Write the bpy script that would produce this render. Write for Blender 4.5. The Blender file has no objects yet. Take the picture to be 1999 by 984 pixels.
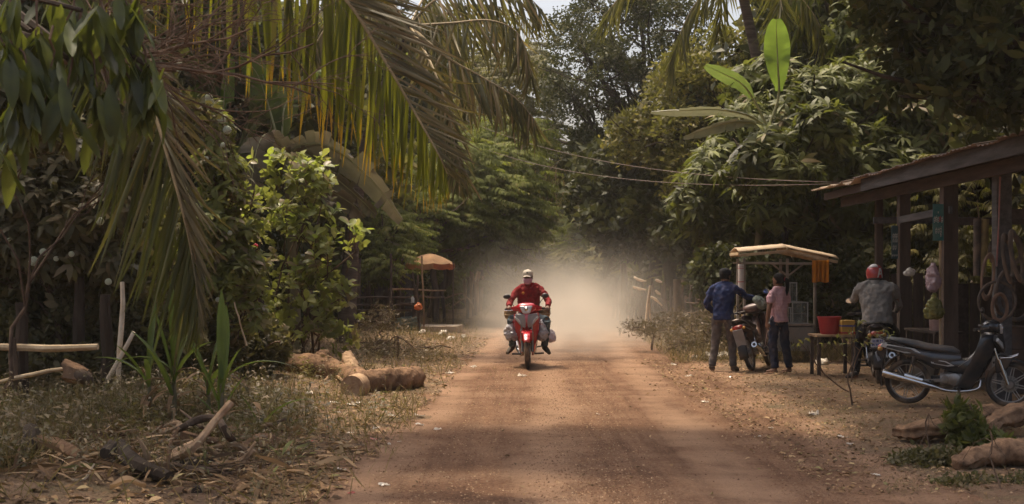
import bpy, bmesh, math, random
import numpy as np
from mathutils import Vector, Matrix, Euler

random.seed(7)
RNG = np.random.default_rng(7)
SC = bpy.context.scene
COL = SC.collection
R = math.radians

# ------------------------------------------------------------------ camera
FPX, W0, H0, HOR, EYE = 2600.0, 1999.0, 984.0, 535.0, 1.58
cam = bpy.data.cameras.new('camera')
cam.sensor_width = 36.0
cam.lens = FPX / W0 * 36.0
cam.shift_y = (HOR - H0 / 2) / W0
cam.clip_start, cam.clip_end = 0.1, 2000.0
cam.dof.use_dof = True
cam.dof.focus_distance = 20.5
cam.dof.aperture_fstop = 6.3
cam_o = bpy.data.objects.new('camera', cam)
COL.objects.link(cam_o)
cam_o.location = (0, 0, EYE)
cam_o.rotation_euler = (R(90), 0, 0)
SC.camera = cam_o

# ------------------------------------------------------------------ sky, sun, exposure
SUN = Vector((-0.24, 0.29, 0.925)).normalized()
elev = math.asin(SUN.z)
azim = math.atan2(SUN.x, SUN.y)          # from +Y (ahead) towards +X
w = bpy.data.worlds.new('World')
SC.world = w
w.use_nodes = True
nt = w.node_tree
bg = nt.nodes['Background']
sky = nt.nodes.new('ShaderNodeTexSky')
sky.sky_type = 'NISHITA'
sky.sun_disc = False
sky.sun_elevation = elev
sky.sun_rotation = azim
sky.altitude = 0
sky.air_density = 1.0
sky.dust_density = 9.0
sky.ozone_density = 0.2
nt.links.new(sky.outputs[0], bg.inputs[0])
bg.inputs[1].default_value = 0.15
sl = bpy.data.lights.new('sun', 'SUN')
sl.energy = 2.3
sl.angle = R(3.5)
sl.color = (1.0, 0.86, 0.66)
sun_o = bpy.data.objects.new('sun', sl)
COL.objects.link(sun_o)
sun_o.rotation_euler = SUN.to_track_quat('Z', 'Y').to_euler()
sun_o.location = (0, 0, 30)
vs = SC.view_settings
vs.view_transform = 'Standard'
vs.look = 'None'
vs.exposure = 0.80
vs.gamma = 1.0
vs.use_curve_mapping = False
cy = SC.cycles
cy.use_denoising = True
cy.max_bounces = 7
cy.diffuse_bounces = 3
cy.glossy_bounces = 2
cy.transmission_bounces = 4
cy.transparent_max_bounces = 6
cy.volume_bounces = 1
cy.caustics_reflective = False
cy.caustics_refractive = False
cy.sample_clamp_indirect = 6.0

# ------------------------------------------------------------------ small helpers
def P(px, py, d):
    """a picture direction carried to distance d"""
    return Vector(((px - 1000) / FPX * d, d, EYE - (py - HOR) / FPX * d))

def nz(x, y, s=1.0):
    x = x * s; y = y * s
    return (np.sin(1.3 * x + 0.7 * y + 1.1) + np.sin(-0.8 * x + 1.9 * y + 4.2) + 0.6 * np.sin(2.9 * x + 2.3 * y + 0.3)
            + 0.6 * np.sin(3.7 * x - 3.1 * y + 2.2) + 0.35 * np.sin(6.1 * x + 5.3 * y + 5.1) + 0.35 * np.sin(7.9 * x - 4.7 * y)) / 3.0

def sstep(a, b, v):
    t = np.clip((v - a) / (b - a), 0, 1)
    return t * t * (3 - 2 * t)

def road_x(y):
    return 0.35 + 0.033 * y + 0.0006 * np.maximum(0, y - 60) ** 2 * 0.25

def gz(x, y):
    """height of the ground"""
    x = np.asarray(x, float); y = np.asarray(y, float)
    u = x - road_x(y)
    wid = np.where(u < 0, 1.9, 2.3) + 0.28 * nz(x * 0.2, y, 0.9) + 0.16 * nz(x * 0.5, y, 2.7)
    t = sstep(wid - 0.45, wid + 0.45, np.abs(u))
    bank = 0.14 * sstep(2.2, 4.5, -u) * sstep(6, 9, y)
    return -0.03 + 0.05 * t + bank + t * 0.018 * nz(x, y, 1.7) + t * 0.012 * nz(x, y, 5.0)

def G(px, py):
    d = FPX * EYE / (py - HOR)
    x = (px - 1000) / FPX * d
    return Vector((x, d, float(gz(x, d))))

def on(x, y, dz=0.0):
    return Vector((x, y, float(max(gz(x, y), -0.005 if abs(x - road_x(y)) < 2.4 else -9)) + dz))

def smooth_path(pts, n):
    pts = [Vector(p) for p in pts]
    if len(pts) == 2:
        return [pts[0].lerp(pts[1], i / n) for i in range(n + 1)]
    q = [pts[0] * 2 - pts[1]] + pts + [pts[-1] * 2 - pts[-2]]
    out = []
    m = len(pts) - 1
    for i in range(n + 1):
        t = i / n * m
        k = min(int(t), m - 1)
        u = t - k
        a, b, c, d = q[k], q[k + 1], q[k + 2], q[k + 3]
        out.append(0.5 * ((2 * b) + (c - a) * u + (2 * a - 5 * b + 4 * c - d) * u * u + (3 * b - a - 3 * c + d) * u ** 3))
    return out

def frame_of(t, up=Vector((0, 0, 1))):
    t = t.normalized()
    if abs(t.dot(up)) > 0.97:
        up = Vector((0, 1, 0))
    s = t.cross(up).normalized()
    return t, s, s.cross(t).normalized()

class MB:
    def __init__(self):
        self.v = []; self.f = []
    def add(self, vs, fs, M=None):
        o = len(self.v)
        self.v += [tuple(M @ Vector(p)) if M else tuple(p) for p in vs]
        self.f += [tuple(i + o for i in f) for f in fs]
        return self
    def box(self, c, s, M=None, rot=None):
        x, y, z = s[0] / 2, s[1] / 2, s[2] / 2
        vs = [Vector((a, b, d)) for a in (-x, x) for b in (-y, y) for d in (-z, z)]
        if rot:
            e = Euler(rot).to_matrix()
            vs = [e @ p for p in vs]
        vs = [p + Vector(c) for p in vs]
        return self.add(vs, [(0, 1, 3, 2), (4, 6, 7, 5), (0, 4, 5, 1), (2, 3, 7, 6), (0, 2, 6, 4), (1, 5, 7, 3)], M)
    def bar(self, a, b, w, h, up=Vector((0, 0, 1)), M=None):
        a = Vector(a); b = Vector(b)
        t, s, u = frame_of(b - a, up)
        vs = [p + s * i * w / 2 + u * j * h / 2 for p in (a, b) for i, j in ((-1, -1), (1, -1), (1, 1), (-1, 1))]
        return self.add(vs, [(3, 2, 1, 0), (4, 5, 6, 7), (0, 1, 5, 4), (1, 2, 6, 5), (2, 3, 7, 6), (3, 0, 4, 7)], M)
    def tube(self, pts, rad, n=8, sx=1.0, sy=1.0, up=Vector((0, 0, 1)), wob=0.0, M=None, caps=True):
        pts = [Vector(p) for p in pts]
        m = len(pts)
        if not hasattr(rad, '__len__'):
            rad = [rad] * m
        elif len(rad) != m:
            rad = list(np.interp(np.linspace(0, 1, m), np.linspace(0, 1, len(rad)), rad))
        vs = []
        pu = Vector(up)
        for i in range(m):
            t = pts[min(i + 1, m - 1)] - pts[max(i - 1, 0)]
            if t.length < 1e-9:
                t = Vector((0, 0, 1))
            t, s, u = frame_of(t, pu)
            pu = u
            for k in range(n):
                a = 2 * math.pi * k / n
                r = rad[i] * (1 + (random.uniform(-wob, wob) if wob else 0))
                vs.append(pts[i] + s * math.cos(a) * r * sx + u * math.sin(a) * r * sy)
        fs = [(i * n + k, i * n + (k + 1) % n, (i + 1) * n + (k + 1) % n, (i + 1) * n + k) for i in range(m - 1) for k in range(n)]
        if caps:
            fs.append(tuple(range(n - 1, -1, -1)))
            fs.append(tuple((m - 1) * n + k for k in range(n)))
        return self.add(vs, fs, M)
    def loft(self, secs, M=None, caps=True, closed=True):
        n = len(secs[0]); m = len(secs)
        vs = [Vector(p) for s in secs for p in s]
        fs = [(i * n + k, i * n + (k + 1) % n, (i + 1) * n + (k + 1) % n, (i + 1) * n + k)
              for i in range(m - 1) for k in range(n if closed else n - 1)]
        if caps and closed:
            fs.append(tuple(range(n - 1, -1, -1)))
            fs.append(tuple((m - 1) * n + k for k in range(n)))
        return self.add(vs, fs, M)
    def lathe(self, prof, c, axis, n=24, M=None):
        """prof: (offset along axis, radius)"""
        t, s, u = frame_of(Vector(axis))
        c = Vector(c)
        secs = [[c + t * a + (s * math.cos(2 * math.pi * k / n) + u * math.sin(2 * math.pi * k / n)) * max(r, 1e-4) for k in range(n)] for a, r in prof]
        return self.loft(secs, M)
    def torus(self, c, axis, r0, r1, n=32, m=10, squash=1.0, M=None):
        t, s, u = frame_of(Vector(axis))
        c = Vector(c)
        vs = []
        for i in range(n):
            a = 2 * math.pi * i / n
            e = s * math.cos(a) + u * math.sin(a)
            for k in range(m):
                b = 2 * math.pi * k / m
                vs.append(c + e * (r0 + r1 * math.cos(b)) + t * r1 * squash * math.sin(b))
        fs = [(i * m + k, i * m + (k + 1) % m, ((i + 1) % n) * m + (k + 1) % m, ((i + 1) % n) * m + k) for i in range(n) for k in range(m)]
        return self.add(vs, fs, M)
    def ball(self, c, r, n=12, m=8, rot=None, M=None):
        if not hasattr(r, '__len__'):
            r = (r, r, r)
        e = rot if isinstance(rot, Matrix) else (Euler(rot).to_matrix() if rot else Matrix.Identity(3))
        c = Vector(c)
        secs = []
        for j in range(m + 1):
            th = math.pi * j / m
            th = min(max(th, 0.02), math.pi - 0.02)
            secs.append([c + e @ Vector((r[0] * math.sin(th) * math.cos(2 * math.pi * k / n), r[1] * math.sin(th) * math.sin(2 * math.pi * k / n), r[2] * math.cos(th))) for k in range(n)])
        return self.loft(secs[::-1], M)
    def sheet(self, rows, M=None):
        return self.loft(rows, M, caps=False, closed=False)
    def prism(self, outline, half, M=None, axis='y'):
        """outline in x,z; extruded along y by +-half"""
        n = len(outline)
        vs = [(x, -half, z) for x, z in outline] + [(x, half, z) for x, z in outline]
        fs = [tuple(range(n)), tuple(range(2 * n - 1, n - 1, -1))] + [(k, k + n, (k + 1) % n + n, (k + 1) % n) for k in range(n)]
        return self.add(vs, fs, M)
    def mesh(self, name, mat=None, smooth=40):
        me = bpy.data.meshes.new(name)
        me.from_pydata(self.v, [], self.f)
        if mat:
            me.materials.append(mat)
        if smooth:
            me.polygons.foreach_set('use_smooth', [True] * len(me.polygons))
            me.set_sharp_from_angle(angle=R(smooth))
        me.update()
        return me
    def build(self, name, mat, parent=None, smooth=40, bevel=0, seg=2, solid=0, M=None, subd=0, fixn=True):
        me = self.mesh(name, mat, smooth)
        if fixn:
            bm = bmesh.new(); bm.from_mesh(me)
            bmesh.ops.recalc_face_normals(bm, faces=bm.faces)
            bm.to_mesh(me); bm.free()
        o = link(name, me, parent)
        if solid:
            md = o.modifiers.new('solid', 'SOLIDIFY'); md.thickness = solid; md.offset = 0
        if bevel:
            md = o.modifiers.new('bevel', 'BEVEL'); md.width = bevel; md.segments = seg; md.limit_method = 'ANGLE'; md.angle_limit = R(35)
        if subd:
            md = o.modifiers.new('sub', 'SUBSURF'); md.levels = subd; md.render_levels = subd
        if M:
            o.matrix_local = M
        return o

def link(name, me, parent=None):
    o = bpy.data.objects.new(name, me)
    COL.objects.link(o)
    if parent is not None:
        o.parent = parent
    return o

def tag(o, label, cat, group=None, kind=None):
    if label: o['label'] = label
    if cat: o['category'] = cat
    if group: o['group'] = group
    if kind: o['kind'] = kind
    return o

def thing(name, label, cat, loc=(0, 0, 0), rot=(0, 0, 0), group=None):
    o = bpy.data.objects.new(name, None)
    o.empty_display_size = 0.1
    COL.objects.link(o)
    o.location = loc
    o.rotation_euler = rot
    return tag(o, label, cat, group)

def copy_tree(o, parent=None):
    kids = [c for c in CH.get(o.name, [])] if o.name in CH else list(o.children)
    c = o.copy()
    COL.objects.link(c)
    c.parent = parent
    for k in kids:
        copy_tree(k, c)
    return c
CH = {}

def np_mesh(name, verts, faces, mat, rnd=None, smooth=False):
    """faces: (m,k) int array, or list of such arrays"""
    if not isinstance(faces, (list, tuple)):
        faces = [faces]
    me = bpy.data.meshes.new(name)
    verts = np.ascontiguousarray(verts, dtype=np.float32)
    me.vertices.add(len(verts))
    me.vertices.foreach_set('co', verts.ravel())
    tot = np.concatenate([np.full(len(f), f.shape[1], np.int32) for f in faces])
    loops = np.concatenate([np.ascontiguousarray(f, dtype=np.int32).ravel() for f in faces])
    me.loops.add(len(loops))
    me.loops.foreach_set('vertex_index', loops)
    me.polygons.add(len(tot))
    st = np.concatenate([[0], np.cumsum(tot)[:-1]]).astype(np.int32)
    me.polygons.foreach_set('loop_start', st)
    me.polygons.foreach_set('loop_total', tot)
    if smooth:
        me.polygons.foreach_set('use_smooth', np.ones(len(tot), bool))
    if rnd is not None:
        at = me.attributes.new('rnd', 'FLOAT', 'POINT')
        at.data.foreach_set('value', np.ascontiguousarray(rnd, dtype=np.float32))
    me.materials.append(mat)
    me.update(calc_edges=True)
    return me

def scatter(name, tmpl, pos, M, mat, rnd=None, smooth=False):
    """copies of a template (verts, [face arrays]) at pos (n,3) with matrices M (n,3,3), as one mesh"""
    tv, tf = tmpl[0], tmpl[1]
    n, k = len(pos), len(tv)
    v = np.einsum('nij,kj->nki', M, tv) + pos[:, None, :]
    fs = [(f[None] + (np.arange(n) * k)[:, None, None]).reshape(-1, f.shape[1]) for f in tf]
    if rnd is None:
        rnd = RNG.random(n)
    rv = np.repeat(rnd, k)
    if len(tmpl) > 2:
        rv = np.clip(rv + np.tile(tmpl[2], n), 0, 1)
    return np_mesh(name, v.reshape(-1, 3), fs, mat, rv, smooth)

def basis(ax, nrm):
    """(n,3,3) with columns x=ax, y, z~nrm"""
    ax = ax / np.linalg.norm(ax, axis=1, keepdims=True)
    y = np.cross(nrm, ax)
    y /= np.maximum(np.linalg.norm(y, axis=1, keepdims=True), 1e-6)
    z = np.cross(ax, y)
    return np.stack([ax, y, z], axis=2)

def leaf_tmpl(k=2, width=0.3, droop=0.25, fold=0.25, prof=None, stem=0.0):
    """a unit-long leaf along +x"""
    ts = np.linspace(0, 1, k + 2)[1:-1]
    z = lambda t: -droop * t * t
    v = [(0, 0, 0)]
    for t in ts:
        wv = width / 2 * (prof(t) if prof else math.sin(math.pi * min(1, t * 0.95 + 0.05)) ** 0.8)
        v += [(t, wv, z(t) + fold * wv), (t, -wv, z(t) + fold * wv)]
    v.append((1, 0, z(1)))
    n = len(v)
    tri = [(0, 2, 1), (n - 1, n - 3, n - 2)]
    quad = [(1 + 2 * i, 2 + 2 * i, 4 + 2 * i, 3 + 2 * i) for i in range(k - 1)]
    fs = [np.array(tri)]
    if quad:
        fs.append(np.array(quad))
    return np.array(v, float), fs

def kite_tmpl(width=0.4, droop=0.1):
    v = np.array([(0, 0, 0), (0.45, width / 2, 0.03), (1, 0, -droop), (0.45, -width / 2, 0.03)], float)
    return v, [np.array([(0, 3, 2, 1)])]

def join_tmpl(parts):
    """parts: list of (template, 3x3 matrix, offset)"""
    V = []; F = {}; rv = []
    o = 0
    for t, M, off in parts:
        v = t[0] @ np.asarray(M).T + np.asarray(off)
        V.append(v)
        rv += [random.uniform(-0.18, 0.18)] * len(v)
        for f in t[1]:
            F.setdefault(f.shape[1], []).append(f + o)
        o += len(v)
    return np.concatenate(V), [np.concatenate(x) for x in F.values()], np.array(rv)

def rotm(yaw, pitch, roll=0.0):
    return np.array(Euler((roll, -pitch, yaw), 'XYZ').to_matrix())

# ------------------------------------------------------------------ materials
MATS = {}
def new_mat(name):
    m = bpy.data.materials.new(name)
    m.use_nodes = True
    m.node_tree.nodes.clear()
    out = m.node_tree.nodes.new('ShaderNodeOutputMaterial')
    return m, m.node_tree, out

def nd(nt, typ, **kw):
    n = nt.nodes.new(typ)
    for k, v in kw.items():
        if k.startswith('i_'):
            key = k[2:]
            key = int(key) if key.isdigit() else key.replace('_', ' ')
            n.inputs[key].default_value = v
        else:
            setattr(n, k, v)
    return n

def ramp(nt, stops, fac=None):
    n = nt.nodes.new('ShaderNodeValToRGB')
    e = n.color_ramp.elements
    while len(e) < len(stops):
        e.new(0.5)
    for i, (p, c) in enumerate(stops):
        e[i].position = p
        e[i].color = (*c, 1)
    if fac is not None:
        nt.links.new(fac, n.inputs[0])
    return n

def pmat(name, col, col2=None, rough=0.6, metal=0.0, scale=8.0, bump=0.15, bscale=None, spec=0.4, stretch=None, coat=0.0, dust=0.0, trans=0.0):
    """principled with a noise-driven blend of two colours, fine bump and road dust gathering on it"""
    if name in MATS:
        return MATS[name]
    m, nt, out = new_mat(name)
    L = nt.links.new
    b = nd(nt, 'ShaderNodeBsdfPrincipled')
    b.inputs['Metallic'].default_value = metal
    b.inputs['Specular IOR Level'].default_value = spec
    b.inputs['Coat Weight'].default_value = coat
    b.inputs['Transmission Weight'].default_value = trans
    tc = nd(nt, 'ShaderNodeTexCoord')
    mp = nd(nt, 'ShaderNodeMapping')
    if stretch:
        mp.inputs['Scale'].default_value = stretch
    L(tc.outputs['Object'], mp.inputs[0])
    n1 = nd(nt, 'ShaderNodeTexNoise', i_Scale=scale, i_Detail=6.0, i_Roughness=0.65)
    L(mp.outputs[0], n1.inputs['Vector'])
    c2 = col2 or tuple(c * 0.6 for c in col)
    rp = ramp(nt, [(0.32, c2), (0.68, col)], n1.outputs[0])
    src = rp.outputs[0]
    if dust:
        n3 = nd(nt, 'ShaderNodeTexNoise', i_Scale=scale * 0.5 + 2, i_Detail=5.0)
        L(tc.outputs['Object'], n3.inputs['Vector'])
        r3 = ramp(nt, [(0.42, (0, 0, 0)), (0.75, (dust, dust, dust))], n3.outputs[0])
        mx = nd(nt, 'ShaderNodeMix', data_type='RGBA')
        L(r3.outputs[0], mx.inputs[0]); L(src, mx.inputs[6])
        mx.inputs[7].default_value = (0.30, 0.19, 0.11, 1)
        src = mx.outputs[2]
    L(src, b.inputs['Base Color'])
    rr = nd(nt, 'ShaderNodeMapRange')
    rr.inputs[3].default_value = max(0.03, rough - 0.1); rr.inputs[4].default_value = min(1, rough + 0.12)
    L(n1.outputs[0], rr.inputs[0]); L(rr.outputs[0], b.inputs['Roughness'])
    if bump:
        n2 = nd(nt, 'ShaderNodeTexNoise', i_Scale=bscale or scale * 4, i_Detail=4.0)
        L(mp.outputs[0], n2.inputs['Vector'])
        bp = nd(nt, 'ShaderNodeBump', i_Strength=bump, i_Distance=0.02)
        L(n2.outputs[0], bp.inputs['Height']); L(bp.outputs[0], b.inputs['Normal'])
    L(b.outputs[0], out.inputs[0])
    MATS[name] = m
    return m

def leaf_mat(name, stops, trans=0.35, tcol=(0.16, 0.22, 0.02), per_object=False, rough=0.5, spec=0.25, dustamt=0.0, extra=None):
    if name in MATS:
        return MATS[name]
    m, nt, out = new_mat(name)
    L = nt.links.new
    if per_object:
        oi = nd(nt, 'ShaderNodeObjectInfo'); f = oi.outputs['Random']
    else:
        at = nd(nt, 'ShaderNodeAttribute', attribute_name='rnd'); f = at.outputs['Fac']
    rp = ramp(nt, stops, f)
    src = rp.outputs[0]
    tc = nd(nt, 'ShaderNodeTexCoord')
    no = nd(nt, 'ShaderNodeTexNoise', i_Scale=3.0, i_Detail=4.0)
    L(tc.outputs['Object'], no.inputs['Vector'])
    mm = nd(nt, 'ShaderNodeMix', data_type='RGBA', blend_type='MULTIPLY')
    mm.inputs[0].default_value = 1.0
    r2 = ramp(nt, [(0.3, (0.62, 0.6, 0.6)), (0.7, (1.2, 1.15, 1.05))], no.outputs[0])
    L(src, mm.inputs[6]); L(r2.outputs[0], mm.inputs[7])
    src = mm.outputs[2]
    if dustamt:
        # road dust settles on the upper faces of the leaves
        ge = nd(nt, 'ShaderNodeNewGeometry')
        sp = nd(nt, 'ShaderNodeSeparateXYZ')
        L(ge.outputs['Normal'], sp.inputs[0])
        ab = nd(nt, 'ShaderNodeMath', operation='ABSOLUTE'); L(sp.outputs[2], ab.inputs[0])
        n4 = nd(nt, 'ShaderNodeTexNoise', i_Scale=9.0, i_Detail=3.0); L(tc.outputs['Object'], n4.inputs['Vector'])
        mu = nd(nt, 'ShaderNodeMath', operation='MULTIPLY'); L(ab.outputs[0], mu.inputs[0]); L(n4.outputs[0], mu.inputs[1])
        m2 = nd(nt, 'ShaderNodeMath', operation='MULTIPLY'); L(mu.outputs[0], m2.inputs[0]); m2.inputs[1].default_value = dustamt * 1.8
        m2.use_clamp = True
        mx = nd(nt, 'ShaderNodeMix', data_type='RGBA')
        L(m2.outputs[0], mx.inputs[0]); L(src, mx.inputs[6]); mx.inputs[7].default_value = (0.27, 0.19, 0.12, 1)
        src = mx.outputs[2]
    if extra:
        src = extra(nt, src)
    b = nd(nt, 'ShaderNodeBsdfPrincipled')
    b.inputs['Roughness'].default_value = rough
    b.inputs['Specular IOR Level'].default_value = spec
    L(src, b.inputs['Base Color'])
    t = nd(nt, 'ShaderNodeBsdfTranslucent')
    mt = nd(nt, 'ShaderNodeMix', data_type='RGBA')
    mt.inputs[0].default_value = 0.5
    L(src, mt.inputs[6]); mt.inputs[7].default_value = (*tcol, 1)
    L(mt.outputs[2], t.inputs[0])
    ms = nd(nt, 'ShaderNodeMixShader')
    ms.inputs[0].default_value = trans
    L(b.outputs[0], ms.inputs[1]); L(t.outputs[0], ms.inputs[2])
    L(ms.outputs[0], out.inputs[0])
    MATS[name] = m
    return m

M_BARK = pmat('bark', (0.16, 0.11, 0.075), (0.05, 0.035, 0.025), 0.9, scale=6, bump=0.6, bscale=18, stretch=(1, 1, 0.25), spec=0.1)
M_BARKD = pmat('bark_dark', (0.075, 0.055, 0.04), (0.025, 0.018, 0.013), 0.9, scale=6, bump=0.6, bscale=18, stretch=(1, 1, 0.25), spec=0.1)
M_PALMT = pmat('palm_trunk', (0.17, 0.13, 0.10), (0.07, 0.05, 0.04), 0.9, scale=5, bump=0.6, bscale=14, stretch=(0.4, 0.4, 3), spec=0.1)
M_TWIG = pmat('twig', (0.16, 0.105, 0.07), (0.07, 0.045, 0.03), 0.9, scale=12, bump=0.2, spec=0.1)
M_DRYWOOD = pmat('dry_wood', (0.40, 0.27, 0.16), (0.17, 0.105, 0.06), 0.85, scale=5, bump=0.5, bscale=26, stretch=(1, 1, 0.3), spec=0.1)
M_LOG = pmat('log_wood', (0.31, 0.185, 0.105), (0.09, 0.052, 0.032), 0.9, scale=7, bump=1.0, bscale=24, stretch=(1, 1, .6), spec=0.1)
M_CUT = pmat('cut_wood', (0.48, 0.33, 0.2), (0.25, 0.15, 0.085), 0.85, scale=9, bump=0.3, spec=0.1)
M_BAMBOO = pmat('peeled_pole', (0.60, 0.45, 0.28), (0.36, 0.25, 0.14), 0.7, scale=7, bump=0.2, spec=0.2)
M_PALE = pmat('pale_pole', (0.72, 0.60, 0.44), (0.50, 0.38, 0.25), 0.7, scale=7, bump=0.2, spec=0.2)
M_POST = pmat('old_post', (0.13, 0.095, 0.075), (0.055, 0.038, 0.03), 0.9, scale=5, bump=0.5, bscale=20, stretch=(1, 1, 0.2), spec=0.1)
M_REDPOST = pmat('painted_post', (0.16, 0.06, 0.04), (0.07, 0.03, 0.022), 0.8, scale=5, bump=0.3, bscale=20, stretch=(1, 1, 0.2), spec=0.2)
M_BOARD = pmat('grey_board', (0.13, 0.12, 0.115), (0.055, 0.05, 0.048), 0.85, scale=3, bump=0.4, bscale=18, stretch=(4, 0.4, 4), spec=0.15)
M_BOARDR = pmat('brown_board', (0.105, 0.076, 0.06), (0.05, 0.036, 0.03), 0.8, scale=3, bump=0.4, bscale=18, stretch=(4, 0.4, 4), spec=0.15)
# ------------------------------------------------------------------ ground and road
def dirt_mat(name, a, b, c, patch=(0.17, 0.13, 0.07), pamt=0.0, fine=60.0, bump=0.5, tracks=False):
    m, nt, out = new_mat(name)
    L = nt.links.new
    tc = nd(nt, 'ShaderNodeTexCoord')
    n1 = nd(nt, 'ShaderNodeTexNoise', i_Scale=0.9, i_Detail=8.0, i_Roughness=0.7)
    n2 = nd(nt, 'ShaderNodeTexNoise', i_Scale=fine, i_Detail=5.0, i_Roughness=0.8)
    v1 = nd(nt, 'ShaderNodeTexVoronoi', i_Scale=fine * 0.75)
    for n in (n1, n2, v1):
        L(tc.outputs['Object'], n.inputs['Vector'])
    r1 = ramp(nt, [(0.34, a), (0.52, b), (0.7, c)], n1.outputs[0])
    r2 = ramp(nt, [(0.28, (0.42, 0.38, 0.36)), (0.5, (0.95, 0.95, 0.95)), (0.75, (1.3, 1.28, 1.22))], n2.outputs[0])
    mm = nd(nt, 'ShaderNodeMix', data_type='RGBA', blend_type='MULTIPLY'); mm.inputs[0].default_value = 1
    L(r1.outputs[0], mm.inputs[6]); L(r2.outputs[0], mm.inputs[7])
    src = mm.outputs[2]
    # scattered grit of another colour
    r3 = ramp(nt, [(0.12, (1, 1, 1)), (0.22, (0, 0, 0))], v1.outputs['Distance'])
    hs = nd(nt, 'ShaderNodeMath', operation='MULTIPLY'); L(r3.outputs[0], hs.inputs[0]); hs.inputs[1].default_value = 0.55
    m3 = nd(nt, 'ShaderNodeMix', data_type='RGBA')
    r4 = ramp(nt, [(0.2, (0.09, 0.05, 0.035)), (0.6, (0.22, 0.12, 0.075)), (0.9, (0.42, 0.30, 0.2))], v1.outputs['Color'])
    L(hs.outputs[0], m3.inputs[0]); L(src, m3.inputs[6]); L(r4.outputs[0], m3.inputs[7])
    src = m3.outputs[2]
    if tracks:
        mpn = nd(nt, 'ShaderNodeMapping'); mpn.inputs['Scale'].default_value = (3.4, 0.16, 1); mpn.inputs['Rotation'].default_value = (0, 0, R(1.9)); L(tc.outputs['Object'], mpn.inputs[0])
        nst = nd(nt, 'ShaderNodeTexNoise', i_Scale=1.6, i_Detail=6.0, i_Roughness=.7); L(mpn.outputs[0], nst.inputs['Vector'])
        rst = ramp(nt, [(.32, (.62, .58, .56)), (.5, (.98, .98, .98)), (.7, (1.2, 1.18, 1.14))], nst.outputs[0])
        mst = nd(nt, 'ShaderNodeMix', data_type='RGBA', blend_type='MULTIPLY'); mst.inputs[0].default_value = .9
        L(src, mst.inputs[6]); L(rst.outputs[0], mst.inputs[7]); src = mst.outputs[2]
        # paler wheel tracks worn along the road
        sp = nd(nt, 'ShaderNodeSeparateXYZ'); L(tc.outputs['Object'], sp.inputs[0])
        yy = nd(nt, 'ShaderNodeMath', operation='MULTIPLY_ADD'); L(sp.outputs[1], yy.inputs[0]); yy.inputs[1].default_value = -0.033; L(sp.outputs[0], yy.inputs[2])
        nw = nd(nt, 'ShaderNodeTexNoise', i_Scale=0.35, i_Detail=2.0); L(tc.outputs['Object'], nw.inputs['Vector'])
        wob = nd(nt, 'ShaderNodeMath', operation='MULTIPLY_ADD'); L(nw.outputs[0], wob.inputs[0]); wob.inputs[1].default_value = 0.8; L(yy.outputs[0], wob.inputs[2])
        wv = nd(nt, 'ShaderNodeMath', operation='MULTIPLY'); L(wob.outputs[0], wv.inputs[0]); wv.inputs[1].default_value = 4.6
        sn = nd(nt, 'ShaderNodeMath', operation='SINE'); L(wv.outputs[0], sn.inputs[0])
        r5 = ramp(nt, [(0.25, (0, 0, 0)), (0.55, (0.85, 0.85, 0.85))])
        mr = nd(nt, 'ShaderNodeMapRange'); mr.inputs[1].default_value = -1; mr.inputs[2].default_value = 1
        L(sn.outputs[0], mr.inputs[0])
        ml = nd(nt, 'ShaderNodeMath', operation='MULTIPLY'); L(mr.outputs[0], ml.inputs[0]); L(n1.outputs[0], ml.inputs[1])
        L(ml.outputs[0], r5.inputs[0])
        m5 = nd(nt, 'ShaderNodeMix', data_type='RGBA')
        L(r5.outputs[0], m5.inputs[0]); L(src, m5.inputs[6]); m5.inputs[7].default_value = (c[0] * 1.12, c[1] * 1.12, c[2] * 1.12, 1)
        src = m5.outputs[2]
    if pamt:
        n4 = nd(nt, 'ShaderNodeTexNoise', i_Scale=1.7, i_Detail=6.0, i_Roughness=0.75); L(tc.outputs['Object'], n4.inputs['Vector'])
        r5 = ramp(nt, [(0.45, (0, 0, 0)), (0.62, (pamt, pamt, pamt))], n4.outputs[0])
        m4 = nd(nt, 'ShaderNodeMix', data_type='RGBA')
        L(r5.outputs[0], m4.inputs[0]); L(src, m4.inputs[6]); m4.inputs[7].default_value = (*patch, 1)
        src = m4.outputs[2]
    bs = nd(nt, 'ShaderNodeBsdfPrincipled'); bs.inputs['Roughness'].default_value = 0.95; bs.inputs['Specular IOR Level'].default_value = 0.1
    L(src, bs.inputs['Base Color'])
    ad = nd(nt, 'ShaderNodeMath', operation='MULTIPLY_ADD'); L(v1.outputs['Distance'], ad.inputs[0]); ad.inputs[1].default_value = -0.8; L(n2.outputs[0], ad.inputs[2])
    bp = nd(nt, 'ShaderNodeBump', i_Strength=bump, i_Distance=0.03)
    L(ad.outputs[0], bp.inputs['Height']); L(bp.outputs[0], bs.inputs['Normal'])
    L(bs.outputs[0], out.inputs[0])
    return m

M_ROAD = dirt_mat('road_dirt', (0.165, 0.088, 0.052), (0.235, 0.134, 0.08), (0.31, 0.192, 0.12), fine=38.0, bump=1.0, tracks=True)
M_GROUND = dirt_mat('ground_dirt', (0.15, 0.092, 0.058), (0.225, 0.145, 0.092), (0.32, 0.22, 0.14), patch=(0.13, 0.10, 0.055), pamt=0.75, fine=46.0, bump=0.8)

def uneven(a, b, fine, coarse, f0, f1):
    """coordinates that are close together between f0 and f1"""
    s = list(np.arange(f0, f1 + 1e-6, fine))
    x, st = f1, fine
    while x < b:
        st = min(st * 1.25, coarse); x += st; s.append(min(x, b))
    x, st = f0, fine
    while x > a:
        st = min(st * 1.25, coarse); x -= st; s.insert(0, max(x, a))
    return np.array(s)

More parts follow.
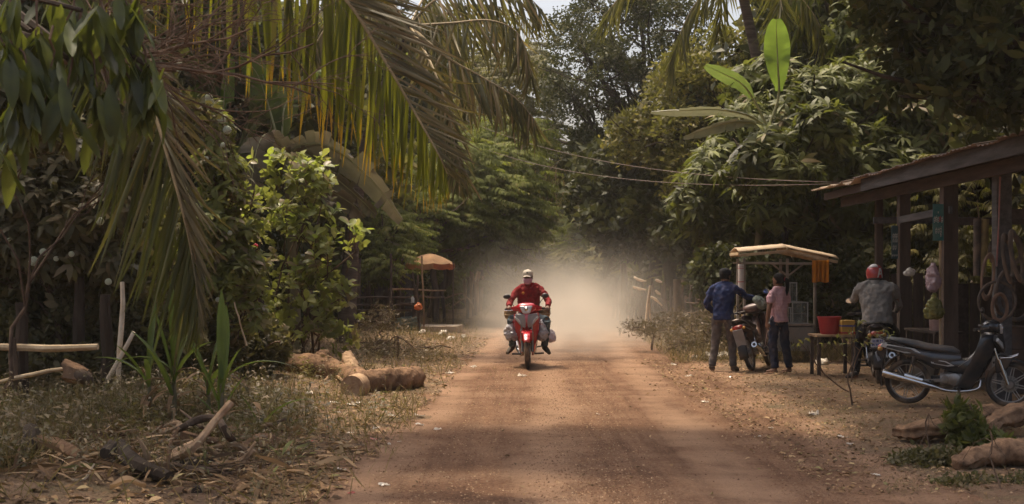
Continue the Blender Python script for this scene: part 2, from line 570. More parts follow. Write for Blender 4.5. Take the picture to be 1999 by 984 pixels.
def sheet_mesh(name, xs, ys, zf, mat):
    X, Y = np.meshgrid(xs, ys)
    Z = zf(X, Y)
    nx, ny = len(xs), len(ys)
    v = np.stack([X, Y, Z], 2).reshape(-1, 3)
    i = (np.arange(ny - 1)[:, None] * nx + np.arange(nx - 1)[None]).ravel()
    f = np.stack([i, i + 1, i + nx + 1, i + nx], 1)
    return np_mesh(name, v, f, mat, smooth=True)

g = link('ground', sheet_mesh('ground', uneven(-400, 400, 0.14, 40, -7, 8.5), uneven(-60, 900, 0.16, 40, 6, 32), gz, M_GROUND))
g['kind'] = 'structure'
def road_z(x, y):
    u = x - road_x(y)
    return 0.012 * (1 - (u / 2.9) ** 2) + 0.010 * nz(x, y * 0.25, 2.2) + 0.006 * nz(x, y, 6.0) - 0.05 * sstep(2.5, 3.0, np.abs(u))
rx = np.linspace(-3.0, 3.0, 60)
ry = uneven(-5, 300, 0.14, 8, 7, 30)
U, Y = np.meshgrid(rx, ry)
X = U + road_x(Y)
nx, ny = len(rx), len(ry)
i = (np.arange(ny - 1)[:, None] * nx + np.arange(nx - 1)[None]).ravel()
rd = link('road', np_mesh('road', np.stack([X, Y, road_z(X, Y)], 2).reshape(-1, 3), np.stack([i, i + 1, i + nx + 1, i + nx], 1), M_ROAD, smooth=True))
rd['kind'] = 'structure'

def surf(x, y):
    return np.maximum(gz(x, y), np.where(np.abs(x - road_x(y)) < 2.6, road_z(x, y), -9))

# gravel: loose stones lying on the road and its edges
def pebble_tmpl():
    v = np.array([(1, 0, -.3), (-1, 0.1, -.3), (0.1, 1, -.3), (0, -1, -.2), (0.1, 0, 0.7)], float)
    f = np.array([(0, 2, 4), (2, 1, 4), (1, 3, 4), (3, 0, 4)])
    return v, [f]
def rand_rot(n):
    q = RNG.normal(size=(n, 4)); q /= np.linalg.norm(q, axis=1, keepdims=True)
    a, b, c, d = q.T
    return np.stack([np.stack([1 - 2 * (c * c + d * d), 2 * (b * c - a * d), 2 * (b * d + a * c)], 1),
                     np.stack([2 * (b * c + a * d), 1 - 2 * (b * b + d * d), 2 * (c * d - a * b)], 1),
                     np.stack([2 * (b * d - a * c), 2 * (c * d + a * b), 1 - 2 * (b * b + c * c)], 1)], 1)
M_GRAVEL = leaf_mat('gravel_stone', [(0.0, (0.13, 0.072, 0.047)), (0.45, (0.225, 0.13, 0.08)), (0.75, (0.31, 0.20, 0.12)), (1.0, (0.42, 0.30, 0.20))], trans=0.0, rough=0.95, spec=0.1)
n = 88000
y = 8 + 24 * RNG.random(n) ** 1.7
u = RNG.normal(size=n) * 1.5
keep = (RNG.random(n) < 0.08 + 0.92 * sstep(-.5, .6, .7 * nz(u * 1.6, y * 0.10, 1.0) + .45 * np.sin(u * 4.6 + 1.2) - 1.2 * np.exp(-((u - .95) / .28) ** 2))) & (np.abs(u) < 4.2)
y, u = y[keep], u[keep]
x = u + road_x(y)
s = 0.003 + 0.0085 * RNG.random(len(x)) ** 3
aa = RNG.random(len(x)) * 6.283
Mx = basis(np.stack([np.cos(aa), np.sin(aa), RNG.normal(size=len(x)) * .25], 1), np.stack([RNG.normal(size=len(x)) * .3, RNG.normal(size=len(x)) * .3, np.ones(len(x))], 1)) * s[:, None, None]
pos = np.stack([x, y, surf(x, y) + s * 0.35], 1)
gv = link('gravel', scatter('gravel', pebble_tmpl(), pos, Mx, M_GRAVEL))
tag(gv, 'loose reddish gravel strewn over the dirt road', 'gravel', kind='stuff')
# clods and bigger stones of the yard in front of the hut
n = 2600
y = 12 + 10 * RNG.random(n); x = 2.0 + 5 * RNG.random(n)
s = 0.005 + 0.018 * RNG.random(n) ** 3
gv = link('dirt_clods', scatter('dirt_clods', pebble_tmpl(), np.stack([x, y, surf(x, y) + s * 0.2], 1), basis(np.stack([RNG.normal(size=n), RNG.normal(size=n), RNG.normal(size=n) * .2], 1), np.stack([RNG.normal(size=n) * .3, RNG.normal(size=n) * .3, np.ones(n)], 1)) * s[:, None, None], M_GRAVEL))
tag(gv, 'crumbled dirt clods on the yard in front of the hut', 'clods', kind='stuff')

# fallen leaves
M_LITTER = leaf_mat('fallen_leaf', [(0.0, (0.07, 0.045, 0.028)), (0.4, (0.19, 0.115, 0.06)), (0.7, (0.33, 0.21, 0.11)), (0.9, (0.48, 0.34, 0.2)), (1.0, (0.15, 0.17, 0.05))], trans=0.15, tcol=(0.3, 0.2, 0.08), rough=0.8, spec=0.15)
lt = leaf_tmpl(2, 0.42, 0.2, 0.5)
def litter(name, label, xs, ys, smin, smax, zoff=0.012):
    n = len(xs)
    a = RNG.random(n) * 6.283
    ax = np.stack([np.cos(a), np.sin(a), RNG.normal(size=n) * 0.18], 1)
    nm = np.stack([RNG.normal(size=n) * 0.35, RNG.normal(size=n) * 0.35, np.ones(n)], 1)
    s = smin + (smax - smin) * RNG.random(n) ** 1.5
    M = basis(ax, nm) * s[:, None, None]
    o = link(name, scatter(name, lt, np.stack([xs, ys, surf(xs, ys) + zoff], 1), M, M_LITTER))
    return tag(o, label, 'fallen leaves', kind='stuff')
n = 9000
y = 8.5 + 24 * RNG.random(n) ** 1.3
x = road_x(y) - 1.9 - np.abs(RNG.normal(size=n)) * 1.8 - 0.1 * (y - 8)*0
litter('leaf_litter', 'dry fallen leaves on the weedy left verge', x, y, 0.03, 0.11)
n = 7000
y = 9.5 + 15 * RNG.random(n) ** 1.2
x = 2.3 + np.abs(RNG.normal(size=n)) * 2.2
litter('leaf_litter', 'dry fallen leaves on the bare yard by the hut', x, y, 0.02, 0.075)
n = 420
y = 9 + 16 * RNG.random(n); x = road_x(y) + RNG.normal(size=n) * 1.4
litter('leaf_litter', 'few stray leaves scattered along the middle of the road', x, y, 0.02, 0.07)

# grass and weeds
blade = leaf_tmpl(2, 0.045, 0.35, 0.1, prof=lambda t: 1.0 - 0.55 * t)
sprig_leaf = kite_tmpl(0.45, 0.15)
def weed_tmpl(nl=9, h=1.0):
    parts = [(leaf_tmpl(1, 0.02, 0.0, 0.0), rotm(0, R(85)), (0, 0, 0))]
    for k in range(nl):
        z = 0.2 + 0.8 * k / nl
        parts.append((sprig_leaf, rotm(k * 2.4, R(random.uniform(-10, 50))) * 0.24, (0.03 * math.cos(k), 0.03 * math.sin(k), z * h)))
    return join_tmpl(parts)
M_GRASS = leaf_mat('dry_grass', [(0.0, (0.10, 0.085, 0.035)), (0.35, (0.17, 0.13, 0.055)), (0.6, (0.26, 0.19, 0.09)), (0.9, (0.36, 0.26, 0.13)), (1.0, (0.14, 0.14, 0.04))], trans=0.3, tcol=(0.3, 0.26, 0.06), rough=0.7)
M_WEED = leaf_mat('weed_leaf', [(0.0, (0.06, 0.055, 0.02)), (0.4, (0.11, 0.10, 0.035)), (0.7, (0.17, 0.13, 0.06)), (1.0, (0.25, 0.17, 0.09))], trans=0.3, tcol=(0.24, 0.26, 0.04), dustamt=0.25)
def blades(name, label, xs, ys, h0, h1, mat=None, lean=0.5):
    n = len(xs)
    ax = np.stack([RNG.normal(size=n) * lean, RNG.normal(size=n) * lean, np.ones(n)], 1)
    nm = RNG.normal(size=(n, 3))
    s = h0 + (h1 - h0) * RNG.random(n) ** 1.6
    M = basis(ax, nm) * s[:, None, None]
    o = link(name, scatter(name, blade, np.stack([xs, ys, surf(xs, ys) - 0.01], 1), M, mat or M_GRASS))
    return tag(o, label, 'grass', kind='stuff')
def weeds(name, label, xs, ys, h0, h1, mat=None):
    n = len(xs)
    a = RNG.random(n) * 6.283
    ax = np.stack([np.cos(a), np.sin(a), RNG.normal(size=n) * 0.25], 1)
    nm = np.stack([RNG.normal(size=n) * 0.25, RNG.normal(size=n) * 0.25, np.ones(n)], 1)
    s = h0 + (h1 - h0) * RNG.random(n) ** 1.6
    M = basis(ax, nm) * s[:, None, None]
    o = link(name, scatter(name, weed_tmpl(), np.stack([xs, ys, surf(xs, ys) - 0.01], 1), M, mat or M_WEED))
    return tag(o, label, 'weeds', kind='stuff')
def cl(n, x0, x1, y0, y1, thr=-0.1, p=1.3, sc=1.3):
    y = y0 + (y1 - y0) * RNG.random(n) ** p
    x = x0 + (x1 - x0) * RNG.random(n)
    k = nz(x, y, sc) + 0.35 * RNG.normal(size=n) > thr
    return x[k], y[k]
x, y = cl(46000, -6.5, -1.0, 8.6, 16, -0.15)
k = (x < road_x(y) - 1.75 + 0.25 * nz(x, y, 1.1)) & ~((y < 11.4) & (x > -3.6) & (RNG.random(len(x)) < .85)) & ~((x > road_x(y) - 3.0 - .05 * (y - 9)) & (RNG.random(len(x)) < .7 - .35 * nz(x, y, 1.6)))
blades('dry_grass', 'dry brownish grass on the left verge by the woodpile', x[k], y[k], 0.05, 0.32)
x, y = cl(20000, -7.5, -0.9, 15, 32, 0.0)
k = (x < road_x(y) - 1.9 + 0.3 * nz(x, y, 1.1)) & ~((y < 19.4) & (x > -3.8) & (RNG.random(len(x)) < .7))
blades('dry_grass', 'dry grass round the fallen trunk beside the road', x[k], y[k], 0.06, 0.28)
x, y = cl(8000, -6.5, -1.3, 8.8, 20, -0.1)
k = (x < road_x(y) - 2.1) & ~((y > 15) & (RNG.random(len(x)) < .6)) & ~((x > road_x(y) - 2.9) & (RNG.random(len(x)) < .7)) & ~((y < 11.2) & (x > -3.6) & (RNG.random(len(x)) < .9))
weeds('weeds', 'low green weeds growing through the left verge', x[k], y[k], 0.08, 0.42)
x, y = cl(9000, 2.6, 6.0, 9.2, 16.5, 0.15)
k = x > road_x(y) + 2.0
blades('dry_grass', 'thin grass on the yard around the bare sapling', x[k], y[k], 0.02, 0.09, lean=0.9)
x, y = cl(1500, 2.7, 6.0, 9.5, 15.5, 0.2)
weeds('weeds', 'low dusty weeds on the yard by the split logs', x, y, 0.03, 0.10)
x, y = cl(16000, 2.4, 6.5, 23.5, 40, -0.2)
k = x > road_x(y) + 1.7
blades('dry_grass', 'dry yellow grass along the right verge before the fence', x[k], y[k], 0.08, 0.38)
x, y = cl(14000, -9, -0.9, 30, 55, -0.1)
k = x < road_x(y) - 1.9
blades('dry_grass', 'dry grass on the far left verge beyond the stall', x[k], y[k], 0.08, 0.3)
# tufts at the road edge near the rider
x, y = cl(2600, -0.9, 0.3, 17.5, 23.5, 0.75, sc=2.2)
blades('dry_grass', 'small green grass tufts on the road edge beside the rider', x, y, 0.03, 0.11, mat=M_WEED, lean=0.8)

# tall half-dead scrub in the left foreground: stems with a few shrivelled leaves
def scrub_tmpl(nl=12):
    parts = [(leaf_tmpl(1, 0.012, 0.02, 0.0), rotm(0, R(84)), (0, 0, 0)), (leaf_tmpl(1, 0.012, 0.1, 0.0), rotm(2, R(60)) * .6, (0, 0, .3)), (leaf_tmpl(1, 0.012, 0.1, 0.0), rotm(4.4, R(55)) * .5, (0, 0, .45))]
    for k in range(nl):
        z = 0.15 + 0.8 * k / nl
        parts.append((leaf_tmpl(1, .34, .3, .4), rotm(k * 2.4, R(random.uniform(-50, 40))) * random.uniform(.08, .16), (0.10 * math.cos(k * 2.4) * z, 0.10 * math.sin(k * 2.4) * z, z)))
    return join_tmpl(parts)
M_SCRUB = leaf_mat('scrub_leaf', [(0.0, (0.05, 0.04, 0.02)), (0.35, (0.095, 0.08, 0.036)), (0.6, (0.155, 0.115, 0.057)), (0.88, (0.24, 0.175, 0.095)), (1.0, (0.10, 0.12, 0.035))], trans=0.25, tcol=(0.26, 0.22, 0.06), dustamt=0.3)
def scrub(label, xs, ys, h0, h1):
    n = len(xs)
    a = RNG.random(n) * 6.283
    ax = np.stack([np.cos(a), np.sin(a), RNG.normal(size=n) * 0.3], 1)
    nm = np.stack([RNG.normal(size=n) * 0.3, RNG.normal(size=n) * 0.3, np.ones(n)], 1)
    s_ = h0 + (h1 - h0) * RNG.random(n) ** 1.4
    o = link('scrub', scatter('scrub', scrub_tmpl(), np.stack([xs, ys, surf(xs, ys) - 0.01], 1), basis(ax, nm) * s_[:, None, None], M_SCRUB))
    return tag(o, label, 'scrub', kind='stuff')
x, y = cl(4200, -6.5, -1.6, 9.3, 15, -0.3)
k = (x < road_x(y) - 2.3 - 0.10 * (y - 9)) & ~((y < 12.6) & (x > -3.7) & (RNG.random(len(x)) < .8))
scrub('half-dead scrub growing through the left foreground', x[k], y[k], 0.18, 0.6)
x, y = cl(1500, -6, -1.2, 15, 27, -0.1)
k = (x < road_x(y) - 2.5) & ~((y < 19.6) & (x > -3.8) & (RNG.random(len(x)) < .8))
scrub('half-dead scrub round the fallen trunk and the stall', x[k], y[k], 0.15, 0.55)
x, y = cl(1100, 2.9, 5.2, 23.2, 34, -0.1)
k = x > road_x(y) + 1.9
scrub('half-dead scrub along the right verge before the fence', x[k], y[k], 0.15, 0.6)
# ------------------------------------------------------------------ leaf sprays
def rosette(n=12, L=1.0, width=0.24, droop=0.35, up=0.25):
    """whorl of lance-shaped leaves at a twig end"""
    parts = []
    t = leaf_tmpl(2, width, droop, 0.35)
    for k in range(n):
        parts.append((t, rotm(k * 2.4 + random.uniform(-.3, .3), R(random.uniform(-55, 30)) + up * 0.3, random.uniform(-.4, .4)) * (L * random.uniform(0.65, 1.05)), (0, 0, random.uniform(-0.1, 0.1))))
    return join_tmpl(parts)
def spray(n=11, width=0.36):
    """flat spray: leaves in two ranks along a thin horizontal twig, tips hanging"""
    t = leaf_tmpl(1, width, 0.35, 0.2)
    parts = [(leaf_tmpl(1, 0.025, 0.12, 0.0), np.eye(3) * 1.0, (0, 0, 0))]
    for k in range(n):
        u = 0.12 + 0.88 * k / n
        for s in (-1, 1):
            parts.append((t, rotm(s * R(random.uniform(45, 70)), R(random.uniform(-45, -5)), random.uniform(-.3, .3)) * (0.26 * (1.1 - 0.5 * u)), (u, 0, -0.12 * u * u)))
    return join_tmpl(parts)
def puff(n=14, width=0.5, L=0.5):
    """loose ball of small leaves"""
    parts = []
    t = kite_tmpl(width, 0.12)
    for k in range(n):
        d = Vector((random.gauss(0, 1), random.gauss(0, 1), random.gauss(0, 0.8))).normalized() * random.uniform(0.2, 0.75)
        parts.append((t, rotm(random.uniform(0, 6.28), R(random.uniform(-50, 50)), random.uniform(-1, 1)) * (L * random.uniform(0.6, 1.1)), tuple(d)))
    return join_tmpl(parts)
T_ROS = [rosette(12), rosette(10), rosette(14, droop=0.55)]
T_SPRAY = [spray(), spray(9), spray(13)]
T_PUFF = [puff(), puff(12), puff(16)]
T_PUFFB = [puff(11, 0.55, 0.62), puff(10, 0.6, 0.66)]
def leafy(n=12, width=0.4, L=0.6, k=2):
    parts = []
    t = leaf_tmpl(k, width, 0.2, 0.3)
    for j in range(n):
        d = Vector((random.gauss(0, 1), random.gauss(0, 1), random.gauss(0, 0.8))).normalized() * random.uniform(0.15, 0.6)
        parts.append((t, rotm(random.uniform(0, 6.28), R(random.uniform(-75, 25)), random.uniform(-.8, .8)) * (L * random.uniform(0.6, 1.1)), tuple(d)))
    return join_tmpl(parts)
T_LEAFY = [leafy(), leafy(14), leafy(10, .46)]

def n3(p, s, ph):
    p = p * s
    return (np.sin(p[:, 0] * 1.7 + p[:, 1] * 0.9 + ph) + np.sin(p[:, 1] * 1.9 - p[:, 2] * 1.3 + ph * 2) + np.sin(p[:, 2] * 2.1 + p[:, 0] * 1.1 + ph * 3)
            + 0.6 * np.sin(p[:, 0] * 3.9 - p[:, 2] * 3.1 + ph) + 0.6 * np.sin(p[:, 1] * 4.3 + p[:, 2] * 3.7)) / 2.6

def crown_pts(blobs, n, shell=0.55, gap=-0.35, gs=1.0, seed=0):
    """points in the blobs' volume, more towards their surface, thinned by a lumpy field so that gaps remain"""
    vol = np.array([b[1][0] * b[1][1] * b[1][2] for b in blobs]) ** 0.72
    cnt = np.maximum(8, (n * 1.5 * vol / vol.sum())).astype(int)
    P_, O_ = [], []
    for (c, r), m in zip(blobs, cnt):
        d = RNG.normal(size=(m, 3)); d /= np.linalg.norm(d, axis=1, keepdims=True)
        rad = RNG.random(m) ** (1 / 3) * (1 - shell) + shell * (0.82 + 0.24 * RNG.random(m))
        lump = 1 + 0.22 * n3(d * 2.2 + np.array(c), 1.0, seed)
        P_.append(np.array(c) + d * np.array(r) * (rad * lump)[:, None])
        O_.append(d)
    p = np.concatenate(P_); o = np.concatenate(O_)
    k = n3(p, gs, seed + 1.7) + 0.25 * RNG.normal(size=len(p)) > gap
    return p[k], o[k]

def crown_mesh(name, blobs, n, tmpl, size, mat, mode='ros', shell=0.55, gap=-0.35, gs=1.0, seed=0):
    p, o = crown_pts(blobs, n, shell, gap, gs, seed)
    m = len(p)
    s = size * (0.65 + 0.7 * RNG.random(m))
    if mode == 'spray':       # horizontal layers reaching outwards
        ax = o * np.array([1, 1, 0.12]) + RNG.normal(size=(m, 3)) * np.array([0.5, 0.5, 0.10])
        ax[:, 2] -= 0.12
        nm = np.stack([RNG.normal(size=m) * 0.2, RNG.normal(size=m) * 0.2, np.ones(m)], 1)
    elif mode == 'ros':       # whorls facing out and up
        a = RNG.random(m) * 6.283
        ax = np.stack([np.cos(a), np.sin(a), np.zeros(m)], 1)
        nm = o * 0.7 + RNG.normal(size=(m, 3)) * 0.35 + np.array([0, 0, 0.75])
        ax = ax - nm * (np.sum(ax * nm, 1) / np.sum(nm * nm, 1))[:, None]
    else:
        ax = RNG.normal(size=(m, 3)); nm = RNG.normal(size=(m, 3))
    M = basis(ax, nm) * s[:, None, None]
    k = np.arange(m) % len(tmpl)
    rn = np.clip(0.5 + 0.22 * n3(p, 0.9, seed + 5) + 0.2 * RNG.normal(size=m), 0.0, 1.0)
    if len(tmpl) == 1:
        return scatter(name, tmpl[0], p, M, mat, rn)
    # several templates in one mesh
    V, F, RV = [], {}, []
    off = 0
    for j, t in enumerate(tmpl):
        q = k == j
        tv, tf = t[0], t[1]
        nn, kk = int(q.sum()), len(tv)
        V.append((np.einsum('nij,kj->nki', M[q], tv) + p[q][:, None, :]).reshape(-1, 3))
        rv = np.repeat(rn[q], kk)
        if len(t) > 2:
            rv = np.clip(rv + np.tile(t[2], nn), 0, 1)
        RV.append(rv)
        for f in tf:
            F.setdefault(f.shape[1], []).append((f[None] + (np.arange(nn) * kk)[:, None, None]).reshape(-1, f.shape[1]) + off)
        off += nn * kk
    return np_mesh(name, np.concatenate(V), [np.concatenate(x) for x in F.values()], mat, np.concatenate(RV))

def limb_path(a, b, sag=0.0, n=6, wob=0.06):
    a = Vector(a); b = Vector(b)
    L = (b - a).length
    return [a.lerp(b, i / n) + Vector((random.gauss(0, wob), random.gauss(0, wob), random.gauss(0, wob * 0.6))) * L * (0 if i in (0, n) else 0.5) + Vector((0, 0, sag * math.sin(math.pi * i / n))) for i in range(n + 1)]

def tree(name, label, base, blobs, n, tmpl, size, mat, mode='ros', bark=None, tr=0.16, fork=None, shell=0.55, gap=-0.35, gs=1.0, group=None, cat='tree', twigs=True, crown='crown', nt_=5):
    base = Vector(base)
    root = thing(name, label, cat, base, group=group)
    inv = np.array(base)
    lb = [(tuple(np.array(c) - inv), r) for c, r in blobs]
    seed = random.uniform(0, 20)
    me = crown_mesh(crown, lb, n, tmpl, size, mat, mode, shell, gap, gs, seed)
    link(crown, me, root)
    cen = np.mean([c for c, r in lb], axis=0)
    fk = Vector(fork) - base if fork is not None else Vector((cen[0] * 0.35, cen[1] * 0.35, max(0.4, cen[2] * 0.45)))
    mb = MB()
    tp = limb_path((0, 0, -0.1), fk, n=6, wob=0.07)
    mb.tube(tp, [tr * 1.35, tr * 1.05, tr * 0.95, tr * 0.85], n=10, wob=0.05)
    mb.build('trunk', bark or M_BARK, root)
    lm = MB()
    for c, r in lb:
        q = Vector(c)
        pth = limb_path(tp[-1 if random.random() < .7 else -2], q, n=5, wob=0.09)
        lm.tube(pth, [tr * 0.6, tr * 0.22], n=6)
        if twigs and tr > .01:
            for _ in range(nt_):
                d = Vector((random.gauss(0, 1) * r[0], random.gauss(0, 1) * r[1], random.gauss(0, 1) * r[2])) * 0.6
                lm.tube(limb_path(pth[random.randint(2, 5)], q + d, n=4, wob=0.1), [tr * 0.22, 0.012], n=4)
    lm.build('branches', bark or M_BARK, root, fixn=False)['kind'] = 'stuff'
    return root

def B(px, py, d, rx, ry, rd):
    return (tuple(P(px, py, d)), (rx * d / FPX, rd, ry * d / FPX))

# leaf colours (sunlit reflectance)
LM_MANGO = leaf_mat('mango_leaf', [(0.0, (0.052, 0.062, 0.018)), (0.4, (0.092, 0.110, 0.028)), (0.7, (0.138, 0.160, 0.04)), (0.93, (0.19, 0.215, 0.055)), (1.0, (0.21, 0.16, 0.075))], trans=0.32, tcol=(0.24, 0.27, 0.025), dustamt=0.10, spec=.2)
LM_FEATHER = leaf_mat('feathery_leaf', [(0.0, (0.07, 0.088, 0.02)), (0.5, (0.125, 0.155, 0.036)), (0.85, (0.17, 0.20, 0.046)), (1.0, (0.21, 0.19, 0.06))], trans=0.45, tcol=(0.27, 0.31, 0.03), dustamt=0.10, spec=.1, rough=.7)
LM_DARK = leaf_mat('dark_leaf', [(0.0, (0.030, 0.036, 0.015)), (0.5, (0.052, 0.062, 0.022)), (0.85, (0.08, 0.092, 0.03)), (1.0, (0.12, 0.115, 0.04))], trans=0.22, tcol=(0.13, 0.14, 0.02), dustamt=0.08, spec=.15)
LM_OLIVE = leaf_mat('olive_leaf', [(0.0, (0.05, 0.052, 0.018)), (0.5, (0.10, 0.10, 0.030)), (0.8, (0.15, 0.14, 0.04)), (1.0, (0.21, 0.18, 0.055))], trans=0.36, tcol=(0.25, 0.25, 0.03), dustamt=0.18, spec=.12)
LM_DUSTY = leaf_mat('dusty_leaf', [(0.0, (0.05, 0.05, 0.02)), (0.4, (0.085, 0.085, 0.034)), (0.7, (0.13, 0.115, 0.05)), (0.9, (0.20, 0.155, 0.085)), (1.0, (0.12, 0.14, 0.03))], trans=0.32, tcol=(0.25, 0.23, 0.04), dustamt=0.22)
LM_DRYBUSH = leaf_mat('dry_bush_leaf', [(0.0, (0.05, 0.04, 0.022)), (0.5, (0.10, 0.075, 0.04)), (0.85, (0.16, 0.12, 0.065)), (1.0, (0.11, 0.105, 0.035))], trans=0.25, tcol=(0.24, 0.19, 0.06), dustamt=0.5)

# ------------------------------------------------------------------ trees along the road, left
tree('feathery_tree', 'layered feathery green tree hanging over the stall with the parasol', on(-4.3, 39.5),
     [B(740, 455, 37.00, 75, 60, 1.5), B(800, 425, 40.00, 90, 55, 1.8), B(880, 425, 41.00, 90, 48, 1.6), B(765, 508, 35.50, 45, 26, 1.0), B(760, 540, 36.50, 36, 14, 0.7), B(940, 468, 42.00, 55, 38, 1.3), B(700, 500, 36.00, 50, 45, 1.0)],
     1450, T_SPRAY, 0.60, LM_FEATHER, 'spray', tr=0.11, gap=-0.25, gs=1.6, fork=P(800, 520, 38.50))
tree('feathery_tree', 'taller feathery tree arching over the road behind the parasol', on(-2.6, 43),
     [B(930, 380, 42, 85, 55, 2.0), B(985, 420, 43, 65, 50, 1.8), B(900, 320, 43, 90, 50, 2.0), B(970, 330, 44, 80, 60, 2.0), B(1000, 270, 46, 60, 50, 2.0), B(850, 370, 42, 60, 60, 1.8), B(960, 470, 42, 50, 45, 1.4)],
     1500, T_SPRAY, 0.85, LM_FEATHER, 'spray', tr=0.14, gap=-0.3, gs=1.3, fork=P(900, 470, 43))
tree('tall_tree', 'tall grey-green tree beneath the drooping far palm', on(-0.8 - 1.5, 55),
     [B(1010, 190, 54, 70, 80, 2.6), B(1040, 290, 54, 45, 70, 2.2), B(960, 250, 54, 90, 90, 2.6), B(1000, 110, 56, 60, 50, 2.2), B(1030, 390, 56, 45, 60, 2.0), B(950, 400, 55, 80, 90, 2.2), B(960, 520, 55, 70, 60, 1.8)],
     2100, T_SPRAY, 0.8, LM_OLIVE, 'spray', tr=0.2, gap=-0.4, gs=0.9)
# ------------------------------------------------------------------ trees along the road, right
tree('leafy_tree', 'tall dark small-leaved tree with sky showing through beside the road', on(4.9, 46),
     [B(1130, 90, 46, 75, 80, 2.6), B(1190, 50, 46, 90, 80, 3.0), B(1260, 100, 45, 90, 100, 3.0), B(1110, 190, 46, 55, 70, 2.2), B(1180, 180, 46, 80, 70, 2.6), B(1250, 200, 45, 80, 60, 2.4), B(1120, 280, 47, 45, 50, 1.8), B(1320, 60, 45, 80, 80, 2.6), B(1210, -20, 46, 120, 60, 3), B(1150, 130, 44, 80, 60, 2)],
     2900, T_PUFF, 0.32, LM_DARK, 'puff', bark=M_BARKD, tr=0.22, gap=0.0, gs=1.4, fork=P(1290, 300, 45.5), shell=0.4)
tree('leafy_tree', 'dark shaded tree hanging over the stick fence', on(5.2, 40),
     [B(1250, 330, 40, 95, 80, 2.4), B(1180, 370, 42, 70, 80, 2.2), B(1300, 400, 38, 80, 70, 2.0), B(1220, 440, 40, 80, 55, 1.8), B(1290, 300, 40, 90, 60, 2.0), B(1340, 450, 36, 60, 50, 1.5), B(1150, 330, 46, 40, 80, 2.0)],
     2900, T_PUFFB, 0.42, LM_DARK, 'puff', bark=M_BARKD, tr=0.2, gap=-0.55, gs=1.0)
tree('leafy_tree', 'olive tree with yellowing leaves between the dark tree and the banana leaves', on(6.6, 36),
     [B(1340, 190, 37, 80, 70, 2.0), B(1390, 130, 37, 70, 60, 2.0), B(1330, 280, 36, 80, 60, 1.8), B(1420, 200, 36, 60, 70, 1.8), B(1370, 340, 35, 70, 60, 1.6), B(1240, 270, 37, 55, 50, 1.5)],
     1700, T_PUFF, 0.40, LM_OLIVE, 'puff', bark=M_BARKD, tr=0.12, gap=-0.05, gs=1.6, fork=P(1390, 260, 36))
tree('mango_tree', 'broad mango tree rising behind the roofed food cart', on(7.2, 30),
     [B(1370, 400, 29, 60, 50, 1.15), B(1400, 340, 29, 70, 60, 1.38), B(1470, 390, 28.5, 80, 70, 1.38), B(1480, 270, 29.5, 90, 70, 1.61), B(1560, 330, 28.5, 90, 80, 1.495), B(1640, 290, 28.5, 90, 80, 1.495), B(1560, 210, 29.5, 80, 70, 1.61), B(1660, 390, 28.5, 90, 70, 1.38), B(1560, 430, 29, 90, 50, 1.15), B(1480, 160, 30.5, 60, 40, 1.38), B(1640, 180, 29.5, 70, 60, 1.495), B(1730, 330, 28.5, 70, 80, 1.38), B(1420, 450, 29, 60, 35, 0.92), B(1505, 285, 26.2, 45, 34, .6), B(1545, 340, 26, 60, 50, .7), B(1470, 330, 26.3, 50, 40, .6), B(1600, 255, 26.4, 60, 50, .7), B(1530, 400, 26.2, 70, 50, .6)],
     2900, T_ROS, 0.35, LM_MANGO, 'ros', bark=M_BARKD, tr=0.2, gap=-0.5, gs=1.5, fork=P(1540, 470, 30))
tree('mango_tree', 'second mango tree reaching over the roof of the hut', on(12, 31.5),
     [B(1720, 200, 29.5, 90, 80, 1.61), B(1800, 280, 29.5, 90, 70, 1.61), B(1890, 260, 29.5, 90, 60, 1.61), B(1980, 220, 29.5, 80, 60, 1.61), B(1750, 120, 30.5, 80, 70, 1.61), B(1830, 180, 30.5, 90, 70, 1.725), B(1940, 150, 30.5, 90, 80, 1.725), B(1700, 60, 31.5, 80, 50, 1.495)],
     2100, T_ROS, 0.36, LM_MANGO, 'ros', bark=M_BARKD, tr=0.2, gap=-0.5, gs=1.4)
# the big dark tree over the hut: part of its crown enters the picture at the top right, the rest is unseen, lobes added to shade the yard
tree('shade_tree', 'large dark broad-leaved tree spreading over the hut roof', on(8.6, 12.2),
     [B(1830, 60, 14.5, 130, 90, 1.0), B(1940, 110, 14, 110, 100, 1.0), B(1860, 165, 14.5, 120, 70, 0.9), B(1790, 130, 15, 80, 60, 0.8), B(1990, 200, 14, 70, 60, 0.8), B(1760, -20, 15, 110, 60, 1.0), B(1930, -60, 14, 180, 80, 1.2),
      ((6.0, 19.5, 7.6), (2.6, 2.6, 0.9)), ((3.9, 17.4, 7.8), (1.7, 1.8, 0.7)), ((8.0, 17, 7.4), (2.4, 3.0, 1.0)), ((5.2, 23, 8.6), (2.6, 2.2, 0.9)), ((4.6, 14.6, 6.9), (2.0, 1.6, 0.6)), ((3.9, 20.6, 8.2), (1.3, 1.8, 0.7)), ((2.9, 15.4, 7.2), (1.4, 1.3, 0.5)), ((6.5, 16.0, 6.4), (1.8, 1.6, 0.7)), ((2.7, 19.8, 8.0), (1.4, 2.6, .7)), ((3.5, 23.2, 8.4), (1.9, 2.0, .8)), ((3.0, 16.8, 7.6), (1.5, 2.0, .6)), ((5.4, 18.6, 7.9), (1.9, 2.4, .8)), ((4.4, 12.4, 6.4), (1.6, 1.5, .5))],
     4500, T_LEAFY, 0.35, LM_DARK, 'puff', bark=M_BARKD, tr=0.24, gap=-0.35, gs=1.6, fork=(7.9, 12.8, 3.6))

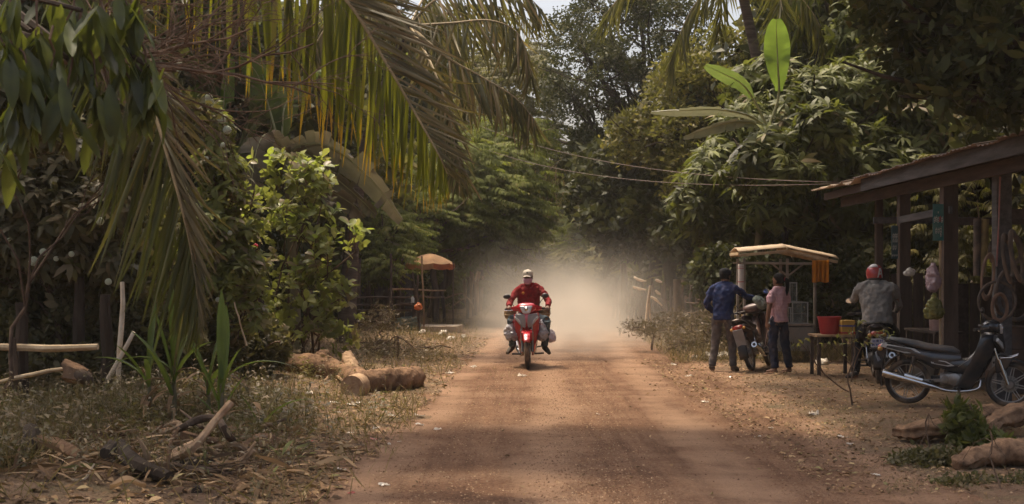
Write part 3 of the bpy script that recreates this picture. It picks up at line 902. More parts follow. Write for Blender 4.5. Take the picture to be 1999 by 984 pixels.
# ------------------------------------------------------------------ woods behind, both sides: a few tree kinds set out one by one
def far_tree(label, blobs, n, tmpl, size, mat, mode, h, gap=-0.5):
    return tree('woodland_tree', label, (0, 0, 0), blobs, n, tmpl, size, mat, mode, tr=0.17, gap=gap, gs=0.9, group='trees of the woods along the road', twigs=False, fork=(0.1, 0, h * 0.35))
def ring(h, r, k=9):
    out = []
    for i in range(k):
        a = i * 2.4; z = h * (0.25 + 0.7 * (i + .5) / k)
        q = r * (0.75 if i % 2 else 0.35) * (1.1 - 0.4 * z / h)
        out.append(((q * math.cos(a), q * math.sin(a), z), (r * random.uniform(.45, .65), r * random.uniform(.45, .65), h * random.uniform(.10, .16))))
    return out
FAR_L = ['shaded mid-green tree in the woods along the road', 'dark small-leaved tree in the woods along the road', 'olive spray-leaved tree in the woods along the road', 'whorl-leaved mango tree in the woods along the road']
protos = [far_tree(FAR_L[0], ring(9, 3.2), 1300, T_PUFFB, 0.55, LM_OLIVE, 'puff', 9),
          far_tree(FAR_L[1], ring(10, 3.4), 1600, T_PUFFB, 0.52, LM_DARK, 'puff', 10),
          far_tree(FAR_L[2], ring(9, 3.3), 1300, T_SPRAY, 0.9, LM_FEATHER, 'spray', 9),
          far_tree(FAR_L[3], ring(8, 3.0), 1000, T_ROS, 0.42, LM_MANGO, 'ros', 8)]
spots = [(-7.5, 27, 1.0, 1), (-10.5, 22, 1.0, 0), (-6.2, 38, 1.0, 0), (-9.5, 33, 1.15, 1), (-13, 28, 1.1, 3), (-5.5, 48, 1.1, 1), (-9, 44, 1.2, 2), (-13, 39, 1.2, 1), (-16, 33, 1.2, 0), (-8.3, 18.5, 0.8, 1),
         (-5.0, 60, 1.25, 1), (-9, 56, 1.3, 0), (-4.4, 72, 1.3, 2), (-8, 70, 1.4, 1), (-3.4, 86, 1.35, 0), (-13, 52, 1.4, 1), (-7, 88, 1.5, 1),
         (8.6, 50, .85, 1), (10.5, 44, 1.2, 0), (9.4, 36, 1.1, 1), (13, 38, 1.2, 2), (12.4, 31, 1.1, 0), (16.5, 33, 1.2, 1), (9, 62, .9, 1), (13, 56, 1.1, 0), (8.6, 74, 1.0, 1), (13, 70, 1.1, 1), (9.4, 92, 1.1, 0),
         (15.5, 26, 1.0, 1), (14, 20.5, 0.95, 0), (11.8, 23.5, 0.9, 1),
         (6.8, 100, 1.1, 2), (1.0, 112, 1.2, 2), (-3.5, 104, 1.3, 2), (6.5, 120, 1.1, 0), (9.5, 112, 1.5, 1), (-8, 110, 1.5, 1), (0.5, 128, 1.2, 0), (-14, 76, 1.6, 1), (17, 64, 1.6, 1)]
used = [0, 0, 0, 0]
for (x, y, s, k) in spots:
    o = protos[k]
    if used[k]:
        o = copy_tree(o)
    used[k] = 1
    o.location = (x, y, float(gz(x, y)) if y < 200 else 0)
    o.rotation_euler.z = random.uniform(0, 6.28)
    o.scale = (s * random.uniform(.92, 1.08), s, s * random.uniform(.92, 1.1))

# low growth under the woods: closes the view between the trunks
UB_L = ['leafy undergrowth shrub at the foot of the woods', 'olive undergrowth shrub at the foot of the woods']
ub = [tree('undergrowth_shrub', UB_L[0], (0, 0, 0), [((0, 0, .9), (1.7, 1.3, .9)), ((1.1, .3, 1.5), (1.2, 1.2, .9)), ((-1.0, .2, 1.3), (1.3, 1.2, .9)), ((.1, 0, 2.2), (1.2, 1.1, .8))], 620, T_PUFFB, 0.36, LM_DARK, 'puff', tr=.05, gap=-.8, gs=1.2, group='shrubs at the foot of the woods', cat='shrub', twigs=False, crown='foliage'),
      tree('undergrowth_shrub', UB_L[1], (0, 0, 0), [((0, 0, .8), (1.6, 1.3, .8)), ((1.0, .3, 1.6), (1.2, 1.2, .9)), ((-1.1, .2, 1.2), (1.2, 1.1, .8)), ((-.2, 0, 2.3), (1.1, 1.1, .8))], 620, T_SPRAY, 0.5, LM_OLIVE, 'spray', tr=.05, gap=-.8, gs=1.2, group='shrubs at the foot of the woods', cat='shrub', twigs=False, crown='foliage')]
uu = [0, 0]
us = [(-5.6, 43), (-6.4, 40), (-8.5, 36), (-3.2, 50), (-5.0, 46), (-2.6, 58), (-4.6, 55), (-2.2, 66), (-1.6, 76), (-4, 74), (-1.2, 88), (-3.2, 90), (0.6, 99), (2.4, 101), (4.4, 98), (-1.2, 101), (5.9, 92), (6.3, 84), (6.0, 74), (5.8, 66), (5.4, 58), (6.6, 54), (5.6, 50), (7.0, 46), (6.2, 41), (7.6, 37), (8.8, 33), (10.8, 30), (12.8, 27.5), (-6.6, 24), (-8.6, 21), (-5.4, 19), (-7.2, 16.8), (-9.8, 18), (-6.0, 29), (-8.2, 31), (1.8, 106), (-6.4, 60), (7.8, 62), (9.5, 26.5), (11.5, 25)]
for i_, (x, y) in enumerate(us):
    k_ = i_ % 2 if 60 > y else (1 if i_ % 3 else 0)
    o = ub[k_]
    if uu[k_]: o = copy_tree(o)
    uu[k_] = 1
    sc = random.uniform(.85, 1.2) * (1.0 if y < 60 else 1.25)
    o.location = (x, y, float(gz(x, y)))
    o.rotation_euler.z = random.uniform(0, 6.28); o.scale = (sc, sc, sc * random.uniform(.9, 1.2))
# ------------------------------------------------------------------ palms
def leaflet_extra(nt, src):
    # leaflet tips dry to orange: object x runs along the leaflet
    L = nt.links.new
    tc = nd(nt, 'ShaderNodeTexCoord'); sp = nd(nt, 'ShaderNodeSeparateXYZ'); L(tc.outputs['Object'], sp.inputs[0])
    oi = nd(nt, 'ShaderNodeObjectInfo')
    ad = nd(nt, 'ShaderNodeMath', operation='MULTIPLY_ADD'); L(oi.outputs['Random'], ad.inputs[0]); ad.inputs[1].default_value = 0.20; L(sp.outputs[0], ad.inputs[2])
    rp = ramp(nt, [(0.90, (0, 0, 0)), (1.08 if False else 1.0, (0.9, 0.9, 0.9))], ad.outputs[0])
    mx = nd(nt, 'ShaderNodeMix', data_type='RGBA')
    L(rp.outputs[0], mx.inputs[0]); L(src, mx.inputs[6]); mx.inputs[7].default_value = (0.46, 0.19, 0.02, 1)
    return mx.outputs[2]
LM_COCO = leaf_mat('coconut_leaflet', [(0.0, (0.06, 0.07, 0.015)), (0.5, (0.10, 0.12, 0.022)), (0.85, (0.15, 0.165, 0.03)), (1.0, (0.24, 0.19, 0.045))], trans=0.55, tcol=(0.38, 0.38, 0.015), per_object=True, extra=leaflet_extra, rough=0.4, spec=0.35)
LM_COCO2 = leaf_mat('coconut_leaflet_brown', [(0.0, (0.07, 0.06, 0.026)), (0.5, (0.12, 0.10, 0.042)), (0.85, (0.18, 0.14, 0.065)), (1.0, (0.25, 0.17, 0.085))], trans=0.4, tcol=(0.28, 0.22, 0.04), per_object=True, rough=0.45, spec=0.35)  # browner right-hand leaflets; on the lower frond they paint its lit side
LM_PALMFAR = leaf_mat('far_palm_leaf', [(0.0, (0.05, 0.055, 0.02)), (0.5, (0.11, 0.105, 0.035)), (0.8, (0.20, 0.16, 0.07)), (1.0, (0.30, 0.21, 0.11))], trans=0.35, tcol=(0.26, 0.24, 0.05))
M_RACHIS = pmat('frond_rib', (0.34, 0.25, 0.12), (0.17, 0.12, 0.05), 0.6, scale=6, bump=0.15)

def leaflet_mesh(droop, k=5, width=0.034):
    v = []
    for i in range(k + 1):
        t = i / k
        wv = width / 2 * (0.55 + 0.9 * t * (1 - t) * 2) * (1 - t ** 4) + 0.001
        z = -droop * t * t
        v += [(t, wv, z - 0.35 * wv), (t, 0, z + 0.2 * wv), (t, -wv, z - 0.35 * wv)]
    f = []
    for i in range(k):
        a = 3 * i
        f += [(a, a + 1, a + 4, a + 3), (a + 1, a + 2, a + 5, a + 4)]
    return np.array(v), [np.array(f)]
LEAFLETS = {}
def leaflet_data(j, mat):
    if (j, mat.name) not in LEAFLETS:
        v, f = leaflet_mesh([0.04, 0.12, 0.22, 0.4][j % 4])
        LEAFLETS[(j, mat.name)] = np_mesh('leaflet', v, f, mat, smooth=True)
    return LEAFLETS[(j, mat.name)]

def frond_dirs(path, n, dl, dr, jit=0.09):
    """(position, direction, side, parameter) for leaflets; dl(t, tan), dr(t, tan) give directions"""
    out = []
    m = len(path) - 1
    for i in range(n):
        t = (i + 0.5) / n
        q = t * m; k = min(int(q), m - 1)
        p = path[k].lerp(path[k + 1], q - k)
        tan = (path[k + 1] - path[k]).normalized()
        for s, fn in ((-1, dl), (1, dr)):
            d = Vector(fn(t, tan)).normalized() + Vector((random.gauss(0, jit), random.gauss(0, jit), random.gauss(0, jit)))
            out.append((p, d.normalized(), s, t))
    return out

def near_frond(root, pts, n, dl, dr, length, mat, base_r=0.022, jit=0.07):
    path = smooth_path(pts, 40)
    o0 = root.matrix_world.translation if False else root.location
    fr = MB().tube([p - o0 for p in path], [base_r, base_r * 0.75, base_r * 0.4, 0.003], n=7, sy=1.2).build('frond', M_RACHIS, root)
    for p, d, s, t in frond_dirs(path, n, dl, dr, jit):
        if random.random() < 0.03:
            continue
        L = length(t, s) * random.uniform(0.85, 1.1)
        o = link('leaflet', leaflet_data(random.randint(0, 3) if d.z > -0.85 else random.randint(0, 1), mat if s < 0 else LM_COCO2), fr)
        nrm = Vector((random.gauss(0, .55), -0.75, 0.4 + random.gauss(0, .3)))
        y = nrm.cross(d).normalized(); z = d.cross(y)
        Mt = Matrix((d, y, z)).transposed().to_4x4()
        Mt.translation = p - o0
        o.matrix_local = Mt @ Matrix.Diagonal((L, L * random.uniform(0.8, 1.15) * (1.0 / max(0.6, L)) ** 0.3, L, 1))
    return fr

pc = Vector((-3.30, 10.6, 4.45))         # crown of the near palm, above the picture's edge
palm = thing('coconut_palm', 'coconut palm with long green fronds hanging beside the road, tips orange', 'palm', on(-4.75, 10.9))
pb = palm.location.copy()
mb = MB()
tp = smooth_path([(0, 0, -0.1), (0.1, -0.05, 1.6), (0.5, -0.2, 3.2), tuple(pc - pb)], 26)
mb.tube(tp, [0.055 if i % 3 else 0.062 for i in range(27)], n=12)
mb.build('trunk', M_BARKD, palm)
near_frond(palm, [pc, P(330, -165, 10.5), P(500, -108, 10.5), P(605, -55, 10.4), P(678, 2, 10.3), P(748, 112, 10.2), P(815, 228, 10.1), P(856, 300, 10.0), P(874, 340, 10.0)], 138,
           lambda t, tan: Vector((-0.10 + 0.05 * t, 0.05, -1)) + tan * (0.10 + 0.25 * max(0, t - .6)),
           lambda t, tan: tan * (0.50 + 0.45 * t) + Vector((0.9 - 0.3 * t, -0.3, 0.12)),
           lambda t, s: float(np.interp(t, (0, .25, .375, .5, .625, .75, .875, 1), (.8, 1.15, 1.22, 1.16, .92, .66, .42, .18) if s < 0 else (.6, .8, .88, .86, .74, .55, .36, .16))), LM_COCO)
LM_COCO3 = leaf_mat('coconut_leaflet_dark', [(0.0, (0.04, 0.045, 0.016)), (0.5, (0.07, 0.075, 0.024)), (0.85, (0.10, 0.10, 0.032)), (1.0, (0.17, 0.13, 0.05))], trans=0.4, tcol=(0.22, 0.24, 0.02), per_object=True, rough=0.45, spec=0.25)  # dark left side against the brown right: light put into the colour
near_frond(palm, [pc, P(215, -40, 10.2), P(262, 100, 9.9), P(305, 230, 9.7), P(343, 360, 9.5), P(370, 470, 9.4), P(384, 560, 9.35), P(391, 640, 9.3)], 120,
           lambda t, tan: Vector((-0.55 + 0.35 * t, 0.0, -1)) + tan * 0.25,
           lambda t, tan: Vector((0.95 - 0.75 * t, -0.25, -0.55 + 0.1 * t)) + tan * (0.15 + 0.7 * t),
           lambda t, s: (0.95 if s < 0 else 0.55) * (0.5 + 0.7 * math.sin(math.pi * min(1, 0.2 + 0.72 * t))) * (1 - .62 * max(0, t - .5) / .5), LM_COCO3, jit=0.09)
def bundle_frond(root, name, pts, n, length, mat, droop_l, droop_r, base_r=0.03, wid=0.05):
    """a frond far enough away for its leaflets to read as a fringe"""
    path = smooth_path(pts, 24)
    o0 = root.location
    fr = MB().tube([p - o0 for p in path], [base_r, base_r * 0.6, 0.006], n=6).build(name, M_RACHIS, root)
    it = frond_dirs(path, n, droop_l, droop_r, 0.12)
    pos = np.array([tuple(p - o0) for p, d, s, t in it]); ax = np.array([tuple(d) for p, d, s, t in it])
    L = np.array([length(t) for p, d, s, t in it]) * (0.8 + 0.35 * RNG.random(len(it)))
    nm = np.array([0, -0.8, 0.5]) + RNG.normal(size=(len(it), 3)) * 0.5
    M = basis(ax, nm) * L[:, None, None]
    link('leaflets', scatter('leaflets', leaflet_mesh(0.28, 3, wid), pos, M, mat), fr)['kind'] = 'stuff'
def arch(c, az, L, rise, drop):
    """control points of an arching frond"""
    h = Vector((math.sin(az), math.cos(az), 0))
    return [c, c + h * L * .3 + Vector((0, 0, rise)), c + h * L * .65 + Vector((0, 0, rise * 0.7 - drop * .25)), c + h * L * .9 + Vector((0, 0, -drop * .65)), c + h * L + Vector((0, 0, -drop))]
def hang(a, b):
    return lambda t, tan: Vector((0, 0, -1)) * a + tan * b
def far_palm(label, base, crown, fronds, mat=None, r=0.15, name='coconut_palm', group=None, n=46, L=1.0):
    root = thing(name, label, 'palm', base, group=group)
    MB().tube(smooth_path([(0, 0, -0.1), Vector(((crown - Vector(base)).x * .25, 0, (crown - Vector(base)).z * .55)), crown - Vector(base)], 14), [r * 1.3, r, r * .9, r * .8], n=10).build('trunk', M_PALMT, root)
    for pts in fronds:
        side = Vector((pts[-1] - pts[0]).cross(Vector((0, 0, 1)))).normalized()
        bundle_frond(root, 'frond', pts, n, lambda t: L * (0.55 + 0.6 * math.sin(math.pi * min(1, .15 + .75 * t))), mat or LM_PALMFAR,
                     lambda t, tan, s=side: -s * 0.45 + Vector((0, 0, -0.9)) + tan * 0.4, lambda t, tan, s=side: s * 0.45 + Vector((0, 0, -0.9)) + tan * 0.4)
    return root
c2 = P(800, 50, 27)
far_palm('dusty coconut palm with drooping brown fronds over the left of the road', on(-3.42, 27.2), c2,
         [[c2, P(880, 45, 26.5), P(960, 40, 26), P(1015, 70, 25.8), P(1038, 150, 25.6)],
          [c2, P(870, 110, 26), P(940, 150, 25.8), P(1005, 190, 25.6), P(1045, 235, 25.5)],
          [c2, P(850, 0, 27), P(930, -30, 27), P(1010, -20, 27), P(1060, 20, 27)],
          [c2, P(840, 120, 25.5), P(870, 200, 25), P(890, 290, 25), P(900, 330, 24.9)],
          [c2, P(740, 0, 27), P(680, 20, 27), P(620, 90, 27), P(600, 180, 27)],
          [c2, P(860, 30, 28), P(920, 10, 29), P(980, 15, 30), P(1040, 40, 30.5)],
          arch(c2, R(-140), 3, .5, 1.5), arch(c2, R(20), 3.2, .8, 1.2), arch(c2, R(-60), 3.2, .9, 1.3)], n=60, L=0.95)
c3 = P(1440, -60, 33)
far_palm('coconut palm rising behind the mango tree above the banana leaves', on(5.6 + 1.2, 33.5), c3,
         [[c3, P(1400, -40, 33), P(1350, 20, 33), P(1320, 90, 33), P(1310, 140, 33)],
          [c3, P(1480, -70, 32.5), P(1540, -30, 32), P(1590, 30, 31.8), P(1610, 80, 31.8)],
          arch(c3, R(-75), 3.4, 1.0, 1.0), arch(c3, R(75), 3.6, 1.0, 1.2), arch(c3, R(170), 3, .6, 1.6), arch(c3, R(0), 3, 1, 1)], mat=LM_OLIVE, n=54, L=0.95)
c4 = P(1660, -70, 31.5)
far_palm('green palm frond hanging in from above the mango tree', on(8.6, 33), c4,
         [[c4, P(1610, -70, 31.2), P(1560, -40, 31.0), P(1520, 10, 30.9), P(1500, 50, 30.9)], [c4, P(1680, -60, 30.9), P(1700, -20, 30.7), P(1705, 20, 30.6), P(1705, 40, 30.6)],
          arch(c4, R(60), 3.2, .8, 1.0), arch(c4, R(-10), 3.2, .8, 1.0), arch(c4, R(130), 3.0, .7, 1.0)], mat=LM_MANGO, r=0.11, n=60, L=0.85)
# fan of old fronds hanging far off above the fence
c5 = P(1150, 330, 50)
far_palm('small pale palm above the stick fence far down the road', on(4.4, 50.5), c5,
         [arch(c5, R(a), 2.2, .5, 1.3) for a in (-100, -150, 160, 100, 40, -40)], n=40, L=0.8, r=0.12)

# ------------------------------------------------------------------ banana plants
LM_BAN = leaf_mat('banana_leaf', [(0.0, (0.10, 0.135, 0.04)), (0.5, (0.13, 0.17, 0.05)), (1.0, (0.16, 0.20, 0.06))], trans=0.4, tcol=(0.16, 0.26, 0.03), rough=0.35, spec=0.4, dustamt=0.12)
LM_BANG = leaf_mat('banana_leaf_grey', [(0.0, (0.10, 0.10, 0.06)), (0.5, (0.15, 0.135, 0.085)), (1.0, (0.21, 0.165, 0.115))], trans=0.3, tcol=(0.24, 0.22, 0.10), rough=0.5, spec=0.3, dustamt=0.4)
LM_BANL = leaf_mat('banana_leaf_bright', [(0.0, (0.17, 0.25, 0.05)), (1.0, (0.20, 0.30, 0.06))], trans=0.45, tcol=(0.28, 0.42, 0.04), rough=0.35, spec=0.4)
M_BRIB = pmat('banana_rib', (0.34, 0.34, 0.16), (0.22, 0.2, 0.09), 0.5, scale=4, bump=0.05)
M_BSTEM = pmat('banana_stem', (0.19, 0.17, 0.08), (0.09, 0.07, 0.04), 0.6, scale=3, bump=0.2, stretch=(1, 1, .3))
def banana_leaf(root, pts, width, mat, side, nrm_up=Vector((0, 0, 1)), n=34, tear=0.3, sag=0.25, stalk=0.12, asym=(1, 1)):
    """pts: path of the midrib; side: direction across the blade"""
    o0 = root.location
    path = smooth_path(pts, n)
    Ltot = sum((path[i + 1] - path[i]).length for i in range(n))
    lf_v, lf_f, rv = [], [], []
    side = Vector(side).normalized()
    for sg, asy in ((-1, asym[0]), (1, asym[1])):
        bend = sag
        i = int(stalk * n)
        strip = []
        def flush(strip):
            if len(strip) < 2:
                return
            o = len(lf_v); m = len(strip[0])
            for row in strip:
                lf_v.extend(row)
            rr = random.uniform(0, 1)
            rv.extend([rr] * (m * len(strip)))
            for a in range(len(strip) - 1):
                for b in range(m - 1):
                    lf_f.append((o + a * m + b, o + a * m + b + 1, o + (a + 1) * m + b + 1, o + (a + 1) * m + b))
        while i <= n:
            t = max(0.0, (i / n - stalk) / (1 - stalk))
            wv = width * asy * (math.sin(math.pi * min(1, (t * 0.93 + 0.035))) ** 0.55)
            tan = (path[min(i + 1, n)] - path[max(i - 1, 0)]).normalized()
            s = (side - tan * side.dot(tan)).normalized()
            up = s.cross(tan)
            if up.dot(nrm_up) < 0: up = -up
            row = []
            wav = 0.06 * math.sin(i * 0.9 + sg) + (0.035 if i % 2 else -0.035) + random.gauss(0, 0.02)
            for j in range(5):
                u = j / 4
                p = path[i] + s * sg * wv * u * (1 - 0.25 * abs(bend) * u) - up * wv * (bend * u * u - wav * u) + tan * wv * u * 0.25
                row.append(tuple(p - o0))
            strip.append(row)
            if random.random() < tear and len(strip) > 1:
                flush(strip)
                bend = sag + random.gauss(0, 0.22)
                strip = []
                # next strip begins at the same place, sagging differently
                row2 = []
                for j in range(5):
                    u = j / 4
                    p = path[i] + s * sg * wv * u * (1 - 0.25 * abs(bend) * u) - up * wv * (bend * u * u - wav * u) + tan * wv * u * (0.25 + 0.06)
                    row2.append(tuple(p - o0))
                strip = [row2]
            i += 1
        flush(strip)
    me = np_mesh('leaf', np.array(lf_v), np.array(lf_f), mat, np.array(rv), smooth=True)
    o = link('leaf', me, root)
    r0 = 0.016 + 0.014 * Ltot / 2
    MB().tube([p - o0 for p in path], [r0, r0 * .7, r0 * .35, 0.003], n=6).build('midrib', M_BRIB, o)
    return o
def banana(label, base, top, name='banana_plant', r=0.11):
    root = thing(name, label, 'banana plant', base)
    MB().tube(smooth_path([(0, 0, -0.1), (top - Vector(base)) * 0.5 + Vector((0.04, 0, 0)), top - Vector(base)], 10), [r * 1.3, r, r * 0.8, r * 0.45], n=12).build('stem', M_BSTEM, root)
    return root
# left clump, behind the cashew shrub
t1 = P(560, 330, 24.00)
ba = banana('banana plant with torn grey-pink leaves drooping behind the cashew shrub', on(-4.0, 24.5), t1)
banana_leaf(ba, [t1, P(578, 290, 23.90), P(640, 285, 23.70), P(720, 345, 23.50), P(785, 430, 23.40)], 0.321, LM_BANG, (0.15, -0.5, 1), tear=.5)
banana_leaf(ba, [t1, P(592, 300, 23.80), P(640, 335, 23.60), P(700, 385, 23.50), P(735, 420, 23.40)], 0.244, LM_BANG, (0.2, -0.6, 0.8), tear=.5)
banana_leaf(ba, [t1, P(548, 285, 23.8), P(520, 262, 23.6), P(500, 300, 23.4), P(486, 400, 23.3)], 0.34, LM_BANG, (1, -0.25, 0.35), tear=.3, sag=.12)
banana_leaf(ba, [t1, P(580, 345, 23.70), P(640, 370, 23.50), P(690, 400, 23.40), P(712, 425, 23.40)], 0.213, LM_BANG, (0.1, -0.5, 0.8), tear=.4, sag=.6)
banana_leaf(ba, [t1, P(552, 260, 24.10), P(560, 200, 24.20), P(600, 150, 24.30), P(640, 130, 24.40)], 0.336, LM_BAN, (0.8, -0.6, 0.2))
banana_leaf(ba, [t1, P(540, 260, 24.20), P(520, 190, 24.40), P(500, 140, 24.50), P(470, 110, 24.70)], 0.305, LM_BAN, (0.8, -0.6, 0.2))
MB().ball((0, 0, 0), (0.16, 0.16, 0.27), 12, 8).build('hanging_fruit', pmat('banana_fruit', (0.09, 0.11, 0.035), (0.04, 0.05, 0.018), 0.6, scale=14, bump=0.6, bscale=22), ba).location = P(575, 345, 23.70) - ba.location
t2 = P(455, 330, 25.00)
bb = banana('banana plant with a bright rolled young leaf standing upright', on(-5.2, 25.5), t2)
banana_leaf(bb, [t2, P(438, 280, 24.90), P(437, 220, 24.80), P(440, 165, 24.80), P(450, 110, 24.80)], 0.176, LM_BANL, (1, -0.3, 0), tear=.04, sag=0.7)
banana_leaf(bb, [t2, P(470, 290, 24.80), P(500, 240, 24.70), P(520, 215, 24.60), P(545, 250, 24.50)], 0.305, LM_BAN, (0.6, -0.6, 0.6))
banana_leaf(bb, [t2, P(480, 250, 25.00), P(505, 200, 25.00), P(540, 180, 24.90), P(575, 200, 24.90)], 0.305, LM_BAN, (0.3, -0.6, 0.8))
banana_leaf(bb, [t2, P(420, 270, 24.80), P(395, 210, 24.70), P(370, 190, 24.60), P(330, 220, 24.50)], 0.366, LM_BAN, (0.4, -0.6, 0.7))
banana_leaf(bb, [t2, P(440, 250, 25.10), P(420, 170, 25.20), P(400, 130, 25.30), P(370, 110, 25.30)], 0.336, LM_BAN, (0.7, -0.6, 0.3))
LM_BANP = leaf_mat('banana_leaf_pale', [(0.0, (0.22, 0.235, 0.17)), (0.5, (0.28, 0.285, 0.21)), (1.0, (0.34, 0.33, 0.25))], trans=0.2, tcol=(0.24, 0.28, 0.10), rough=0.45, spec=0.4)
# right clump behind the mango tree
t3 = P(1500, 250, 26.7)
bc = banana('banana plant with flat grey leaves reaching out of the mango tree', on(5.2, 29.4), t3)
banana_leaf(bc, [t3, P(1460, 225, 26.5), P(1400, 214, 26.3), P(1330, 216, 26.2), P(1272, 218, 26.1)], 0.155, LM_BANP, (0, -0.9, 0.55), tear=.1, stalk=.15)
banana_leaf(bc, [t3, P(1465, 240, 26.4), P(1425, 240, 26.2), P(1380, 252, 26.1), P(1335, 268, 26.0)], 0.161, LM_BANP, (0.2, -0.8, 0.7), tear=.12, stalk=.12, sag=.5)
banana_leaf(bc, [t3, P(1475, 200, 26.6), P(1450, 165, 26.5), P(1415, 145, 26.4), P(1378, 128, 26.3)], 0.186, LM_BAN, (0.35, -0.75, 0.75), tear=.03, stalk=.3)
banana_leaf(bc, [t3, P(1520, 190, 26.7), P(1519, 130, 26.6), P(1517, 85, 26.6), P(1516, 38, 26.5)], 0.267, LM_BANL, (1, -0.15, 0.0), tear=.02, stalk=.32, sag=0.1)
banana_leaf(bc, [t3, P(1470, 262, 26.4), P(1450, 280, 26.3), P(1430, 300, 26.2), P(1425, 320, 26.1)], 0.149, LM_BANP, (0.5, -0.8, 0.3), tear=.3)
# far clump by the fence
t4 = P(1215, 510, 42)
bd = banana('small banana plant with one yellow-green leaf beside the stick fence', on(3.5, 42.4), t4, r=.09)
banana_leaf(bd, [t4, P(1222, 508, 41.8), P(1232, 514, 41.6), P(1240, 521, 41.4), P(1246, 527, 41.3)], 0.16, LM_BANL, (0.4, -0.6, 0.8), tear=0.05, stalk=.05)
banana_leaf(bd, [t4, P(1205, 470, 42), P(1190, 455, 41.8), P(1178, 462, 41.6), P(1165, 478, 41.5)], 0.18, LM_BANG, (0.5, -0.6, 0.6), tear=.2)
banana_leaf(bd, [t4, P(1200, 480, 42), P(1185, 478, 41.8), P(1170, 490, 41.6), P(1160, 505, 41.5)], 0.2, LM_BANG, (0.5, -0.6, 0.6), tear=.2)
banana_leaf(bd, [t4, P(1208, 490, 42), P(1196, 500, 41.8), P(1186, 520, 41.6), P(1180, 545, 41.5)], 0.2, LM_BANG, (0.7, -0.6, 0.3), tear=.3)
banana_leaf(bd, [t4, P(1207, 514, 41.6), P(1202, 519, 41.4), P(1196, 522, 41.2), P(1191, 524, 41)], 0.08, LM_BANG, (0.3, -0.6, 0.8), tear=.1)

# ------------------------------------------------------------------ near mango branch, top left: every leaf by itself
LM_NEAR = leaf_mat('near_mango_leaf', [(0.0, (0.030, 0.04, 0.014)), (0.4, (0.06, 0.08, 0.022)), (0.75, (0.095, 0.12, 0.03)), (1.0, (0.13, 0.15, 0.04))], trans=0.38, tcol=(0.26, 0.30, 0.02), per_object=True, rough=0.4, spec=0.35, dustamt=0.1)
def wavy_leaf(w, droop, wave):
    k = 7
    v, f = [], []
    for i in range(k + 1):
        t = i / k
        wv = max(w / 2 * math.sin(math.pi * (t * 0.96 + 0.02)) ** 0.75, 0.004)
        z = -droop * t * t
        for u in (-1, -0.5, 0, 0.5, 1):
            v.append((t, u * wv, z + abs(u) * wv * 0.35 + wave * math.sin(t * 15 + u * 2) * abs(u)))
    for i in range(k):
        for j in range(4):
            a = i * 5 + j
            f.append((a, a + 1, a + 6, a + 5))
    return np_mesh('leaf', np.array(v), np.array(f), LM_NEAR, smooth=True)
NL = [wavy_leaf(0.26, 0.12, 0.012), wavy_leaf(0.30, 0.25, 0.016), wavy_leaf(0.23, 0.05, 0.01), wavy_leaf(0.28, -0.08, 0.018)]
nm_root = thing('mango_tree', 'mango tree whose long drooping leaves fill the upper left corner', 'tree', on(-4.15, 7.4))
o0 = nm_root.location.copy()
shade_crown_bl = [((3.16, 7.35, 11.00), (2.2, 1.4, 0.7)), ((5.16, 6.65, 11.10), (2.0, 1.7, 0.7)), ((2.16, 8.45, 11.40), (2.4, 1.4, 0.6)), ((-3.14, 4.25, 10.20), (1.7, 1.8, 0.7)), ((4.46, 4.55, 10.60), (2.2, 1.4, 0.6)), ((-2.04, 7.25, 10.60), (2.0, 2.0, .8)), ((-0.09, 7.75, 10.80), (1.5, 1.3, .5)), ((1.21, 7.95, 10.90), (1.2, 1.2, .5))]  # unseen high crown lobes, added and laid out to shade the near road
link('crown', crown_mesh('crown', shade_crown_bl, 2300, T_ROS, 0.46, LM_MANGO, 'ros', gap=-1.0, gs=1.2, seed=3.3), nm_root)
mb = MB()
mb.tube(smooth_path([(0, 0, -.1), (.05, .3, 1.8), (0.1, 0.6, 3.6), (-.3, .9, 6.5)], 10), [0.28, 0.22, 0.19, .14], n=12, wob=.04)
mb.build('trunk', M_BARKD, nm_root)
mb = MB()
for c, r in shade_crown_bl:
    mb.tube(limb_path((-.3, 0.9, 6.4), c, sag=0.3, n=6), [0.12, 0.03], n=7)
twig_roots = []
for e in ((60, 60, 6.9), (160, 20, 7.0), (250, -10, 7.1), (40, 190, 6.8), (180, 150, 7.0), (290, 130, 7.1)):
    q = P(*e) - o0
    pth = limb_path((0.1, 0.55, 3.2), q, sag=0.12, n=7, wob=.05)
    mb.tube(pth, [0.06, 0.012], n=6)
mb.build('branches', M_BARKD, nm_root, fixn=False)['kind'] = 'stuff'
clus = [(25, 20, 6.8, 10), (70, 70, 6.9, 11), (130, 40, 7.0, 11), (180, 20, 7.0, 9), (215, 70, 7.1, 10), (250, 10, 7.1, 8), (275, 0, 7.1, 7), (40, 150, 6.8, 11), (100, 130, 6.9, 12), (155, 95, 7.0, 12), (30, 230, 6.8, 9),
        (80, 215, 6.9, 8), (130, 190, 6.9, 8), (190, 170, 7.0, 10), (235, 120, 7.1, 9), (285, 130, 7.1, 11), (305, 160, 7.1, 9), (265, 170, 7.1, 10), (215, 190, 7.0, 10), (10, 90, 6.7, 9), (60, 160, 6.8, 8), (5, 300, 6.7, 6), (170, 60, 7.2, 8), (110, 0, 7.1, 8)]
tw = MB()
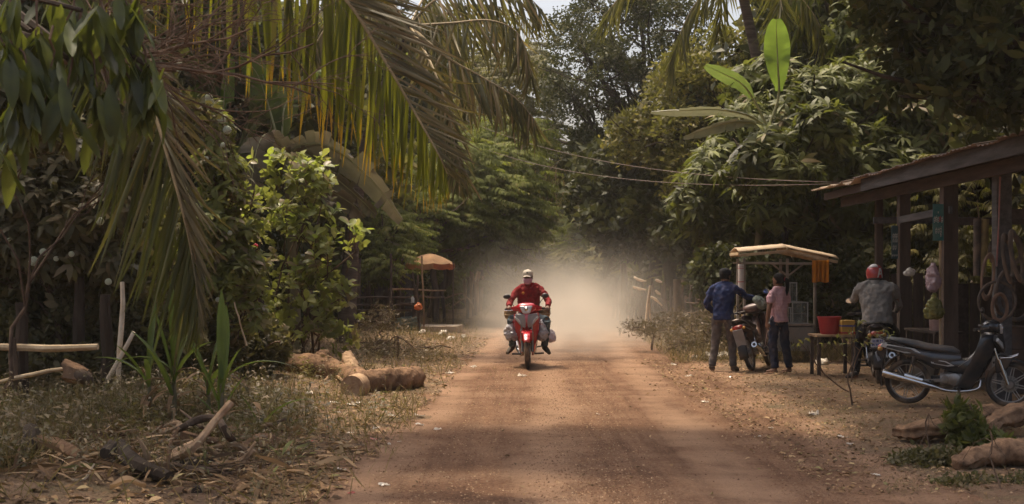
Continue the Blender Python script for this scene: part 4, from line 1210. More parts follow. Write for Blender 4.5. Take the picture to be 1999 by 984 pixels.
for (px, py, d, k) in clus:
    c = P(px, py, d) - o0
    tw.tube(limb_path(c + Vector((random.uniform(-.25, .05), 0.05, 0.22)), c, n=3, wob=.1), [0.008, 0.005], n=5)
    for j in range(k):
        a = random.uniform(0, 6.28)
        s = random.uniform(0.25, 0.75)
        dv = Vector((math.cos(a) * s, math.sin(a) * s * 0.8, -1)).normalized()
        o = link('leaf', random.choice(NL), nm_root)
        n_ = Vector((math.cos(a), math.sin(a) - 0.5, 0.35)) + Vector((random.gauss(0, .3), random.gauss(0, .3), 0))
        y_ = n_.cross(dv).normalized(); z_ = dv.cross(y_)
        Mt = Matrix((dv, y_, z_)).transposed().to_4x4()
        Mt.translation = c + Vector((random.gauss(0, .03), random.gauss(0, .03), random.gauss(0, .05)))
        L = random.uniform(0.17, 0.31)
        o.matrix_local = Mt @ Matrix.Diagonal((L, L * random.uniform(.85, 1.1), L, 1))
tw.build('twigs', M_TWIG, nm_root, fixn=False)['kind'] = 'stuff'

# ------------------------------------------------------------------ cashew shrub: the leaves that show largest, one by one
LM_CASH = leaf_mat('cashew_leaf', [(0.0, (0.13, 0.16, 0.04)), (0.35, (0.20, 0.25, 0.055)), (0.6, (0.28, 0.35, 0.07)), (0.8, (0.33, 0.40, 0.08)), (0.88, (0.30, 0.24, 0.14)), (1.0, (0.40, 0.30, 0.19))], trans=0.5, tcol=(0.42, 0.52, 0.04), per_object=True, rough=0.4, spec=0.35, dustamt=0.12)
LM_CASHM = leaf_mat('cashew_leaf_mass', [(0.0, (0.13, 0.14, 0.04)), (0.45, (0.22, 0.245, 0.065)), (0.7, (0.30, 0.34, 0.085)), (0.85, (0.27, 0.21, 0.125)), (1.0, (0.36, 0.27, 0.17))], trans=0.42, tcol=(0.34, 0.38, 0.04), dustamt=0.15)
obov = lambda t: (math.sin(math.pi * min(1, t ** 1.35 * 0.97)) ** 0.6) if t > 0.03 else 0.1
def round_leaf(w, droop):
    v, f = [], []
    k = 6
    for i in range(k + 1):
        t = i / k
        wv = max(w / 2 * obov(t), 0.01)
        for u in (-1, 0, 1):
            v.append((t, u * wv, -droop * t * t + abs(u) * wv * 0.3))
    for i in range(k):
        for j in range(2):
            a = i * 3 + j
            f.append((a, a + 1, a + 4, a + 3))
    return np_mesh('leaf', np.array(v), np.array(f), LM_CASH, smooth=True)
CL = [round_leaf(0.6, 0.1), round_leaf(0.66, 0.2), round_leaf(0.55, -0.05), round_leaf(0.62, 0.3)]
cs = thing('cashew_shrub', 'bright green shrub with rounded leaves at the edge of the road', 'shrub', on(-3.3, 21.0))
o0 = cs.location.copy()
cbl = [B(560, 325, 20.60, 45, 40, 0.5), B(690, 470, 20.5, 22, 45, .4), B(620, 350, 20.5, 35, 35, .4), B(580, 380, 20.60, 70, 60, 0.65), B(620, 430, 20.50, 60, 60, 0.65), B(560, 480, 20.60, 90, 80, 0.78), B(640, 520, 20.40, 60, 70, 0.65), B(590, 590, 20.40, 90, 70, 0.78), B(660, 610, 20.30, 50, 60, 0.59), B(530, 640, 20.50, 60, 50, 0.65), B(630, 660, 20.30, 70, 40, 0.59), B(500, 400, 21.00, 60, 70, 0.65), B(500, 530, 20.90, 50, 80, 0.65)]
cbl = [(tuple(np.array(c) - np.array(o0)), r) for c, r in cbl]
mt = [join_tmpl([(leaf_tmpl(2, 0.55, 0.15, 0.3, prof=obov), rotm(k * 2.4, R(random.uniform(-15, 65)), random.uniform(-.5, .5)) * random.uniform(.7, 1.1), (0, 0, random.uniform(-.3, .3))) for k in range(8)]) for _ in range(2)]
lm_ = link('foliage', crown_mesh('foliage', cbl, 190, mt, 0.165, LM_CASHM, 'ros', shell=.3, gap=-.5, gs=2.2, seed=1.0), cs)
lm_['kind'] = 'stuff'
st = MB()
stems = []
for i in range(9):
    c, r = cbl[i % len(cbl)]
    pth = limb_path((random.uniform(-.3, .3), random.uniform(-.2, .2), -.05), Vector(c) + Vector((0, 0, r[2] * .4)), n=6, wob=.09)
    st.tube(pth, [0.022, 0.008], n=6)
st.build('stems', M_TWIG, cs, fixn=False)['kind'] = 'stuff'
pp, oo = crown_pts(cbl, 62, shell=0.75, gap=-1.2, gs=2.0, seed=1.0)
pp[:, 1] -= 0.2
tw = MB()
cnt = 0
for p, o_ in zip(pp, oo):
    if cnt >= 290: break
    up = Vector((o_[0] * 0.7 + random.gauss(0, .2), o_[1] * .5 - .1, 0.9)).normalized()
    p = Vector(p)
    tw.tube([p - up * 0.18 + Vector((0, .08, -.05)), p - up * 0.05, p + up * 0.06], [0.006, 0.004], n=4)
    for j in range(random.randint(4, 6)):
        a = j * 2.4 + random.uniform(-.3, .3)
        t_, s_, u_ = frame_of(up)
        el = random.uniform(0.25, 0.9)
        dv = (s_ * math.cos(a) + u_ * math.sin(a) + t_ * el).normalized()
        n_ = (t_ - dv * t_.dot(dv)).normalized()
        o = link('leaf', random.choice(CL), cs)
        y_ = n_.cross(dv).normalized()
        Mt = Matrix((dv, y_, dv.cross(y_))).transposed().to_4x4()
        Mt.translation = p + up * random.uniform(-.08, .08)
        L = random.uniform(0.12, 0.21)
        o.matrix_local = Mt @ Matrix.Diagonal((L, L, L, 1))
        cnt += 1
tw.build('twigs', M_TWIG, cs, fixn=False)['kind'] = 'stuff'

# ------------------------------------------------------------------ flowering bushes with white ball flowers (left)
M_BALL = pmat('white_floret', (0.85, 0.85, 0.72), (0.50, 0.55, 0.30), 0.8, scale=30, bump=0.8, bscale=60)
def ball_flower_mesh():
    mb = MB()
    for k in range(46):
        z = 1 - 2 * (k + .5) / 46; r = math.sqrt(1 - z * z); a = k * 2.39996
        d = Vector((r * math.cos(a), r * math.sin(a), z))
        mb.ball(d * 0.78, 0.26, 5, 3)
    return mb.mesh('flower', M_BALL)
BF = ball_flower_mesh()
def flower_bush(label, base, blobs, n, flowers, mat, size=0.17, tmpl=None):
    root = tree('flowering_bush', label, base, blobs, n, tmpl or [rosette(9, 1.0, 0.36, 0.3)], size, mat, 'ros', tr=0.035, gap=-0.55, gs=2.2, shell=0.4, cat='bush', crown='foliage', bark=M_TWIG)
    for (px, py, d, s) in flowers:
        f = link('flower', BF, root)
        f.location = P(px, py, d) - root.location
        s *= .8
        f.scale = (s, s, s)
        MB().tube([(0, .2, -.5), (0, 3, -2.5), (.5, 7, -6.5)], [.09, .08, .1], n=5).build('stalk', M_TWIG, f)
    return root
flower_bush('dusty flowering bush with white ball flowers above the pole fence', on(-5.3, 15.6),
            [B(60, 380, 15.20, 80, 60, .5), B(150, 420, 15.20, 80, 60, .5), B(40, 470, 15.20, 70, 50, .5), B(120, 500, 15.30, 80, 45, .5), B(220, 400, 15.40, 60, 70, .5), B(230, 500, 15.40, 50, 60, .5), B(100, 310, 15.50, 80, 50, .5), B(20, 550, 15.30, 50, 40, .4)],
            900, [(196, 432, 14.7, 0.057), (66, 510, 14.7, 0.068), (85, 492, 14.7, 0.052), (140, 496, 14.7, 0.041), (110, 505, 14.8, 0.038), (14, 348, 14.8, 0.061), (212, 550, 14.7, 0.048), (18, 468, 14.7, 0.027), (60, 290, 14.9, 0.041)], LM_DUSTY, 0.20)
flower_bush('pale flowering bush with white ball flowers behind the lower palm frond', on(-3.7, 17.4),
            [B(430, 330, 17.00, 50, 60, .4), B(450, 430, 17.00, 60, 70, .5), B(420, 250, 17.00, 30, 50, .3), B(460, 530, 17.00, 60, 60, .5), B(410, 480, 16.80, 50, 80, .4), B(480, 610, 17.00, 50, 50, .4)],
            620, [(409, 199, 16.6, 0.080), (408, 190, 16.5, 0.060), (433, 233, 16.5, 0.067), (444, 254, 16.5, 0.069), (436, 283, 16.5, 0.040), (449, 455, 16.5, 0.040), (426, 585, 16.5, 0.040), (403, 310, 16.5, 0.040)], LM_CASHM, 0.17)
# red flower cluster on a thin stalk
rf = thing('red_flower', 'single red flower on a thin dark stalk beside the cashew shrub', 'flower', on(-3.62, 18.8))
MB().tube(limb_path((0, 0, 0), P(500, 482, 18.8) - rf.location, n=5, wob=.02), [0.012, 0.006], n=6).build('stalk', M_BARKD, rf)
mbf = MB()
for k in range(7):
    a = k * .9
    mbf.ball(Vector((math.cos(a) * .018, math.sin(a) * .018, 0.01 * (k % 3))), (.024, .024, .03), 6, 4)
mbf.build('petals', pmat('red_petal', (0.6, 0.02, 0.03), (0.3, .01, .02), .5), rf).location = P(500, 482, 18.8) - rf.location

# ------------------------------------------------------------------ bare tree with a mass of dead twigs
bt = thing('bare_tree', 'leaning bare tree with a tangle of brown leafless twigs', 'tree', on(-4.5, 9.2))
o0 = bt.location.copy()
tr_ = MB()
fork = P(120, 120, 9.2) - o0
tpth = smooth_path([(0, 0, -.1), (.1, 0, 1.4), (.5, 0, 2.3), (.95, 0, 2.75), fork], 14)
tr_.tube(tpth, [0.06, 0.05, 0.04, 0.03], n=10, wob=.12)
tr_.build('trunk', M_BARK, bt)
dt = MB()
def dead(p, d, L, r, depth):
    n = 4
    pts = [p]
    dd = d.copy()
    for i in range(n):
        dd = (dd + Vector((random.gauss(0, .14), random.gauss(0, .14), random.gauss(0, .13)))).normalized()
        pts.append(pts[-1] + dd * L / n)
    dt.tube(pts, [r, r * .55], n=4 if depth < 3 else 5, caps=False)
    if depth == 0:
        return
    for k in range(random.randint(3, 4)):
        q = random.choice(pts[1:])
        e = (dd * 0.8 + Vector((random.gauss(0.1, .45), random.gauss(0, .4), random.gauss(-.02, .38)))).normalized()
        dead(q, e, L * random.uniform(.55, .8), r * .55, depth - 1)
for (px, py) in ((330, 60), (350, 20), (380, 100), (300, 90), (420, 60), (360, 130)):
    q = P(px, py, 9.0) - o0
    dead(fork, (q - fork).normalized(), (q - fork).length * 0.95, 0.02, 4)
dt.build('twigs', M_TWIG, bt, fixn=False, smooth=0)['kind'] = 'stuff'

# ------------------------------------------------------------------ strap-leaved young plants (left foreground)
LM_STRAP = leaf_mat('strap_leaf', [(0.0, (0.06, 0.10, 0.02)), (0.5, (0.10, 0.155, 0.03)), (0.8, (0.15, 0.19, 0.04)), (0.9, (0.24, 0.17, 0.08)), (1.0, (0.30, 0.2, 0.1))], trans=0.42, tcol=(0.26, 0.34, 0.03), per_object=True, rough=0.4, spec=0.35, dustamt=.12)
LM_STRAPD = leaf_mat('strap_leaf_dry', [(0.0, (0.14, 0.09, 0.05)), (0.6, (0.28, 0.18, 0.10)), (1.0, (0.42, 0.29, 0.17))], trans=0.2, tcol=(.3, .2, .1), per_object=True, rough=0.8, spec=.1)
def strap_mesh(mat, bend, w):
    v, f = [], []
    k = 9
    for i in range(k + 1):
        t = i / k
        wv = max(w / 2 * (0.5 + 1.3 * t) * (1 - t ** 3) , 0.003) if t < 1 else 0.002
        for u in (-1, 0, 1):
            v.append((bend * t * t, u * wv, t * (1 - 0.35 * bend * t * t) + 0.0 * u))
            v[-1] = (v[-1][0] - abs(u) * wv * .4, v[-1][1], v[-1][2])
    for i in range(k):
        for j in range(2):
            a = i * 3 + j
            f.append((a, a + 1, a + 4, a + 3))
    return np_mesh('leaf', np.array(v), np.array(f), mat, smooth=True)
SM = [strap_mesh(LM_STRAP, b, w) for b, w in ((.05, .16), (.2, .15), (.45, .15), (.8, .13))]
SD = [strap_mesh(LM_STRAPD, b, w) for b, w in ((.7, .14), (1.0, .16), (1.25, .13))]
def strap_plant(label, base, leaves, dry=4, stem=0.3):
    root = thing('strap_leaf_plant', label, 'plant', base)
    MB().tube([(0, 0, -.05), (0.01, 0, stem * .5), (0, 0.01, stem)], [0.03, 0.022, 0.015], n=8).build('stem', M_BSTEM, root)
    for (az, L, lean, kind, h) in leaves:
        o = link('leaf', SM[kind], root)
        L *= 1.35; h *= 1.2
        o.rotation_euler = (0, lean, az); o.scale = (L, L * .62, L); o.location = (0, 0, h)
    for k in range(dry):
        o = link('leaf', random.choice(SD), root)
        L = random.uniform(.25, .5)
        o.rotation_euler = (0, R(random.uniform(20, 60)), random.uniform(0, 6.28)); o.scale = (L, L, L); o.location = (0, 0, random.uniform(.1, stem))
    return root
strap_plant('strap-leaved plant with one tall upright blade beside the crossed sticks', on(-2.62, 12.0), [(R(-90), .62, R(-18), 0, .35), (R(180), .55, R(22), 0, .2), (R(100), .62, R(6), 0, .45), (R(0), .5, R(30), 3, .4), (R(0), .36, R(18), 1, .15), (R(170), .30, R(28), 1, .08), (R(-70), .45, R(-4), 0, .1), (R(-20), .4, R(12), 1, .3)], 3, .5)
strap_plant('low strap-leaved plant next to the fallen trunk', on(-2.28, 12.1), [(R(0), .42, R(35), 2, .12), (R(30), .38, R(20), 1, .1), (R(190), .34, R(15), 1, .05), (R(-60), .3, R(30), 2, .05)], 3, .25)
strap_plant('clump of tall strap leaves under the lower palm frond', on(-3.1, 12.2), [(R(200), .6, R(12), 0, .35), (R(170), .55, R(25), 1, .3), (R(10), .6, R(8), 0, .4), (R(-30), .5, R(22), 2, .35), (R(120), .6, R(4), 0, .5), (R(240), .5, R(20), 1, .2), (R(60), .5, R(18), 1, .4), (R(180), .45, R(40), 3, .45)], 8, .6)
strap_plant('strap-leaved plant beside the pale leaning stake', on(-3.38, 12.4), [(R(180), .45, R(38), 2, .35), (R(20), .5, R(10), 0, .35), (R(220), .42, R(25), 1, .3), (R(-80), .4, R(25), 2, .3), (R(80), .5, R(10), 0, .45)], 7, .5)
strap_plant('half-dry strap-leaved plant behind the crossed sticks', on(-2.88, 12.6), [(R(30), .55, R(12), 0, .3), (R(150), .5, R(15), 1, .3), (R(-50), .45, R(25), 2, .25)], 9, .5)

# ------------------------------------------------------------------ dry bushes along the verges
T_SPRAYS = [spray(7, .3), spray(6, .26), puff(7, .34, .5)]
def bush(label, base, blobs, n, size, mat, tmpl=None, name='dry_bush', tr=0.022):
    return tree(name, label, base, blobs, n, tmpl or T_PUFF, size, mat, 'puff', tr=tr, gap=-0.45, gs=2.5, shell=.35, cat='bush', crown='foliage', bark=M_TWIG)
bush('dry brown bush on the right verge beside the road edge', on(2.9, 27.5), [B(1250, 640, 27, 34, 14, .5), B(1290, 642, 26.5, 36, 18, .5), B(1315, 625, 27, 34, 18, .5)], 330, 0.15, LM_DRYBUSH, T_SPRAYS)
bush('dry brown bush behind the man in the blue shirt', on(3.9, 25), [B(1350, 645, 25, 45, 26, .5), B(1390, 625, 25, 45, 28, .5), B(1330, 670, 24.5, 40, 14, .4), B(1430, 635, 25, 40, 34, .5), B(1390, 670, 24.6, 60, 14, .4)], 620, 0.16, LM_DRYBUSH, T_SPRAYS)
bush('leafless-looking brown bush in front of the stall', on(-2.85, 29), [B(735, 625, 28, 35, 26, .5), B(775, 635, 28, 35, 24, .5), B(710, 645, 27.5, 30, 20, .4), B(760, 610, 28.3, 25, 18, .3)], 200, 0.14, LM_DRYBUSH, T_SPRAYS)
bush('low brown bush on the verge behind the forked log', on(-2.0, 23.5), [B(720, 685, 24, 50, 20, .5), B(770, 680, 24, 60, 20, .5), B(830, 690, 23.5, 40, 14, .4)], 240, 0.13, LM_DRYBUSH, T_SPRAYS)
bush('dusty thicket under the flowering bush', on(-5.7, 15.6), [B(40, 640, 15.40, 80, 50, .5), B(150, 600, 15.60, 80, 60, .5), B(120, 700, 15.20, 100, 40, .5), B(280, 620, 16.00, 60, 70, .5), B(340, 680, 16.20, 60, 50, .5), B(420, 660, 17.50, 70, 60, .5), B(220, 700, 16.00, 70, 50, .5), B(30, 720, 15.60, 70, 50, .5), B(500, 680, 18.50, 60, 50, .5), B(330, 560, 17.00, 70, 60, .5)], 2300, 0.21, LM_DUSTY, T_LEAFY)
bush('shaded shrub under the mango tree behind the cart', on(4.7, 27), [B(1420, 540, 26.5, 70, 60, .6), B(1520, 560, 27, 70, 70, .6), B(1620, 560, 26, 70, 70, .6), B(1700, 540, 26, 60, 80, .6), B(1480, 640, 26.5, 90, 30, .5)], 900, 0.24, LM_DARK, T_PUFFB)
bush('leafy undergrowth at the left edge behind the pole rail', on(-5.2, 13.5), [B(-20, 200, 13, 80, 80, .6), B(60, 250, 13, 70, 60, .5), B(250, 300, 14, 70, 60, .6), B(330, 230, 14.5, 60, 60, .6)], 520, 0.2, LM_DUSTY, T_PUFFB)
# ------------------------------------------------------------------ hut on the right
HX = 6.0
hut = thing('roadside_hut', 'open timber repair hut with low sloping roof on the right', 'hut', (0, 0, 0))
hut.location = on(HX, 18)
h0 = hut.location.copy()
def hp(v): return Vector(v) - h0
def post(x, y, w, d, z, mat=M_POST, name='post', parent=None, z0=-0.1):
    zb = float(gz(x, y)) + z0
    return MB().box(((x, y, (zb + z) / 2) - h0) if False else tuple(hp((x, y, (zb + z) / 2))), (w, d, z - zb)).build(name, mat, parent or hut, bevel=.006)
post(HX + .0, 20.4, .17, .15, 2.95, M_POST)
post(HX + .02, 18.35, .20, .18, 2.95, M_POST)
post(HX + .05, 16.45, .19, .17, 2.95, M_BOARD)
post(HX + .1, 14.3, .17, .17, 2.95, M_POST)
for y in (14.4, 17.2, 20.2, 23.4):
    post(HX + 3.4, y, .15, .15, 3.2)
post(HX + .5, 23.6, .12, .12, 2.9)
post(HX + .35, 19.2, .10, .05, 2.85, M_BOARDR, 'brace_board', z0=2.35)
# roof: corrugated iron sheets, each with its own edge
M_IRON = pmat('rusty_iron', (0.30, 0.22, 0.17), (0.13, 0.085, 0.06), 0.7, metal=0.25, scale=2.2, bump=0.25, bscale=9, spec=.3)
M_IRONP = pmat('pale_iron', (0.50, 0.38, 0.26), (0.28, 0.19, 0.12), 0.6, metal=0.2, scale=3, bump=0.2, spec=.35)
def iron_sheet(y0, y1, x0, x1, z0, z1, mat, curl=0.0, lift=0.0):
    n = max(6, int((y1 - y0) / 0.035))
    rows = []
    for j in range(9):
        u = j / 8
        rows.append([hp((x0 + (x1 - x0) * u, y0 + (y1 - y0) * i / n, z0 + (z1 - z0) * u + lift + 0.012 * math.sin(i * math.pi * 2 / 4.3) + curl * (1 - u) ** 3 * math.sin(i / n * 3.0))) for i in range(n + 1)])
    return MB().sheet(rows).build('roof_sheet', mat, hut, solid=0.004)
yy = 13.6
k = 0
while yy < 24.6:
    iron_sheet(yy, yy + 0.86, HX - 0.42 - random.uniform(0, .05), HX + 3.7, 3.12, 3.75, M_IRON if yy < 21.5 else M_IRONP, curl=random.uniform(-.03, .0) if yy < 21 else random.uniform(-.10, .02), lift=0.006 * (k % 2) + 0.012)
    yy += 0.80; k += 1
# fascia board, rafters, wall plate
MB().bar(hp((HX - .33, 13.6, 3.02)), hp((HX - .33, 21.6, 3.02)), 0.03, 0.20).build('fascia_board', M_BOARD, hut, bevel=.004)
MB().bar(hp((HX - .29, 21.7, 2.99)), hp((HX - .29, 24.3, 2.99)), 0.03, 0.13).build('fascia_board', M_BOARDR, hut, bevel=.004)
MB().bar(hp((HX - .1, 13.8, 2.86)), hp((HX - .1, 23.8, 2.86)), 0.06, 0.17).build('wall_plate', M_BOARDR, hut, bevel=.005)
MB().bar(hp((HX + 3.4, 13.8, 3.3)), hp((HX + 3.4, 23.8, 3.3)), 0.06, 0.15).build('wall_plate', M_BOARDR, hut, bevel=.005)
for i in range(8):
    y = 14.1 + i * 1.35
    MB().bar(hp((HX - .3, y, 3.02)), hp((HX + 3.6, y, 3.58)), 0.05, 0.11).build('rafter', M_BOARDR, hut, bevel=.004)
MB().bar(hp((HX - .12, 20.2, 2.40)), hp((HX + .0, 18.2, 2.46)), 0.04, 0.10).build('cross_rail', M_BOARD, hut)
MB().bar(hp((HX - .42, 20.56, 2.41)), hp((HX + 1.2, 20.6, 2.41)), 0.05, 0.10).build('cross_rail', M_BOARD, hut)
MB().bar(hp((HX + .1, 18.3, 2.30)), hp((HX + 3.4, 18.3, 2.34)), 0.05, 0.10).build('cross_rail', M_BOARDR, hut)
MB().bar(hp((HX + .1, 16.4, 2.32)), hp((HX + 3.4, 16.4, 2.4)), 0.05, 0.12).build('cross_rail', M_BOARDR, hut)
MB().bar(hp((HX + .4, 15.2, 2.5)), hp((HX + 3.4, 20.2, 2.5)), 0.05, 0.10).build('cross_rail', M_BOARDR, hut)
# side wall and added back wall of upright planks, tight to block light
for i in range(44):
    y = 14.4 + i * 0.21
    hgt = 2.6 + random.uniform(-.3, .25)
    MB().box(hp((HX + 3.52, y, hgt / 2 + .05)), (0.022, 0.225, hgt), rot=(0, 0, .05 + random.uniform(-.02, .02))).build('plank', random.choice((M_BOARDR, M_POST, M_BOARD)), hut)
for i in range(15):
    x = HX + .6 + i * 0.2
    hgt = 1.5 + random.uniform(-.15, .2)
    MB().box(hp((x, 23.6, hgt / 2 + .05)), (0.18, 0.022, hgt)).build('plank', random.choice((M_BOARDR, M_POST)), hut)

# signs on the posts: blue-green enamel with pale lettering strokes
M_TEAL = pmat('teal_enamel', (0.03, 0.20, 0.19), (0.02, 0.12, 0.12), 0.45, scale=4, bump=0.05, dust=.35)
M_TEALD = pmat('dark_teal_enamel', (0.035, 0.10, 0.11), (0.02, 0.06, 0.065), 0.5, scale=4, bump=0.05, dust=.3)
M_LETTER = pmat('sign_letter_white', (0.62, 0.62, 0.55), (0.4, 0.38, 0.32), 0.6, scale=20, bump=0)
M_LETTERR = pmat('sign_letter_red', (0.55, 0.07, 0.06), (0.35, .04, .04), 0.6, scale=20, bump=0)
def sign(label, c, w, h, yaw, mat, strokes):
    root = thing('hanging_sign', label, 'sign', c, (0, 0, yaw))
    MB().box((0, 0, 0), (w, 0.012, h)).build('panel', mat, root, bevel=.003)
    mw, mr = MB(), MB()
    for (x, z, sw, sh, red) in strokes:
        (mr if red else mw).box((x * w, -0.0085, z * h), (sw * w, 0.003, sh * h))
    if mw.v: mw.build('lettering', M_LETTER, root)
    if mr.v: mr.build('lettering', M_LETTERR, root)
    return root
def glyph(x, z, w, h, red=0):
    """one script-like character: stem, loop, hook and foot"""
    t = 0.18
    return [(x - w * .4, z, w * t, h, red), (x, z + h * .42, w, h * t, red), (x + w * .35, z + h * .05, w * t, h * .75, red), (x + w * .05, z - h * .1, w * .5, h * t, red), (x - w * .1, z - h * .45, w * .55, h * t, red), (x + w * .2, z + h * .68, w * .3, h * t, red)]
q = P(1832, 434, 18.15)
s1 = [(-.02, .27, .06, .05, 0)]
for i, x in enumerate((-.36, -.19, -.02, .16, .34)):
    s1 += glyph(x, .06 + .02 * (i % 2), .15, .13, 1 if i == 3 else 0)
for i, x in enumerate((-.20, .02, .22)):
    s1 += glyph(x, -.24, .16, .12 + .05 * (i == 2))
s1 += glyph(.22, -.36, .14, .06)
sign('teal sign with two rows of white and red lettering on the hut post', q, 0.155, 0.50, R(8), M_TEAL, s1)
q = P(1747, 473, 20.2)
s2 = []
for x in (-.22, .06, .3): s2 += glyph(x, .18, .24, .12)
for x in (-.25, .05, .3): s2 += glyph(x, .04, .22, .08)
for x in (-.2, .12): s2 += glyph(x, -.17, .24, .12)
for x in (-.3, 0, .3): s2 += glyph(x, -.40, .22, .05)
sign('narrow dark sign with pale lettering on the hut post beside the helmeted man', q, 0.105, 0.50, R(10), M_TEALD, s2)
MB().bar((0, 0, 0), (0.0, 0, 1.6), .03, .012).build('batten', M_BAMBOO, hut).location = hp((P(1836, 480, 18.2).x, 18.2, .55))

# ------------------------------------------------------------------ tyres, tubes and rolls at the hut
M_RUB = pmat('old_rubber', (0.11, 0.085, 0.07), (0.045, 0.035, 0.03), 0.8, scale=6, bump=0.2, dust=.5, spec=.3)
M_RUB2 = pmat('brown_tube', (0.23, 0.13, 0.085), (0.10, 0.06, 0.04), 0.75, scale=6, bump=0.2, dust=.35, spec=.3)
def tyre(label, c, axis, r, w, mat=None, sx=1.0, sz=1.0, name='bicycle_tyre', cat='tyre'):
    root = MB().torus((0, 0, 0), (0, 1, 0), r, w, 40, 8).build(name, mat or M_RUB)
    root.rotation_euler = axis
    root.location = c
    root.scale = (sx, 1, sz)
    tag(root, label, cat)
    return root
tyre('round worn bicycle tyre hanging low on the hut front', P(1947, 588, 16.2), (0, 0, R(5)), 0.235, 0.018)
tyre('narrow tyre hanging half behind the round bicycle tyre', P(1962, 570, 16.35), (R(6), 0, R(48)), 0.27, 0.024)
tyre('long brown inner tube looped over a nail', P(1929, 540, 16.3), (0, R(6), R(15)), 0.15, 0.022, M_RUB2, 0.55, 1.75, 'inner_tube', 'inner tube')
tyre('thick inner tube hanging beside the grey post', P(1968, 505, 16.1), (0, R(-14), R(35)), 0.16, 0.03, M_RUB, 0.5, 1.7, 'inner_tube', 'inner tube')
tyre('pair tube hanging at the edge of the hut', P(1985, 500, 16.0), (0, R(-18), R(35)), 0.17, 0.032, M_RUB, 0.5, 1.7, 'inner_tube', 'inner tube')
tyre('small tube ring resting in front of the tyres', P(1952, 600, 16.15), (0, 0, R(20)), 0.14, 0.022, M_RUB2, .8, 1.15, 'inner_tube', 'inner tube')
tyre('wide tyre leaning in the dark behind the round tyre', P(1985, 585, 16.5), (0, 0, R(28)), 0.25, 0.03)
for i, (x, y, z, rr, yaw, lab) in enumerate(((HX + .7, 16.3, 1.95, .25, .3, 'worn tyre hanging from the rail inside the hut'), (HX + 1.15, 16.32, 1.9, .22, .7, 'thin tyre hanging deeper inside the hut'), (HX + .75, 18.2, 1.9, .24, .2, 'tyre hanging behind the post with the teal sign'), (HX + 1.6, 17.4, .28, .26, 1.1, 'tyre leaning against the drum inside the hut'))):
    tyre(lab, (x, y, z if z > 1 else z + float(gz(x, y))), (R(8), 0, yaw), rr, .03)
ck_ = thing('crate_stack', 'slatted wooden crate on the ground inside the hut', 'crate', on(HX + 1.0, 19.0))
for k_ in range(4):
    MB().box((0, -.25, .06 + k_ * .12), (.55, .02, .09)).build('slat', M_BOARD, ck_); MB().box((-.28, 0, .06 + k_ * .12), (.02, .5, .09)).build('slat', M_BOARD, ck_)
for sx_ in (-.26, .26):
    for sy_ in (-.23, .23):
        MB().box((sx_, sy_, .25), (.04, .04, .5)).build('corner_post', M_BOARDR, ck_)
for i, (px, lab, m) in enumerate(((1908, 'grey rolled sheet standing upright inside the hut', M_RUB), (1921, 'yellowish rolled sheet standing upright inside the hut', pmat('yellow_roll', (0.28, 0.2, 0.07), (.15, .1, .04), .7, scale=8)))):
    q = P(px, 483, 16.9)
    o = MB().lathe([(-.36, .03), (-.36, .045), (.36, .047), (.36, .034), (.30, .034)], (0, 0, 0), (0, 0.03, 1), 14).build('rolled_sheet', m)
    o.location = q; o.rotation_euler = (0, R(3 * (i + .3)), 0)
    tag(o, lab, 'roll')
o = MB().tube([P(1953, 345, 16.35) + Vector((0, 0, 0)), P(1950, 440, 16.34), P(1946, 520, 16.3)], [.012, .01, .012], n=6).build('red_strap', pmat('red_strap', (0.30, .05, .04), (.3, .22, .18), .7, scale=3))
tag(o, 'thin red and white strap hanging down the grey post', 'strap')
# hanging plastic bags
def plastic_mat(name, a, b, tr=.3):
    return leaf_mat(name, [(0, a), (1, b)], trans=tr, tcol=b, per_object=True, rough=.25, spec=.5)
TEXB = bpy.data.textures.new('crumple', 'CLOUDS'); TEXB.noise_scale = .07; TEXB.noise_depth = 3
def sack(name, label, c, size, mat, cat='bag', knots=0.25, seed=0, smooth=80, rot=0.0, lump=.12):
    """soft bag: gathered neck, full rounded bottom, folds running down from the neck"""
    mb = MB()
    rnd = random.Random(seed)
    n, m = 30, 22
    f1, f2, f3 = rnd.uniform(0, 6), rnd.uniform(0, 6), rnd.uniform(0, 6)
    secs = []
    for j in range(m + 1):
        v = j / m
        r = float(np.interp(v, (0, knots * .45, knots, .45, .62, .8, .9, .96, 1), (.22, .20, .62, .92, 1.0, .97, .85, .6, .05)))
        row = []
        for k in range(n):
            a = 6.28319 * k / n
            fold = lump * (.5 * math.sin(5 * a + f1 + 1.5 * v) * (1 - .6 * v) + .45 * math.sin(9 * a + f2 - 2 * v) * (1 - v) + .7 * math.sin(2 * a + f3 + 3 * v) + .5 * math.sin(3 * a - 5 * v + f1)) + rnd.gauss(0, lump * .10)
            row.append(Vector((math.cos(a) * r * size[0] * (1 + fold), math.sin(a) * r * size[1] * (1 + fold), -v * size[2] + .02 * size[2] * math.sin(4 * a + f2))))
        secs.append(row)
    o = mb.loft(secs).build(name, mat, smooth=smooth, subd=1)
    d_ = o.modifiers.new('crumple', 'DISPLACE'); d_.texture = TEXB; d_.texture_coords = 'LOCAL'; d_.mid_level = .5; d_.strength = 1.1 * min(size[0], size[1])
    o.location = c
    o.rotation_euler.z = rot
    return tag(o, label, cat)
sack('plastic_bag', 'bundle of pinkish plastic bags hung on the hut post', P(1822, 513, 18.1), (.095, .08, .40), plastic_mat('pink_plastic', (0.32, 0.22, 0.27), (0.5, .38, .42)), seed=3, lump=.2)
sack('plastic_bag', 'yellow and green plastic bag hung below the pink bundle', P(1824, 572, 18.05), (.125, .10, .36), plastic_mat('yellow_plastic', (0.30, 0.28, 0.08), (0.20, .22, .09)), seed=5, lump=.22, knots=.3)
